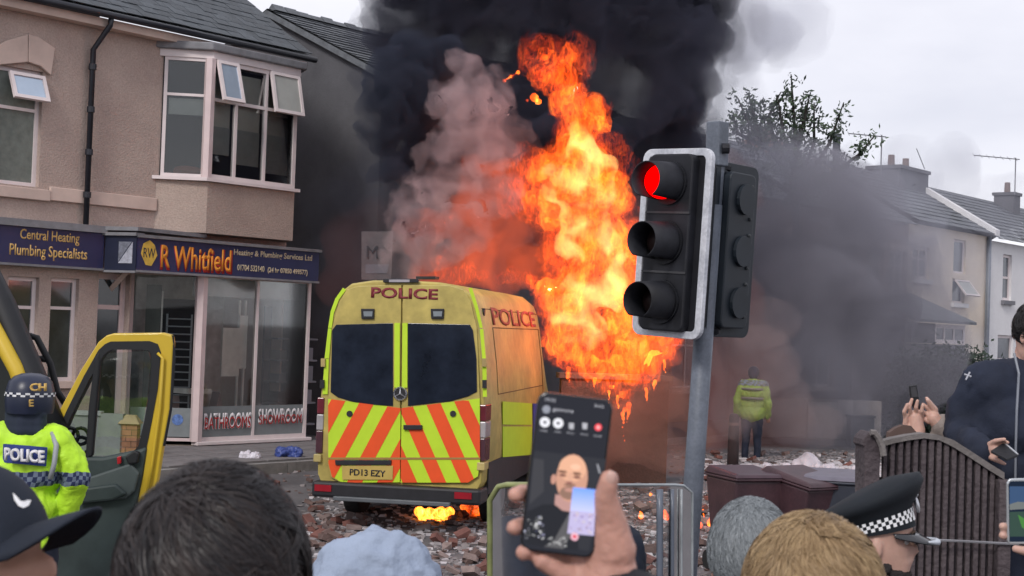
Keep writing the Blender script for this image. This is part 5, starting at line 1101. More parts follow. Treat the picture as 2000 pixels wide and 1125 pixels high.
for i in range(NA):
    for j in range(NB): k = i * (NB + 1) + j; F.append((k, k + 1, k + NB + 2, k + NB + 1))
br_.add(V, F); bo_ = br_.build('cap_brim', capm, co, True); sd = bo_.modifiers.new('s', 'SOLIDIFY'); sd.thickness = .004
# crescent mark on the cap side facing the camera
from mathutils.bvhtree import BVHTree
me_ = co.data; tree_ = BVHTree.FromPolygons([v.co for v in me_.vertices], [tuple(p.vertices) for p in me_.polygons])
oc = [(25, 962), (28, 976), (36, 988), (46, 992), (56, 987), (61, 977), (54, 976), (47, 979), (40, 978), (33, 970)]; V = []
for x, y in oc:
    h_ = tree_.ray_cast(CAM, ray(x, y).normalized()); V.append(h_[0] + (CAM - h_[0]).normalized() * .0015 if h_[0] else None)
if all(v is not None for v in V): g = MB(); g.add(V, [tuple(range(len(V)))]); g.build('crescent_mark', M('mark_white', (.85, .85, .85), .6), co)
else: print('crescent missed')
# -- grey-haired and blond spectators
r3, hm, pt, _, _ = person('person with short grey hair seen from behind beside the traffic light pole', 1472, 984, 3.1, 92, jac=blackc, trou=blackc)
hair(r3, hm, hairmat('grey_hair', (.10, .115, .125), (.34, .37, .39), .5), 15000, .032, (.085, .100, .108), .006, .0009, (.1, 0, 0), 5, mess=.2, clump=0, steps=4)
r4, hm, pt, _, _ = person('person with short sandy blond hair seen from behind in front of the peaked cap', 1600, 1022, 2.03, 96, jac=greyc, trou=blackc)
hair(r4, hm, hairmat('blond_hair', (.20, .125, .06), (.52, .37, .20), .5), 22000, .036, (.092, .106, .109), .008, .0007, (.25, 0, 0), 8, mess=.4, clump=260, steps=5)
# -- hooded spectator
pbl = M('pale_blue_cotton', (.30, .36, .47), .85, var=.12, vs=5, bump=.3, bs=60)
r5, hm, pt, _, _ = person('person with a pale blue hood pulled up below the rear bumper of the burning van', 718, 1082, 3.4, 95, jac=pbl, trou=blackc)
hc = hm @ Vector((0, -.0, .13)); fwd = (hm.to_3x3() @ Vector((0, 1, 0))); rr_ = hm.to_3x3() @ Vector((1, 0, 0))
blob('hood', [(hc + rr_ * .02 + Z3 * .01, .142), (hc - fwd * .03 - Z3 * .06 + rr_ * -.02, .145), (hc - fwd * .04 - Z3 * .17, .14), (hc - Z3 * .24 - rr_ * .12, .075, hc - Z3 * .24 + rr_ * .14, .08), (hc + fwd * .04 + Z3 * .012 + rr_ * .03, .11)], .010, pbl, r5, 2, ndisp(.034, 6.5, (1, 1, .3), 5, .002, True))
# -- officer with peaked cap
capb = M('police_cap_black', (.008, .012, .018), .8, var=.2, bump=.1, bs=300)
r6, hm, pt, _, _ = person('police officer in profile with a peaked cap, chequered band and dark beard', 1702, 965, 4.1, -10, jac=blackc, trou=blackc, hair='e', sk=skin2, tilt=0, vox=.005)
ck = hm @ Matrix.Translation((0, 0, .15)) @ Matrix.Rotation(D2R(15), 4, 'X') @ Matrix.Translation((0, 0, -.15))
ov_ = lambda rx, ry, yc, z0_, tiltz, K=40: [ck @ Vector((rx * math.cos(2 * math.pi * k / K), yc + ry * math.sin(2 * math.pi * k / K), z0_ + tiltz * math.sin(2 * math.pi * k / K))) for k in range(K)]
g = MB(); rings = [ov_(.086, .104, -.004, .135, -.004), ov_(.088, .106, -.004, .180, .006), ov_(.115, .135, -.002, .205, .018), ov_(.128, .150, .0, .222, .028), ov_(.122, .144, .0, .240, .030), ov_(.06, .07, 0, .256, .018)]
V = [p for r_ in rings for p in r_]; K = 40; g.add(V, [(i * K + k, i * K + (k + 1) % K, (i + 1) * K + (k + 1) % K, (i + 1) * K + k) for i in range(5) for k in range(K)] + [tuple(range(5 * K, 6 * K))]); pc = g.build('peaked_cap', capb, r6, True)
gw_ = MB(); gb = MB(); NB_ = 64
for k in range(NB_):
    for row in range(3):
        z0_, z1_ = .146 + row * .0095, .146 + row * .0095 + .0095
        if (k + row) % 2: continue
        a0, a1 = 2 * math.pi * k / NB_, 2 * math.pi * (k + 1) / NB_; q = lambda a, z: ck @ Vector((.0885 * math.cos(a), -.004 + .1065 * math.sin(a), z + (z - .135) * .22 * math.sin(a)))
        gw_.add([q(a0, z0_), q(a1, z0_), q(a1, z1_), q(a0, z1_)], [(0, 1, 2, 3)])
cb = gw_.build('chequer_band', M('chequer_white', (.75, .76, .78), .5), pc); sd = cb.modifiers.new('s', 'SOLIDIFY'); sd.thickness = .0015
g = MB(); V = []; F = []
for i in range(17):
    a = math.pi * (.12 + .76 * i / 16)
    for j in range(5): b = j / 4; rr2 = 1 + b * .62 * math.sin(a) ** 1.2; V.append(hm @ Vector((.088 * math.cos(a) * (1 + .05 * b), -.004 + .106 * math.sin(a) * rr2, .139 - .032 * b * math.sin(a))))
for i in range(16):
    for j in range(4): k = i * 5 + j; F.append((k, k + 1, k + 6, k + 5))
g.add(V, F); pk = g.build('cap_peak', M('patent_black', (.01, .012, .016), .12, var=0, spec=.8), pc, True); sd = pk.modifiers.new('s', 'SOLIDIFY'); sd.thickness = .003
g = MB(); g.tube([hm @ Vector((.088 * math.cos(a) * 1.055, -.004 + .106 * math.sin(a) * (1 + .54 * math.sin(a) ** 1.2), .1435 - .030 * math.sin(a))) for a in [math.pi * (.34 + .32 * i / 16) for i in range(17)]], [.003 + .007 * math.sin(math.pi * i / 16) for i in range(17)], 8); g.build('peak_gloss_edge', M('peak_gloss_silver', (.50, .54, .60), .35, .2), pc, True)  # pale edge stands in for the gloss on the black peak
g = MB(); g.ball(ck @ Vector((0, .115, .185)), .021, .8, .35, 1.2, 10, ck.to_3x3()); g.ball(ck @ Vector((0, .118, .211)), .008, n=6); g.build('cap_badge', M('badge_silver', (.62, .63, .66), .3, .7), pc, True)
bd_ = [(hm @ Vector((x, .074 - abs(x) * .55, z)), .021 - abs(x) * .1) for x in (-.055, -.042, -.03, -.015, 0, .015, .03, .042, .055) for z in (-.002, .010, .022)] + [(hm @ Vector((s * .06, .02, .04)), .016) for s in (-1, 1)]
brm = M('beard', (.035, .03, .03), .95, var=.4, vs=60, bump=.8, bs=250); blob('beard', bd_, .004, brm, r6, 2, ndisp(.003, 120))
g = MB(); V = []; 
blob('short_hair', [(hm @ Vector((s * .066, -.03, .10)), .022, hm @ Vector((s * .05, -.075, .09)), .028) for s in (-1, 1)] + [(hm @ Vector((0, -.075, .10)), .035)], .006, brm, r6, 2, ndisp(.003, 100))
# -- helmeted officer at the left, back to the camera
def print_jacket(name, base, z_lo, z_hi, navy_=(.02, .03, .09)):
    m, t, N, L = newmat(name); o = N('ShaderNodeOutputMaterial'); b = N('ShaderNodeBsdfPrincipled'); L(b.outputs[0], o.inputs[0]); b.inputs['Roughness'].default_value = .6
    g_ = N('ShaderNodeNewGeometry'); sx = N('ShaderNodeSeparateXYZ'); L(g_.outputs['Position'], sx.inputs[0])
    def mth(op, a, bb=None):
        n = N('ShaderNodeMath'); n.operation = op
        for i, v in enumerate((a, bb)):
            if v is None: continue
            if isinstance(v, (int, float)): n.inputs[i].default_value = v
            else: L(v, n.inputs[i])
        return n.outputs[0]
    nz = N('ShaderNodeTexNoise'); nz.inputs['Scale'].default_value = 6; zz = mth('ADD', sx.outputs['Z'], mth('MULTIPLY', mth('SUBTRACT', nz.outputs[0], .5), .05))
    inb = mth('MULTIPLY', mth('GREATER_THAN', zz, z_lo), mth('LESS_THAN', zz, z_hi)); cs = (z_hi - z_lo) / 3
    ck_ = mth('MODULO', mth('ADD', mth('FLOOR', mth('DIVIDE', mth('SUBTRACT', zz, z_lo), cs)), mth('FLOOR', mth('DIVIDE', mth('ADD', mth('ADD', sx.outputs['X'], sx.outputs['Y']), 100), cs))), 2)
    m1 = N('ShaderNodeMix'); m1.data_type = 'RGBA'; m1.inputs['A'].default_value = (*navy_, 1); m1.inputs['B'].default_value = (.16, .2, .28, 1); L(ck_, m1.inputs['Factor'])
    n2 = N('ShaderNodeTexNoise'); n2.inputs['Scale'].default_value = 9; mr = N('ShaderNodeMapRange'); mr.inputs['To Min'].default_value = .75; mr.inputs['To Max'].default_value = 1.2; L(n2.outputs[0], mr.inputs[0])
    v = N('ShaderNodeVectorMath'); v.operation = 'SCALE'; v.inputs[0].default_value = base; L(mr.outputs[0], v.inputs['Scale'])
    m2 = N('ShaderNodeMix'); m2.data_type = 'RGBA'; L(v.outputs[0], m2.inputs['A']); L(m1.outputs['Result'], m2.inputs['B']); L(inb, m2.inputs['Factor']); L(m2.outputs['Result'], b.inputs['Base Color'])
    bp = N('ShaderNodeBump'); bp.inputs['Strength'].default_value = .35; bp.inputs['Distance'].default_value = .03; n3 = N('ShaderNodeTexNoise'); n3.inputs['Scale'].default_value = 7; n3.inputs['Detail'].default_value = 3; n3.inputs['Distortion'].default_value = 1.5
    L(n3.outputs[0], bp.inputs['Height']); L(bp.outputs[0], b.inputs['Normal']); return m
DO = 8.0; jz0, jz1 = P(50, 949, DO - .15).z, P(50, 922, DO - .15).z
r7, hm, pt, _, _ = person('helmeted police officer in a yellow jacket marked POLICE, back to the camera', 58, 738, DO, 84, jac=print_jacket('officer_jacket', (.50, .84, .03), jz0, jz1), trou=navyc,
    re=P(150, 930, DO - .06), rw=P(128, 1004, DO + .02), bulk=.85)
hel = M('helmet_navy', (.014, .02, .045), .35, var=.2, vs=8, spec=.5); hmat = hm
g = MB(); K = 36; V = []
pr_ = [(.0, .262), (.05, .258), (.09, .243), (.118, .215), (.130, .17), (.134, .12), (.132, .075), (.126, .045)]
for rr2, z in pr_:
    for k in range(K): a = 2 * math.pi * k / K; V.append(hmat @ Vector((rr2 * .95 * math.cos(a) + 1e-5, rr2 * 1.08 * math.sin(a) - .005, z if math.sin(a) < .5 else max(z, .13))))
g.add(V, [(i * K + k, i * K + (k + 1) % K, (i + 1) * K + (k + 1) % K, (i + 1) * K + k) for i in range(len(pr_) - 1) for k in range(K)]); he_ = g.build('helmet', hel, r7, True)
blob('neck_guard', [(hmat @ Vector((x, -.075 + abs(x) * .4, z)), .048) for x in (-.07, -.035, 0, .035, .07) for z in (.04, -.0, -.04)], .01, M('neck_guard_navy', (.02, .028, .05), .8), r7, 2)
g = MB(); V = []; NB_ = 34
for k in range(NB_):
    for row in range(2):
        if (k + row) % 2: continue
        a0, a1 = 2 * math.pi * k / NB_, 2 * math.pi * (k + 1) / NB_; q = lambda a, z: hmat @ Vector((.1365 * .95 * math.cos(a), .1365 * 1.08 * math.sin(a) - .005, z)); z0_ = .137 + row * .011
        g.add([q(a0, z0_), q(a1, z0_), q(a1, z0_ + .011), q(a0, z0_ + .011)], [(0, 1, 2, 3)])
g.build('chequer_band', MATS['chequer_white'], he_)
bk3 = hmat.to_3x3(); xr = bk3 @ Vector((1, 0, 0)); up3 = bk3 @ Vector((0, 0, 1)); dF = Vector((0, -1, 0))
hg = M('helmet_gold', (.55, .36, .10), .5)
text('CH', he_, hg, P(76, 756, DO - .165), Rv, Uv, .042, .085, .02, 'lettering', .03); text('E', he_, hg, P(62, 787, DO - .150), Rv, Uv, .038, None, .012, 'lettering', .03)
# back panel
pc_ = lambda x, y: P(x, y, DO - .185)
bp_ = [(6, 867), (93, 874), (90, 911), (5, 903)]
NP = 8; V = []; F = []
for i in range(NP + 1):
    u = i / NP; dd = DO - .168 + .05 * (2 * abs(u - .55)) ** 2; V += [P(bp_[3][0] + (bp_[2][0] - bp_[3][0]) * u, bp_[3][1] + (bp_[2][1] - bp_[3][1]) * u, dd), P(bp_[0][0] + (bp_[1][0] - bp_[0][0]) * u, bp_[0][1] + (bp_[1][1] - bp_[0][1]) * u, dd)]
g = MB().add(V, [(2 * i, 2 * i + 2, 2 * i + 3, 2 * i + 1) for i in range(NP)]); o = g.build('name_panel', M('panel_blue', (.03, .05, .22), .5), r7); sd = o.modifiers.new('s', 'SOLIDIFY'); sd.thickness = .012; sd.offset = 1
text('POLICE', r7, whl, P(49, 889, DO - .19), (P(93, 874, DO) - P(6, 867, DO)), Uv, .068, .21, .02, 'lettering', .035)
for s in (1,):
    g = MB(); g.tube([P(102, 845, DO - .10), P(110, 870, DO - .145), P(106, 905, DO - .16), P(98, 935, DO - .150)], .014, 6); g.build('grey_strap', M('reflective_grey', (.33, .35, .37), .5), r7, True)
g = MB(); g.tube([P(30, 760, DO - .1), P(18, 790, DO - .05), P(22, 830, DO - .04)], .008, 6); g.build('radio_cable', rub, r7, True)
# -- distant officer
DD = 27.; jm = print_jacket('haze_dulled_jacket', (.22, .32, .04), 1.32, 1.42, (.10, .12, .06))  # smoke haze put into the jacket colours as a duller yellow
r8, hm, pt, _, _ = person('distant officer in a yellow jacket standing on the rubble road in the smoke', 1472, 716, DD, 75, h=1.82, jac=jm, trou=navyc, bulk=1.25, vox=.02)
for zz_ in (1.36, 1.20):
    g = MB(); g.tube([pt(.2 * math.sin(a), -.19 * math.cos(a), zz_) for a in [D2R(-75 + 15 * i) for i in range(11)]], .022, 6); g.build('reflective_band', M('dull_band', (.16, .16, .12), .6), r8, True)
blob('hair', [(hm @ Vector((0, -.01, .14)), .105), (hm @ Vector((0, -.03, .09)), .095)], .02, navyc, r8, 1)
bl = thing('bollard', 'dark burnt street bollard left of the distant officer', 'bollard', G(1431, 912)); p = G(1431, 912); g = MB(); g.tube([p, p + Z3 * .85, p + Z3 * .9], [.1, .085, .05], 12); g.build('post', M('burnt_post', (.05, .035, .035), .8), bl, True)
g = MB(); g.tube([p + Z3 * .7, p + Z3 * .75], .1, 12); g.build('band', M('burnt_band', (.15, .10, .09), .8), bl)
# -- man in navy jacket behind the fence, phone in hand
DM = 5.75
r9, hm, pt, bdy, jk = person('man in a navy zipped jacket raised above the fence looking at his phone', 2013, 588, DM, -78, h=1.8, jac=navyc, trou=navyc, turn=-55, tilt=-14, sk=skin2, vox=.006,
    rw=P(1913, 886, DM - .28), re=P(1872, 838, DM + .02), lw=P(2075, 900, DM - .25), le=P(2140, 830, DM), hand='L', bulk=1.15)
hair(r9, hm, hairmat('black_hair', (.006, .006, .008), (.03, .027, .026), .5), 3500, .05, (.084, .099, .106), .010, .0018, (0, .2, 0), 4, mess=.3, clump=60, front=.7)
bw_ = P(1913, 886, DM - .28)
hp = [P(1935, 878, DM - .33), P(1958, 880, DM - .36)]
caps_ = [(bw_, .030, P(1930, 884, DM - .31), .030), (P(1930, 878, DM - .31), .022, P(1945, 876, DM - .34), .018)]
for x0, y0, x1, y1, x2, y2 in ((1935, 868, 1958, 862, 1968, 864), (1938, 876, 1962, 874, 1972, 878), (1938, 884, 1960, 887, 1972, 892), (1932, 892, 1950, 900, 1962, 906)):
    caps_ += [(P(x0, y0, DM - .33), .011, P(x1, y1, DM - .36), .0095), (P(x1, y1, DM - .36), .0092, P(x2, y2, DM - .38), .007)]
caps_ += [(P(1928, 872, DM - .3), .014, P(1945, 861, DM - .36), .0095), (P(1945, 861, DM - .36), .0092, P(1962, 858, DM - .39), .0075)]
blob('hand', caps_, .0045, skin2, r9, 2)
ph2 = thing('phone', 'phone held low in the hand of the man in navy above the fence rail', 'phone', P(1965, 876, DM - .37))
a, b, c, d_ = P(1935, 880, DM - .40), P(1960, 864, DM - .36), P(1988, 888, DM - .45), P(1966, 896, DM - .50)
g = MB(); g.prism([a, b, c, d_], Z3 * -.009); g.build('case', rub, ph2, bevel=.002); g = MB(); g.tube([b + Z3 * .001, c + Z3 * .001], .0035, 6); g.build('edge', M('pale_metal', (.6, .62, .65), .3, .6), ph2)
g = MB(); zp = [P(1981, 690, DM - .17), P(1990, 730, DM - .20), P(1986, 800, DM - .21), P(1984, 870, DM - .20), P(1983, 935, DM - .19)]; g.tube(zp, .005, 5); g.build('zip', M('zip_grey', (.22, .24, .28), .5), r9)
g = MB(); g.tube([P(1894, 727, DM - .11), P(1886, 742, DM - .13)], .004, 4); g.tube([P(1883, 731, DM - .11), P(1897, 736, DM - .12)], .004, 4); g.build('sleeve_mark', M('mark_pale', (.35, .36, .4), .7), r9)
bx = thing('low_wall', 'low brick wall under the man in navy behind the fence', 'wall', (hm.translation.x, hm.translation.y, 0)); bz = (P(2013, 588, DM).z - 1.8); g = MB(); q = hm.translation; g.box(q.x - .35, q.x + .9, q.y - .1, q.y + .35, 0, bz); g.build('wall', MATS['terrace_brick'], bx)
# -- raised hands with phone behind the fence
DH = 5.8; tanc = M('tan_sleeve', (.26, .22, .20), .9, var=.2, bump=.3, bs=60)
r10, hm, pt, bdy, jk = person('person hidden behind the fence lifting a phone with both hands', 1850, 985, DH + .25, 120, jac=tanc, trou=blackc, sk=skin2, lw=P(1795, 872, DH), le=P(1805, 1010, DH + .1), rw=P(1838, 835, DH), re=P(1895, 930, DH + .1), hand='')
hc_ = [(P(1792, 880, DH), .030, P(1790, 840, DH), .034), (P(1790, 840, DH), .033, P(1786, 815, DH), .030)]
for x0, y0, x1, y1, x2, y2 in ((1770, 824, 1766, 804, 1772, 790), (1780, 818, 1776, 796, 1781, 780), (1791, 815, 1789, 796, 1792, 783), (1801, 818, 1800, 803, 1802, 792)):
    hc_ += [(P(x0, y0, DH), .0095, P(x1, y1, DH - .03), .0085), (P(x1, y1, DH - .03), .0082, P(x2, y2, DH - .035), .0065)]
hc_ += [(P(1778, 848, DH), .016, P(1768, 828, DH - .01), .011), (P(1768, 828, DH - .01), .0108, P(1770, 812, DH - .02), .0085)]
hc_ += [(P(1838, 835, DH), .026, P(1822, 815, DH), .028)]
for x0, y0, x1, y1 in ((1822, 806, 1803, 790), (1818, 814, 1801, 803), (1828, 800, 1810, 778), (1814, 824, 1801, 816)): hc_ += [(P(x0, y0, DH), .0095, P(x1, y1, DH), .0072)]
hc_ += [(P(1826, 805, DH), .013, P(1812, 782, DH - .02), .0085)]
blob('hands', hc_, .003, skin2, r10, 2)
g = MB(); g.tube([P(1768, 853, DH - .03), P(1783, 848, DH - .045), P(1798, 850, DH - .035)], .009, 6); g.build('bracelet', M('bracelet_white', (.7, .7, .68), .4), r10, True)
ph3 = thing('phone', 'black phone seen edge on, held up by two hands over the fence', 'phone', P(1787, 775, DH)); g = MB(); g.px([(1776, 754), (1791, 752), (1797, 792), (1806, 810), (1796, 813), (1780, 790)], DH - .02, .012).build('case', rub, ph3, bevel=.003)
g = MB(); g.px([(1779, 757), (1789, 756), (1793, 775), (1781, 776)], DH - .024, .003).build('camera_block', M('phone_grey', (.05, .05, .055), .3), ph3)
# -- phone and fingers at the right edge
DQ = 3.4; ph4 = thing('phone', 'phone with silver rim at the right edge showing a picture of grass', 'phone', P(2000, 1000, DQ))
def quadpx(pts, d, th, name, m_, par, bev=0): return MB().px(pts, d, th).build(name, m_, par, bevel=bev)
quadpx([(1967, 944), (1971, 937), (1978, 935), (2034, 934), (2040, 940), (2040, 1058), (2034, 1063), (1972, 1063), (1967, 1056)], DQ, .008, 'case', M('silver_rim', (.55, .58, .6), .25, .6), ph4, .002)
quadpx([(1970, 946), (1974, 940), (2036, 939), (2037, 1058), (1972, 1058)], DQ - .001, .002, 'screen', ME('screen_dark', (.010, .016, .03)), ph4)
quadpx([(1972, 950), (2035, 950), (2035, 985), (1972, 985)], DQ - .0016, .0004, 'screen_sky', ME('screen_sky_blue', (.035, .065, .13)), ph4)
quadpx([(1972, 985), (1988, 980), (2035, 983), (2035, 992), (1972, 996)], DQ - .002, .0004, 'screen_cloud', ME('screen_grey', (.12, .13, .13)), ph4)
quadpx([(1972, 1000), (2035, 998), (2035, 1048), (1972, 1048)], DQ - .0016, .0004, 'screen_grass', ME('screen_green', (.030, .055, .045)), ph4)
quadpx([(1988, 1005), (2004, 1015), (2012, 1040), (1996, 1030)], DQ - .002, .0004, 'screen_leaf', ME('screen_leaf_green', (.05, .16, .04)), ph4)
r11, hm, pt, bdy, jk = person('person beyond the right edge whose fingers grip the silver-rimmed phone', 2330, 1010, DQ + .1, 170, jac=blackc, trou=blackc, sk=skin2, rw=P(2075, 1100, DQ + .01), re=P(2230, 1260, DQ + .1), hand='')
hc_ = [(P(2075, 1100, DQ + .02), .03, P(2040, 1065, DQ + .03), .032)]
for y in (1028, 1046): hc_ += [(P(2030, y + 16, DQ + .03), .012, P(1975, y + 2, DQ + .025), .010), (P(1975, y + 2, DQ + .025), .010, P(1958, y, DQ + .003), .0092)]
hc_ += [(P(2050, 1100, DQ), .016, P(2010, 1078, DQ - .01), .012), (P(2010, 1078, DQ - .01), .012, P(1983, 1072, DQ - .012), .009)]
blob('hand', hc_, .004, skin2, r11, 2)
# ================================================================== THE FOREGROUND PHONE AND HAND
DP = 1.42; A0, A1 = P(1049, 769, DP), P(1195, 787, DP); pu = (A1 - A0).normalized(); pvv = pu.cross(Fv).normalized(); pvv = pvv if pvv.z > 0 else -pvv; pn = pu.cross(pvv); pn = pn if pn.dot(Fv) < 0 else -pn
pc0 = P(1106, 927, DP); W_, H_ = .0362, .0765
fp = thing('phone', 'large black phone raised in the foreground hand showing a video call', 'phone', pc0)
def q3(x, y, o=0): return pc0 + pu * x + pvv * y + pn * o
MB().prism([q3(x, y, .004) for x, y in rrect(W_, H_, .0105, 8)], -pn * .009).build('case', M('phone_black', (.01, .01, .012), .25, var=.1, spec=.6), fp, bevel=.0015)
def spx(px_, py_):
    r = ray(px_, py_); t_ = (q3(0, 0, .0042) - CAM).dot(pn) / r.dot(pn); v = CAM + r * t_ - q3(0, 0, .0042); return v.dot(pu), v.dot(pvv)
lay = [0]
def scr(pts, c, name, s=1., local=False, lyr=None):
    lay[0] += 1; o_ = .0042 + .00002 * (lyr if lyr is not None else lay[0]); a = [q3(*(p if local else spx(*p)), o_) for p in pts]
    key = 'scr_%02d%02d%02d' % tuple(int(99 * min(1, v)) for v in c); m_ = MATS.get(key) or ME(key, c, s); g = MB(); g.add(a, [tuple(range(len(a)))]); return g.build(name, m_, fp)
def el(cx, cy, rx, ry, rot=7, k=20): r_ = D2R(rot); return [(cx + rx * math.cos(a) * math.cos(r_) - ry * math.sin(a) * math.sin(r_), cy + rx * math.cos(a) * math.sin(r_) + ry * math.sin(a) * math.cos(r_)) for a in [2 * math.pi * i / k for i in range(k)]]
scr(rrect(W_ - .0022, H_ - .0022, .009, 8), (.022, .023, .030), 'screen', local=True)
scr([(1044, 880), (1184, 897), (1150, 1076), (1024, 1060)], (.030, .031, .038), 'call_backdrop'); scr([(1042, 895), (1062, 898), (1062, 960), (1034, 985)], (.045, .045, .052), 'backdrop_detail')
scr([(1028, 1000), (1060, 985), (1085, 985), (1125, 1000), (1130, 1074), (1024, 1062)], (.020, .021, .026), 'caller_shirt')
scr([(1082, 1055), (1110, 1005), (1126, 1000), (1118, 1040), (1100, 1072), (1062, 1068)], (.085, .083, .088), 'caller_strap')
scr([(1085, 965), (1120, 972), (1115, 1000), (1098, 997), (1083, 985)], (.38, .22, .20), 'caller_neck')
scr(el(1117, 934, 31, 47, 5), (.46, .245, .175), 'caller_face'); scr(el(1118, 915, 27, 26, 5), (.60, .33, .22), 'caller_forehead'); scr(el(1081, 936, 5, 10), (.42, .22, .17), 'caller_ear')
scr(el(1112, 963, 19, 13, 5), (.22, .13, .10), 'caller_beard'); scr(el(1113, 957, 11, 4, 5), (.40, .21, .17), 'caller_mouth'); scr(el(1113, 947, 12, 3, 5), (.22, .12, .09), 'caller_moustache')
for x, y in ((1099, 921), (1127, 925)): scr(el(x, y, 9, 2.6, 8), (.15, .075, .055), 'caller_eyebrow'); scr(el(x, y + 7, 8, 3.6, 8), (.30, .15, .11), 'caller_eye'); scr(el(x, y + 7, 5, 1.2, 8), (.08, .04, .035), 'caller_eyelid')
scr([(1111, 922), (1117, 923), (1119, 941), (1105, 940)], (.54, .30, .21), 'caller_nose'); scr([(1105, 940), (1119, 941), (1115, 945), (1107, 944)], (.22, .09, .08), 'caller_nostrils')
scr(el(1124, 912, 10, 6, 5), (.68, .40, .28), 'caller_highlight')
random.seed(11)
for i in range(46):
    x, y = random.uniform(1026, 1062), random.uniform(1006, 1052); 
    if y > 1058 or x < 1024 + (1060 - y) * .1: continue
    g_ = random.uniform(.1, .7); scr([(x + random.uniform(-5, 5), y + random.uniform(-4, 4)) for _ in range(3)], (round(g_, 1), round(g_, 1), round(g_ * 1.05, 1)), 'screen_pale_shape')  # pale emissive scraps of the screen image
for i in range(22):
    x = random.uniform(1068, 1108); y = 1052 + (x - 1068) * .12 + random.uniform(-6, 12); g_ = random.uniform(.2, .7); scr([(x + random.uniform(-6, 6), y + random.uniform(-3, 3)) for _ in range(3)], (round(g_, 1), round(g_, 1), round(g_ * 1.05, 1)), 'screen_pale_shape')
PIP = [(1119, 951), (1165, 956), (1160, 1046), (1108, 1041)]
scr(PIP, (.40, .36, .55), 'inset_picture')
for i in range(7):
    a, b = i / 7 * .5, (i + 1) / 7 * .5; f_ = lambda t_, s_: (PIP[0][0] + (PIP[3][0] - PIP[0][0]) * t_ + s_ * (PIP[1][0] - PIP[0][0]), PIP[0][1] + (PIP[3][1] - PIP[0][1]) * t_ + s_ * 5)
    k_ = i / 6; scr([f_(a, 0), f_(a, 1), f_(b, 1), f_(b, 0)], (.17 + .25 * k_, .30 + .15 * k_, .78 - .05 * k_), 'inset_sky')
for i in range(70):
    t_, s_ = random.uniform(.52, .97), random.uniform(.03, .97); x, y = f_(t_, s_); c_ = random.choice([(.5, .35, .4), (.12, .05, .25), (.25, .15, .3), (.5, .45, .4), (.06, .04, .12), (.55, .5, .6)]); scr([(x + random.uniform(-4, 4), y + random.uniform(-3.5, 3.5)) for _ in range(3)], c_, 'inset_detail')
scr(el(1122, 1047, 8, 8), (.62, .35, .42), 'call_button'); scr(el(1122, 1047, 4, 3), (.55, .05, .08), 'call_button_mark')
for x, y in ((1064, 824), (1090, 826)): scr(el(x, y, 10, 10), (.62, .62, .66), 'round_button'); scr(el(x, y, 3.6, 3), (.1, .1, .12), 'button_mark')
scr(el(1168, 834, 7, 7), (.75, .08, .10), 'red_button'); scr(el(1168, 834, 3, 3), (.8, .4, .4), 'button_mark'); scr(el(1067, 799, 8, 8), (.22, .23, .27), 'avatar')
for x in (1116, 1142): scr([(x - 5, 825), (x + 5, 826), (x + 4, 838), (x - 5, 837)], (.35, .35, .38), 'small_icon')
tm_ = ME('screen_text', (.38, .38, .42)); 
def st_(s, x, y, h, w): a = spx(x, y); text(s, fp, tm_, q3(a[0], a[1], .0045), pu, pvv, h, w, .00005, 'lettering')
st_('19:55', 1075, 781, .0030, .010); st_('5G', 1170, 793, .0026, .009); st_('gemma', 1100, 803, .0034, .020)
for x, y, s in ((1062, 841, 'mute'), (1089, 843, 'video'), (1114, 846, 'flip'), (1141, 848, 'share'), (1167, 851, 'end')): st_(s, x, y, .0016, .007)
scr([(1165, 905), (1168, 906), (1173, 925), (1169, 922)], (.3, .3, .33), 'glint')
r12, hm, pt, bdy, jk = person('person below the frame whose right hand holds up the large black phone', 1420, 1290, 1.25, 75, jac=blackc, trou=blackc, lw=None, rw=P(1190, 1215, 1.43), re=P(1330, 1620, 1.38), hand='')
c_ = []
def pc(x0, y0, d0, r0, x1, y1, d1, r1): c_.append((P(x0, y0, d0), r0, P(x1, y1, d1), r1))
pc(1192, 1230, 1.435, .029, 1186, 1130, 1.44, .031); pc(1192, 1120, 1.435, .027, 1186, 1060, 1.435, .023); pc(1160, 1130, 1.445, .028, 1130, 1060, 1.450, .016); pc(1150, 1130, 1.445, .026, 1110, 1100, 1.452, .014)
pc(1196, 1075, 1.43, .0235, 1192, 1020, 1.422, .0165); pc(1192, 1020, 1.422, .0160, 1183, 968, 1.412, .0112); pc(1183, 968, 1.412, .0110, 1190, 936, 1.408, .0092)
for bx0, by0, mx0, my0, tx, ty_ in ((1130, 1010, 1040, 962, 1006, 966), (1125, 1045, 1038, 1022, 1003, 1031)):
    pc(1150, 1070, 1.452, .014, bx0, by0, 1.452, .010); pc(bx0, by0, 1.452, .0098, mx0, my0, 1.446, .0090); pc(mx0, my0, 1.446, .0088, tx + 10, ty_ - 3, 1.428, .0082); pc(tx + 10, ty_ - 3, 1.428, .0082, tx, ty_, 1.417, .0074)
pc(1150, 1110, 1.45, .014, 1080, 1088, 1.448, .0100); pc(1080, 1088, 1.448, .0098, 1036, 1076, 1.432, .0088); pc(1036, 1076, 1.432, .0086, 1022, 1079, 1.420, .0078)
pc(1150, 1130, 1.44, .014, 1095, 1118, 1.430, .0098); pc(1095, 1118, 1.430, .0096, 1058, 1096, 1.424, .0086)
blob('hand', c_, .0022, M('hand_skin', (.55, .30, .235), .5, var=.16, vs=45, sub=.2, bump=.12, bs=260), r12, 3, ndisp(.0006, 160))
nl = MB(); 
nlm = M('nail', (.60, .38, .32), .25)
g = MB(); g.ball(P(1193, 934, 1.4015), .0062, .8, .4, 1.15, 8); g.build('thumb_nail', nlm, r12, True)
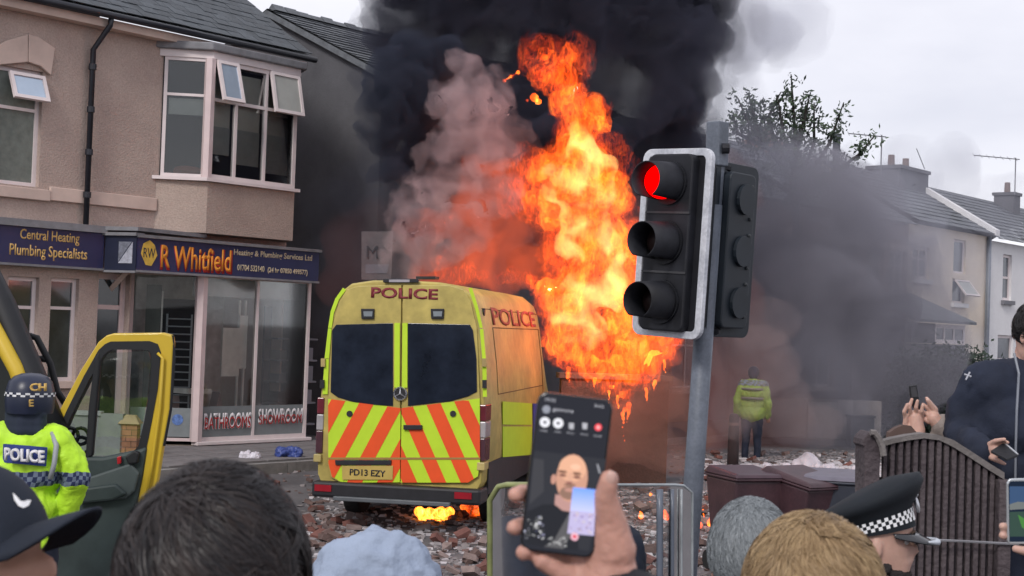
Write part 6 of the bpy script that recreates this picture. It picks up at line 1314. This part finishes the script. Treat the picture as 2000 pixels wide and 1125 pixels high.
# ================================================================== RIOT SHIELD AND ITS OFFICER
DS = 4.7; shl = thing('riot_shield', 'clear curved riot shield standing between the phone and the traffic light pole', 'riot shield', G(1150, 1950))
def shp(u, y): x = 957 + u * 395; return P(x, y, DS + .16 * (2 * u - 1) ** 2)
V = []; F = []; NU, NVv = 24, 14
for i in range(NU + 1):
    u = i / NU; x = u * 395; rr2 = 30; e = min(x, 395 - x); yt = 947 + (rr2 - math.sqrt(max(0, rr2 ** 2 - (rr2 - e) ** 2)) if e < rr2 else 0) * (1 if u < .5 else .5)
    for j in range(NVv + 1): V.append(shp(u, yt + (1720 - yt) * j / NVv))
for i in range(NU):
    for j in range(NVv): k = i * (NVv + 1) + j; F.append((k, k + 1, k + NVv + 2, k + NVv + 1))
g = MB().add(V, F); s_ = g.build('shield_sheet', MG('polycarbonate', (.90, .93, .92), .03, .06), shl, True)
g = MB(); g.tube([V[j] for j in range(NVv, -1, -1)] + [V[i * (NVv + 1)] for i in range(1, NU // 2)], .010, 6); g.build('shield_rim', M('rim_hivis_tint', (.20, .22, .09), .3, var=.4, vs=8), shl, True)  # hi-vis colour caught by the clear rim, put in as its own yellow-green
g = MB(); g.tube([V[i * (NVv + 1)] for i in range(NU // 2, NU + 1)] + [V[NU * (NVv + 1) + j] for j in range(1, NVv + 1)], .0045, 6); g.build('shield_rim', M('rim_clear', (.33, .36, .38), .2, var=.3, vs=8), shl, True)
for u, w_, m_ in ((.838, .011, M('rib_blue_grey', (.13, .15, .19), .3)), (.90, .006, MATS['rib_blue_grey']), (.945, .004, MATS['rim_clear'])):
    g = MB(); pts = [shp(u, y) - Fv * .01 for y in range(955, 1700, 60)]; g.tube(pts, w_, 6); g.build('shield_rib', m_, shl, True)
r13, hm, pt, bdy, jk = person('riot officer in dark navy standing behind the clear shield and the raised phone', 1112, 885, 5.15, 88, jac=navyc, trou=navyc, le=P(1000, 1150, 5.0), lw=P(1050, 1250, 4.9), bulk=.95)
blob('helmet', [(hm @ Vector((0, -.01, .14)), .125)], .015, hel, r13, 2)
# ================================================================== FIRE
def flame_mat(name, stops, nsc, str_, edge=(.10, .55), st=(1, 1, .42), warp=1.3, gap=(.0, .0), ns2=2.2):
    m, t, N, L = newmat(name); o = N('ShaderNodeOutputMaterial'); e = N('ShaderNodeEmission'); tr_ = N('ShaderNodeBsdfTransparent'); mx = N('ShaderNodeMixShader')
    tc = N('ShaderNodeTexCoord'); mp = N('ShaderNodeMapping'); mp.inputs['Scale'].default_value = st; L(tc.outputs['Object'], mp.inputs[0])
    wn_ = N('ShaderNodeTexNoise'); wn_.inputs['Scale'].default_value = nsc * .6; wn_.inputs['Detail'].default_value = 4; L(mp.outputs[0], wn_.inputs['Vector'])
    sub_ = N('ShaderNodeVectorMath'); sub_.operation = 'SUBTRACT'; sub_.inputs[1].default_value = (.5, .5, .5); L(wn_.outputs['Color'], sub_.inputs[0])
    sc_ = N('ShaderNodeVectorMath'); sc_.operation = 'SCALE'; sc_.inputs['Scale'].default_value = warp; L(sub_.outputs[0], sc_.inputs[0])
    ad = N('ShaderNodeVectorMath'); ad.operation = 'ADD'; L(mp.outputs[0], ad.inputs[0]); L(sc_.outputs[0], ad.inputs[1])
    n5 = N('ShaderNodeTexNoise'); n5.inputs['Scale'].default_value = nsc * 1.5; n5.inputs['Detail'].default_value = 3; n5.inputs['Roughness'].default_value = .6; n5.inputs['Distortion'].default_value = .8; L(ad.outputs[0], n5.inputs['Vector'])
    n2 = N('ShaderNodeTexNoise'); n2.inputs['Scale'].default_value = nsc * .8; n2.inputs['Detail'].default_value = 5; L(ad.outputs[0], n2.inputs['Vector'])
    at_ = N('ShaderNodeAttribute'); at_.attribute_name = 'heat'
    def mth(op, a, b=None, c=None, cl=False):
        n = N('ShaderNodeMath'); n.operation = op; n.use_clamp = cl
        for i, v in enumerate((a, b, c)):
            if v is None: continue
            if isinstance(v, (int, float)): n.inputs[i].default_value = v
            else: L(v, n.inputs[i])
        return n.outputs[0]
    fil = mth('SUBTRACT', 1., mth('MINIMUM', 1., mth('MULTIPLY', mth('ABSOLUTE', mth('SUBTRACT', n5.outputs[0], .5)), 11.)))
    comb = mth('ADD', mth('MULTIPLY', mth('SUBTRACT', n2.outputs[0], .5), 2.6), mth('MULTIPLY', mth('SUBTRACT', fil, .2), .34))
    val = mth('ADD', mth('ADD', mth('MULTIPLY', at_.outputs['Fac'], .95), .08), mth('MULTIPLY', comb, .62), cl=True)
    r = N('ShaderNodeValToRGB'); L(val, r.inputs[0]); els = r.color_ramp.elements
    while len(els) < len(stops): els.new(.5)
    for el_, (p_, c__) in zip(els, stops): el_.position = p_; el_.color = (*c__, 1)
    L(r.outputs[0], e.inputs[0]); e.inputs[1].default_value = str_
    lw_ = N('ShaderNodeLayerWeight'); lw_.inputs[0].default_value = .5; fac = mth('SUBTRACT', 1., lw_.outputs['Facing'])
    n3 = N('ShaderNodeTexNoise'); n3.inputs['Scale'].default_value = nsc * ns2; n3.inputs['Detail'].default_value = 4; L(ad.outputs[0], n3.inputs['Vector'])
    a_ = mth('ADD', fac, mth('MULTIPLY', mth('SUBTRACT', n3.outputs[0], .5), 1.9)); mr = N('ShaderNodeMapRange'); mr.interpolation_type = 'SMOOTHSTEP'; mr.inputs['From Min'].default_value = edge[0]; mr.inputs['From Max'].default_value = edge[1]; L(a_, mr.inputs[0])
    al = mr.outputs[0]
    if gap[1]:
        g2_ = N('ShaderNodeMapRange'); g2_.interpolation_type = 'SMOOTHSTEP'; g2_.inputs['From Min'].default_value = gap[0]; g2_.inputs['From Max'].default_value = gap[1]; L(n2.outputs[0], g2_.inputs[0]); al = mth('MULTIPLY', mth('MULTIPLY', al, g2_.outputs[0]), .75)
    L(al, mx.inputs[0]); L(tr_.outputs[0], mx.inputs[1]); L(e.outputs[0], mx.inputs[2]); L(mx.outputs[0], o.inputs[0]); return m
def fire_shell(name, nsc, str_, lo, hi, soft=(.0, .75), st=(1, 1, .36), warp=1.4, hot=0.):
    m, t, N, L = newmat(name); o = N('ShaderNodeOutputMaterial'); e = N('ShaderNodeEmission'); tr_ = N('ShaderNodeBsdfTransparent'); ad_ = N('ShaderNodeAddShader')
    tc = N('ShaderNodeTexCoord'); mp = N('ShaderNodeMapping'); mp.inputs['Scale'].default_value = st; L(tc.outputs['Object'], mp.inputs[0])
    def noise_(sc, vec, det=5, ro=.58, dist=0.):
        n = N('ShaderNodeTexNoise'); n.inputs['Scale'].default_value = sc; n.inputs['Detail'].default_value = det; n.inputs['Roughness'].default_value = ro; n.inputs['Distortion'].default_value = dist; L(vec, n.inputs['Vector']); return n
    def mth(op, a, b=None, cl=False):
        n = N('ShaderNodeMath'); n.operation = op; n.use_clamp = cl
        for i, v in enumerate((a, b)):
            if v is None: continue
            if isinstance(v, (int, float)): n.inputs[i].default_value = v
            else: L(v, n.inputs[i])
        return n.outputs[0]
    def mr(v, a, b, c=0., d=1.):
        n = N('ShaderNodeMapRange'); n.interpolation_type = 'SMOOTHSTEP'; n.inputs['From Min'].default_value = a; n.inputs['From Max'].default_value = b; n.inputs['To Min'].default_value = c; n.inputs['To Max'].default_value = d; L(v, n.inputs[0]); return n.outputs[0]
    w1 = noise_(nsc * .55, mp.outputs[0], 3); sb = N('ShaderNodeVectorMath'); sb.operation = 'SUBTRACT'; sb.inputs[1].default_value = (.5, .5, .5); L(w1.outputs['Color'], sb.inputs[0])
    sc_ = N('ShaderNodeVectorMath'); sc_.operation = 'SCALE'; sc_.inputs['Scale'].default_value = warp; L(sb.outputs[0], sc_.inputs[0]); ad = N('ShaderNodeVectorMath'); ad.operation = 'ADD'; L(mp.outputs[0], ad.inputs[0]); L(sc_.outputs[0], ad.inputs[1]); v = ad.outputs[0]
    n1 = noise_(nsc, v, 6, .6); n2 = noise_(nsc * 1.7, v, 4, .6, .6); n3 = noise_(nsc * 3., v, 4)
    body = mr(n1.outputs[0], lo, hi); fil = mth('POWER', mth('SUBTRACT', 1., mth('MINIMUM', 1., mth('MULTIPLY', mth('ABSOLUTE', mth('SUBTRACT', n2.outputs[0], .5)), 12.))), 2.)
    lw_ = N('ShaderNodeLayerWeight'); lw_.inputs[0].default_value = .5; fac = mth('SUBTRACT', 1., lw_.outputs['Facing'])
    fade = mr(mth('ADD', fac, mth('MULTIPLY', mth('SUBTRACT', n3.outputs[0], .5), 1.1)), soft[0], soft[1])
    at_ = N('ShaderNodeAttribute'); at_.attribute_name = 'heat'
    inten = mth('MULTIPLY', mth('ADD', mth('MULTIPLY', body, 1.), mth('MULTIPLY', fil, 1.15)), fade)
    hh = mth('ADD', mth('ADD', at_.outputs['Fac'], hot), mth('MULTIPLY', mth('SUBTRACT', n1.outputs[0], .5), 1.6), cl=True)
    r = N('ShaderNodeValToRGB'); L(hh, r.inputs[0]); els = r.color_ramp.elements; stops = [(.0, (.50, .03, .002)), (.28, (1., .11, .005)), (.5, (1., .26, .025)), (.7, (1., .50, .10)), (1., (1., .80, .30))]
    while len(els) < len(stops): els.new(.5)
    for el_, (p_, c__) in zip(els, stops): el_.position = p_; el_.color = (*c__, 1)
    L(r.outputs[0], e.inputs[0]); k = mth('MULTIPLY', inten, mth('MULTIPLY', mth('ADD', at_.outputs['Fac'], .35), str_)); L(k, e.inputs[1])
    L(e.outputs[0], ad_.inputs[0]); L(tr_.outputs[0], ad_.inputs[1]); L(ad_.outputs[0], o.inputs[0]); return m
fs = [fire_shell('fire_shell_core', 2.4, 1.05, .47, .63, hot=.18), fire_shell('fire_shell_mid', 3.0, .75, .49, .64, hot=.08), fire_shell('fire_shell_outer', 2.8, .42, .52, .68, (.05, .85)), fire_shell('fire_shell_fine', 4.6, .5, .50, .66, (.05, .8))]
fm_in = fire_shell('small_flame', 5., 1.6, .30, .60, (.0, .6), hot=.25); fm_gnd = fire_shell('ground_fire', 5., 3.0, .28, .6, (-.1, .5), hot=.2); fm_hot = fire_shell('under_flame', 6., 3.6, .25, .6, (-.2, .5), hot=.4); fm_out = fs[3]
def heatmesh(me, pts):
    at_ = me.attributes.new('heat', 'FLOAT', 'POINT'); out_ = []
    for v in me.vertices:
        w = 0; s = 0
        for c, r, h in pts:
            k = math.exp(-((v.co - c).length / (r * .9)) ** 2); w += k; s += k * h
        out_.append(s / w if w > 1e-6 else .3)
    at_.data.foreach_set('value', out_)
def flame(name, lst, d, voxel, amp, mat_, parent, sc=1., grow=1., spread=.25, dscale=1.6, oct_=5, off=0):
    pts = []
    rnd = random.Random(5)
    for x, y, r, h in lst:
        dd = d + off + rnd.uniform(-spread, spread); pts.append((P(x, y, dd), r * grow * dd / FX, h))
    def dsp(me):
        ndisp(amp, dscale, (1, 1, .5), oct_)(me); heatmesh(me, pts)
    o = blob(name, [(c, r) for c, r, h in pts], voxel, mat_, parent, 2, dsp)
    if name in ('roof_flame', 'detached_flame'): o['kind'] = 'stuff'
    return o
DFL = 20.6
FL1 = [(1150, 530, 58, .85), (1128, 480, 55, .8), (1190, 560, 48, .75), (1118, 590, 42, .7), (1180, 490, 55, .72), (1105, 350, 62, .62), (1160, 330, 52, .8), (1062, 340, 36, .4), (1190, 380, 38, .6), (1138, 425, 58, .72), (1128, 290, 42, .8), (1125, 250, 30, .6), (1165, 240, 20, .5),
       (1110, 200, 28, .5), (1088, 150, 26, .35), (1115, 115, 15, .2), (1065, 112, 12, .15), (1060, 145, 16, .2), (1150, 215, 24, .5), (1182, 245, 9, .4), (1210, 350, 20, .45), (1215, 400, 16, .4), (1045, 390, 26, .4), (1075, 430, 24, .5),
       (1112, 640, 36, .6), (1150, 640, 44, .68), (1195, 640, 42, .5), (1120, 690, 26, .5), (1160, 705, 32, .55), (1205, 705, 36, .42), (1255, 680, 34, .42), (1290, 680, 20, .42), (1240, 725, 28, .38), (1280, 655, 30, .5), (1228, 620, 42, .3), (1065, 560, 18, .6), (1085, 600, 22, .6), (1040, 548, 8, .55), (1218, 770, 11, .4), (1222, 800, 5, .4), (1195, 755, 8, .4), (1265, 745, 9, .4), (1300, 690, 14, .5), (1322, 668, 10, .5), (1270, 715, 20, .4), (1112, 730, 7, .45), (1100, 680, 9, .6), (1205, 560, 42, .25), (1230, 480, 34, .22)]
FL2 = [(998, 150, 11, .1), (1012, 142, 9, .1), (985, 158, 7, .1), (1042, 190, 7, .35), (1030, 196, 5, .35), (1052, 198, 4, .3)]
fire = thing('fire', 'tall orange and yellow flames pouring from the front of the burning van', 'fire', FV.pt(1.2, 0, -4))
FLX = FL1 + [(1075, 590, 22, .55), (1058, 562, 18, .5), (1092, 625, 26, .6), (1096, 665, 20, .5), (1140, 560, 60, .8), (1170, 450, 50, .7)]
for k_, (gr, am, dsc, of, mi) in enumerate(((.62, .16, 1.3, 0, 0), (.80, .22, 1.9, .05, 1), (.92, .26, 1.5, -.1, 0), (1.0, .30, 2.4, .1, 1), (1.05, .34, 1.8, -.2, 2), (1.1, .42, 2.6, .15, 3), (1.16, .46, 2.0, -.1, 2))):
    flame('flame_sheet', [(x + (k_ % 3 - 1) * 3, y, r, h) for x, y, r, h in FLX], DFL, .045 + .006 * k_, am, fs[mi], fire, grow=gr, off=of, dscale=dsc, spread=.2 + .05 * k_)
flame('detached_flame', FL2, DFL, .03, .10, fs[3], fire); flame('detached_flame', FL2, DFL, .03, .12, fm_in, fire, grow=.8)
gv = MV('flame_core_glow', (.5, .2, .1), .05, 1.6, .34, .62, floor=.08, detail=5, emis=(1., .14, .012), es=.34)
blob('flame_core', [(P(x, y, DFL), r * 1.0 * DFL / FX) for x, y, r, h in FLX if h > .33], .08, gv, fire, 2, ndisp(.22, 1.6, (1, 1, .5), 5))
gv2 = MV('flame_heart_glow', (.5, .2, .1), .05, 2.4, .46, .62, floor=.0, detail=5, emis=(1., .66, .20), es=1.7)
blob('flame_core', [(P(x, y, DFL), r * .8 * DFL / FX) for x, y, r, h in FLX if h > .58], .07, gv2, fire, 2, ndisp(.18, 1.8, (1, 1, .5), 5))
for x, y, l in ((1218, 800, 60), (1226, 790, 40), (1206, 775, 30), (1262, 760, 30), (1278, 745, 22), (1160, 740, 16), (1298, 705, 26), (1190, 765, 22), (1110, 720, 26)):
    flame('dripping_flame', [(x + random.uniform(-2, 2), y + l * i / 7, 4.5 - 3.2 * i / 7, .55) for i in range(8)], DFL - .3, .012, .02, fm_in, fire, spread=.02, dscale=6)
random.seed(21)
gnd = [(1208, 995, 8, 30), (1252, 1010, 8, 14), (1268, 985, 7, 50), (1302, 1010, 9, 16), (1333, 1020, 7, 40), (1375, 1015, 7, 26), (1388, 1022, 10, 24), (1396, 1026, 8, 20), (1366, 1026, 8, 14), (1316, 1012, 8, 18), (955, 1018, 5, 20)]
for i, (x, y, r, l) in enumerate(gnd):
    base = G(x, y + 8, .0); dd = (base - CAM).dot(Fv)
    o = flame('ground_flame', [(x, y, r, .7), (x + random.uniform(-3, 3), y - l * .4, r * .6, .6), (x + random.uniform(-4, 4), y - l * .75, r * .35, .5), (x + random.uniform(-5, 5), y - l, r * .15, .4)], dd, .014, .035, fm_gnd, None, spread=.03, dscale=5, grow=.8)
    tag(o, ['small flame at the tip of the foreground thumb', 'low flame burning left of the shield rib', 'tall thin flame standing behind the shield', 'low flame right of the shield rib', 'flame leaning against the traffic light pole on its left', 'thin pointed flame right of the traffic light pole', 'brightest flame between the pole and the grey-haired head', 'flame touching the grey-haired head', 'lowest flame at the foot of the pole', 'low flame between the two flames left of the pole', 'spark of flame seen through the curved shield rim'][i], 'flame', 'small fires burning in the rubble')
# glow under the van
for k_, (x0, x1, y0, y1, lb) in enumerate(((820, 880, 1000, 1022, 'bright fire glowing under the rear axle of the burning van'), (905, 940, 990, 1004, 'small fire flickering under the right rear wheel of the van'))):
    dd = 18.2 + k_ * .4
    o = flame('under_fire', [(x0 + (x1 - x0) * i / 9, y0 + (y1 - y0) * (i % 3) / 2.2, (y1 - y0) * .52, 1.) for i in range(10)], dd, .02, .025, fm_hot if k_ == 0 else fm_in, None, spread=.03, dscale=4); tag(o, lb, 'fire')
# ================================================================== SMOKE
def smoke(name, lst, voxel, amp, mat_, label, dsc=.8, oct_=4, billow=True, st=(1, 1, 1), bias=0., sm=3):
    o = blob(name, [(P(x, y, d), r * d / FX) for x, y, r, d in lst], voxel, mat_, None, sm, ndisp(amp, dsc, st, oct_, bias, billow)); o['kind'] = 'stuff'; tag(o, label); return o
blk1 = MV('black_smoke', (.07, .08, .115), 5., 1.6, .36, .60, floor=.12, detail=5, warp=1.2)
blk2 = MV('dark_plume_smoke', (.085, .088, .125), 3.6, .75, .34, .60, floor=.34, detail=5, warp=1.2)
gry1 = MV('warm_grey_smoke', (.60, .50, .52), 1.7, 1.5, .36, .62, floor=.10, detail=6, warp=1.6, emis=(1., .18, .05), es=.02)  # pink tint and faint orange emission stand for firelight on the billows
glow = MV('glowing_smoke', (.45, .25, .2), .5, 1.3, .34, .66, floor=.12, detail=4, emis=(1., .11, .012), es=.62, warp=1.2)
drift = MV('drifting_smoke', (.42, .415, .475), 1.05, .30, .36, .66, floor=.10, detail=5, warp=1.2)
drift2 = MV('fire_tinted_smoke', (.40, .30, .30), .62, .45, .36, .64, floor=.35, detail=4, emis=(1., .16, .05), es=.02)  # brown tint and weak emission stand for the fire's glow on grey smoke
thin = MV('thin_grey_smoke', (.58, .59, .68), .38, .3, .36, .66, floor=.35, detail=3)
# black lump at the left of the plume
smoke('smoke_lump', [(770, 150, 52, 22), (760, 210, 56, 22), (745, 265, 44, 22), (755, 320, 34, 22), (790, 180, 60, 22.3), (800, 120, 45, 22.5), (735, 230, 32, 22), (765, 375, 22, 22), (775, 260, 50, 22.4), (820, 220, 55, 22.8), (840, 300, 50, 22.8), (800, 380, 40, 22.6), (850, 120, 50, 23), (780, 430, 30, 22.2)], .07, .26, blk1, 'dense black smoke lump curling at the left side of the plume', 1.4, 5)
# main dark plume
smoke('smoke_plume', [(800, 20, 80, 25), (830, 100, 70, 25), (820, 200, 70, 25), (860, 300, 70, 25), (900, 400, 60, 25), (1100, 420, 80, 24.5), (1080, 520, 60, 24.5), (900, 10, 110, 25), (1000, 40, 120, 25), (1110, 30, 130, 25), (1220, 60, 120, 25), (1280, 120, 110, 25), (1250, 200, 110, 25), (1200, 260, 90, 25), (1290, 260, 75, 25.5), (1310, 60, 90, 26), (1330, 180, 60, 26), (1330, 330, 45, 26), (1130, 180, 90, 25.5), (1050, 120, 90, 25.5), (1000, 150, 110, 25), (900, 110, 90, 25), (1100, -80, 180, 25.5), (1300, -50, 130, 26), (880, -90, 150, 25.5), (1180, 320, 70, 24.5), (1270, 320, 60, 25), (1320, 290, 45, 26), (1060, 250, 70, 24.2), (960, 240, 70, 24.3), (1330, 40, 50, 26), (1000, -230, 220, 27), (1180, -230, 200, 28)], .12, .50, blk2, 'huge dark plume of smoke towering over the burning van', .8, 6)
smoke('smoke_plume', [(760, 60, 60, 26), (735, 180, 50, 26), (740, 300, 50, 26), (800, 60, 90, 26), (900, 0, 120, 26), (1350, 80, 80, 27), (1350, 200, 45, 27), (1350, 310, 50, 27), (1300, 380, 60, 27), (1310, 200, 110, 27), (1250, 60, 120, 27), (760, 400, 45, 25.5)], .16, .55, MV('plume_fringe_smoke', (.13, .135, .17), .75, 1.0, .38, .62, floor=.05, detail=6, warp=1.6), 'torn wispy fringe around the dark plume', 1.1, 6)
smoke('smoke_plume', [(850, 160, 60, 23), (870, 260, 70, 23), (850, 340, 60, 23), (930, 300, 70, 23.2), (940, 420, 60, 23.2), (1010, 300, 55, 23.4), (1020, 420, 50, 23.4), (1010, 520, 50, 23.4), (1250, 400, 60, 23.5), (1240, 520, 50, 23.5)], .14, .30, MV('inner_dark_smoke', (.20, .12, .12), 1.4, .7, .34, .62, floor=.3, detail=3), 'dark reddish smoke between the van roof and the tall flames', .7, 4)
# grey-pink smoke in front
smoke('smoke_billow', [(905, 130, 30, 20.8), (915, 180, 44, 20.8), (930, 240, 50, 20.8), (900, 280, 44, 20.6), (860, 270, 26, 20.4), (845, 310, 32, 20.4), (830, 360, 30, 20.2), (800, 345, 16, 20.2), (860, 360, 44, 20.4), (900, 350, 44, 20.5), (790, 395, 24, 20), (765, 425, 17, 20), (820, 420, 36, 20.1), (775, 470, 24, 19.9), (765, 515, 20, 19.8), (800, 520, 30, 19.8), (825, 480, 30, 19.9), (950, 300, 40, 21), (960, 220, 30, 21), (845, 400, 34, 20.2), (880, 200, 40, 21.3), (960, 180, 40, 21.5), (985, 270, 45, 21.5), (970, 380, 45, 21.4), (900, 440, 50, 21), (860, 480, 40, 20.8)], .06, .24, gry1, 'pale pinkish grey billows rising at the left of the fire', 2.0, 6)
smoke('smoke_puff', [(815, 480, 26, 19.5), (832, 455, 20, 19.5), (845, 490, 14, 19.5), (810, 415, 18, 19.5), (790, 410, 12, 19.5), (820, 505, 22, 19.5), (830, 525, 18, 19.5)], .035, .07, MV('dark_puff_smoke', (.16, .17, .20), 2.4, 1.4, .30, .6, floor=.2, detail=2), 'dark grey puff hanging just above the van roof', 2.4, 4)
# smoke over the roof; the fire's light on it put in as orange emission
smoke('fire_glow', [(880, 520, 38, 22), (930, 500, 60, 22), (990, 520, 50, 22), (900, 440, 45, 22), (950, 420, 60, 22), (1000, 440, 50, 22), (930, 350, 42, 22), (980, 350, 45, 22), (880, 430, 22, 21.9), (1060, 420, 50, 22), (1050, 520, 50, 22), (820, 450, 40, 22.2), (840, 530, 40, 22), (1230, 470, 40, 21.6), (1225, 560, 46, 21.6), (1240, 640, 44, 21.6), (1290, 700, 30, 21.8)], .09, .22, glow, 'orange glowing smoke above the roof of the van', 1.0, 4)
flame('roof_flame', [(858, 535, 10, .4), (870, 530, 14, .45), (890, 535, 14, .4), (862, 508, 8, .35), (915, 535, 16, .35), (945, 538, 14, .35), (975, 540, 12, .45), (1000, 535, 14, .4), (1025, 545, 12, .55), (878, 425, 12, .32), (1035, 560, 8, .6), (868, 485, 10, .25)], 21.2, .03, .12, fm_out, fire, spread=.1, dscale=3)
# drifting smoke at the right
smoke('drifting_smoke', [(x, y, q * 1.35, d) for x, y, q, d in [(1480, 420, 110, 32), (1580, 480, 120, 32), (1660, 560, 110, 32), (1560, 620, 130, 31.5), (1680, 680, 100, 31.5), (1740, 720, 90, 32), (1720, 560, 90, 32), (1740, 640, 80, 32), (1750, 480, 60, 34), (1600, 740, 110, 31), (1460, 560, 100, 32), (1500, 380, 70, 33), (1620, 400, 80, 34), (1700, 450, 70, 35), (1760, 740, 50, 33), (1500, 720, 90, 31), (1690, 790, 60, 31)]], .3, .9, drift, 'thick blue-grey smoke drifting right across the terrace', .3, 4)
smoke('drifting_smoke', [(1500, 520, 90, 34), (1600, 600, 100, 34), (1690, 620, 90, 35), (1700, 720, 80, 34), (1560, 700, 90, 33), (1620, 480, 80, 35), (1740, 800, 60, 33)], .3, .8, MV('dark_drift_smoke', (.28, .27, .32), 1.3, .5, .36, .62, floor=.1, detail=5, warp=1.2), 'darker heart of the smoke in front of the brick houses', .35, 4)
smoke('drifting_smoke', [(1400, 480, 90, 30), (1400, 600, 90, 30), (1350, 720, 90, 29), (1450, 720, 80, 30), (1420, 820, 60, 29), (1340, 840, 60, 28), (1250, 850, 50, 26), (1390, 380, 80, 30), (1520, 820, 60, 30)], .25, .5, drift2, 'thin brown smoke behind the traffic light pole', .4, 4)
smoke('drifting_smoke', [(1230, 860, 60, 21), (1290, 880, 50, 21), (1330, 800, 60, 22), (1180, 880, 50, 21), (1280, 780, 50, 21.5), (1380, 850, 50, 22)], .15, .3, MV('fire_tinted_low_smoke', (.36, .24, .20), 1.7, .9, .34, .62, floor=.3, detail=4, emis=(1., .16, .04), es=.03), 'brown lit smoke low down between the van and the pole', .8, 4)  # fire's light put in as a brown tint and slight emission
smoke('smoke_wisp', [(1360, 60, 70, 28), (1400, 150, 60, 28), (1420, 30, 80, 29), (1350, 250, 50, 28), (1390, 320, 60, 29), (1480, 90, 60, 30), (1340, 150, 60, 27)], .2, .5, MV('grey_wisp_smoke', (.42, .42, .46), .55, .5, .38, .64, floor=.1, detail=5, warp=1.2), 'grey ragged wisps peeling off the right side of the plume', .6, 5)
smoke('drifting_smoke', [(1400, 120, 90, 34), (1470, 60, 80, 35), (1400, 250, 90, 34), (1450, 320, 80, 34), (1540, 340, 70, 36), (1780, 340, 60, 42), (1850, 330, 50, 44), (1650, 340, 60, 38), (1760, 420, 80, 40), (1830, 520, 80, 42), (1880, 690, 70, 40), (1950, 400, 60, 46), (1560, 60, 70, 38)], .4, .9, thin, 'pale haze of smoke trailing over the roofs at the right', .3, 4)
smoke('drifting_smoke', [(640, 300, 70, 30), (690, 250, 70, 30), (650, 420, 70, 28), (700, 380, 60, 27), (660, 520, 60, 26), (640, 620, 40, 25), (600, 200, 60, 31), (700, 480, 60, 26), (740, 160, 60, 30), (780, 100, 60, 30), (760, 240, 70, 29), (640, 120, 50, 33)], .25, .4, MV('veil_smoke', (.20, .21, .27), .22, .35, .36, .64, floor=.5, detail=2), 'thin smoke veil before the gabled house', .4, 3)
smoke('drifting_smoke', [(670, 470, 50, 24), (700, 530, 50, 24), (650, 560, 40, 24), (735, 420, 35, 24)], .15, .2, MV('red_veil_smoke', (.30, .17, .17), .28, .6, .36, .64, floor=.4, detail=2, emis=(1., .14, .08), es=.012), 'dull red lit smoke between the shop sign and the van roof', .6, 3)  # dull red lighting put in as tint plus a trace of emission

smoke('drifting_smoke', [(1470, 740, 50, 24), (1440, 700, 60, 24), (1500, 700, 60, 24), (1540, 800, 60, 24.5), (1430, 800, 50, 24), (1500, 640, 60, 25), (1600, 840, 50, 25)], .18, .35, MV('near_brown_smoke', (.46, .38, .38), .50, .8, .36, .64, floor=.15, detail=5, warp=1.2), 'brownish smoke drifting past the distant officer', .8, 5)
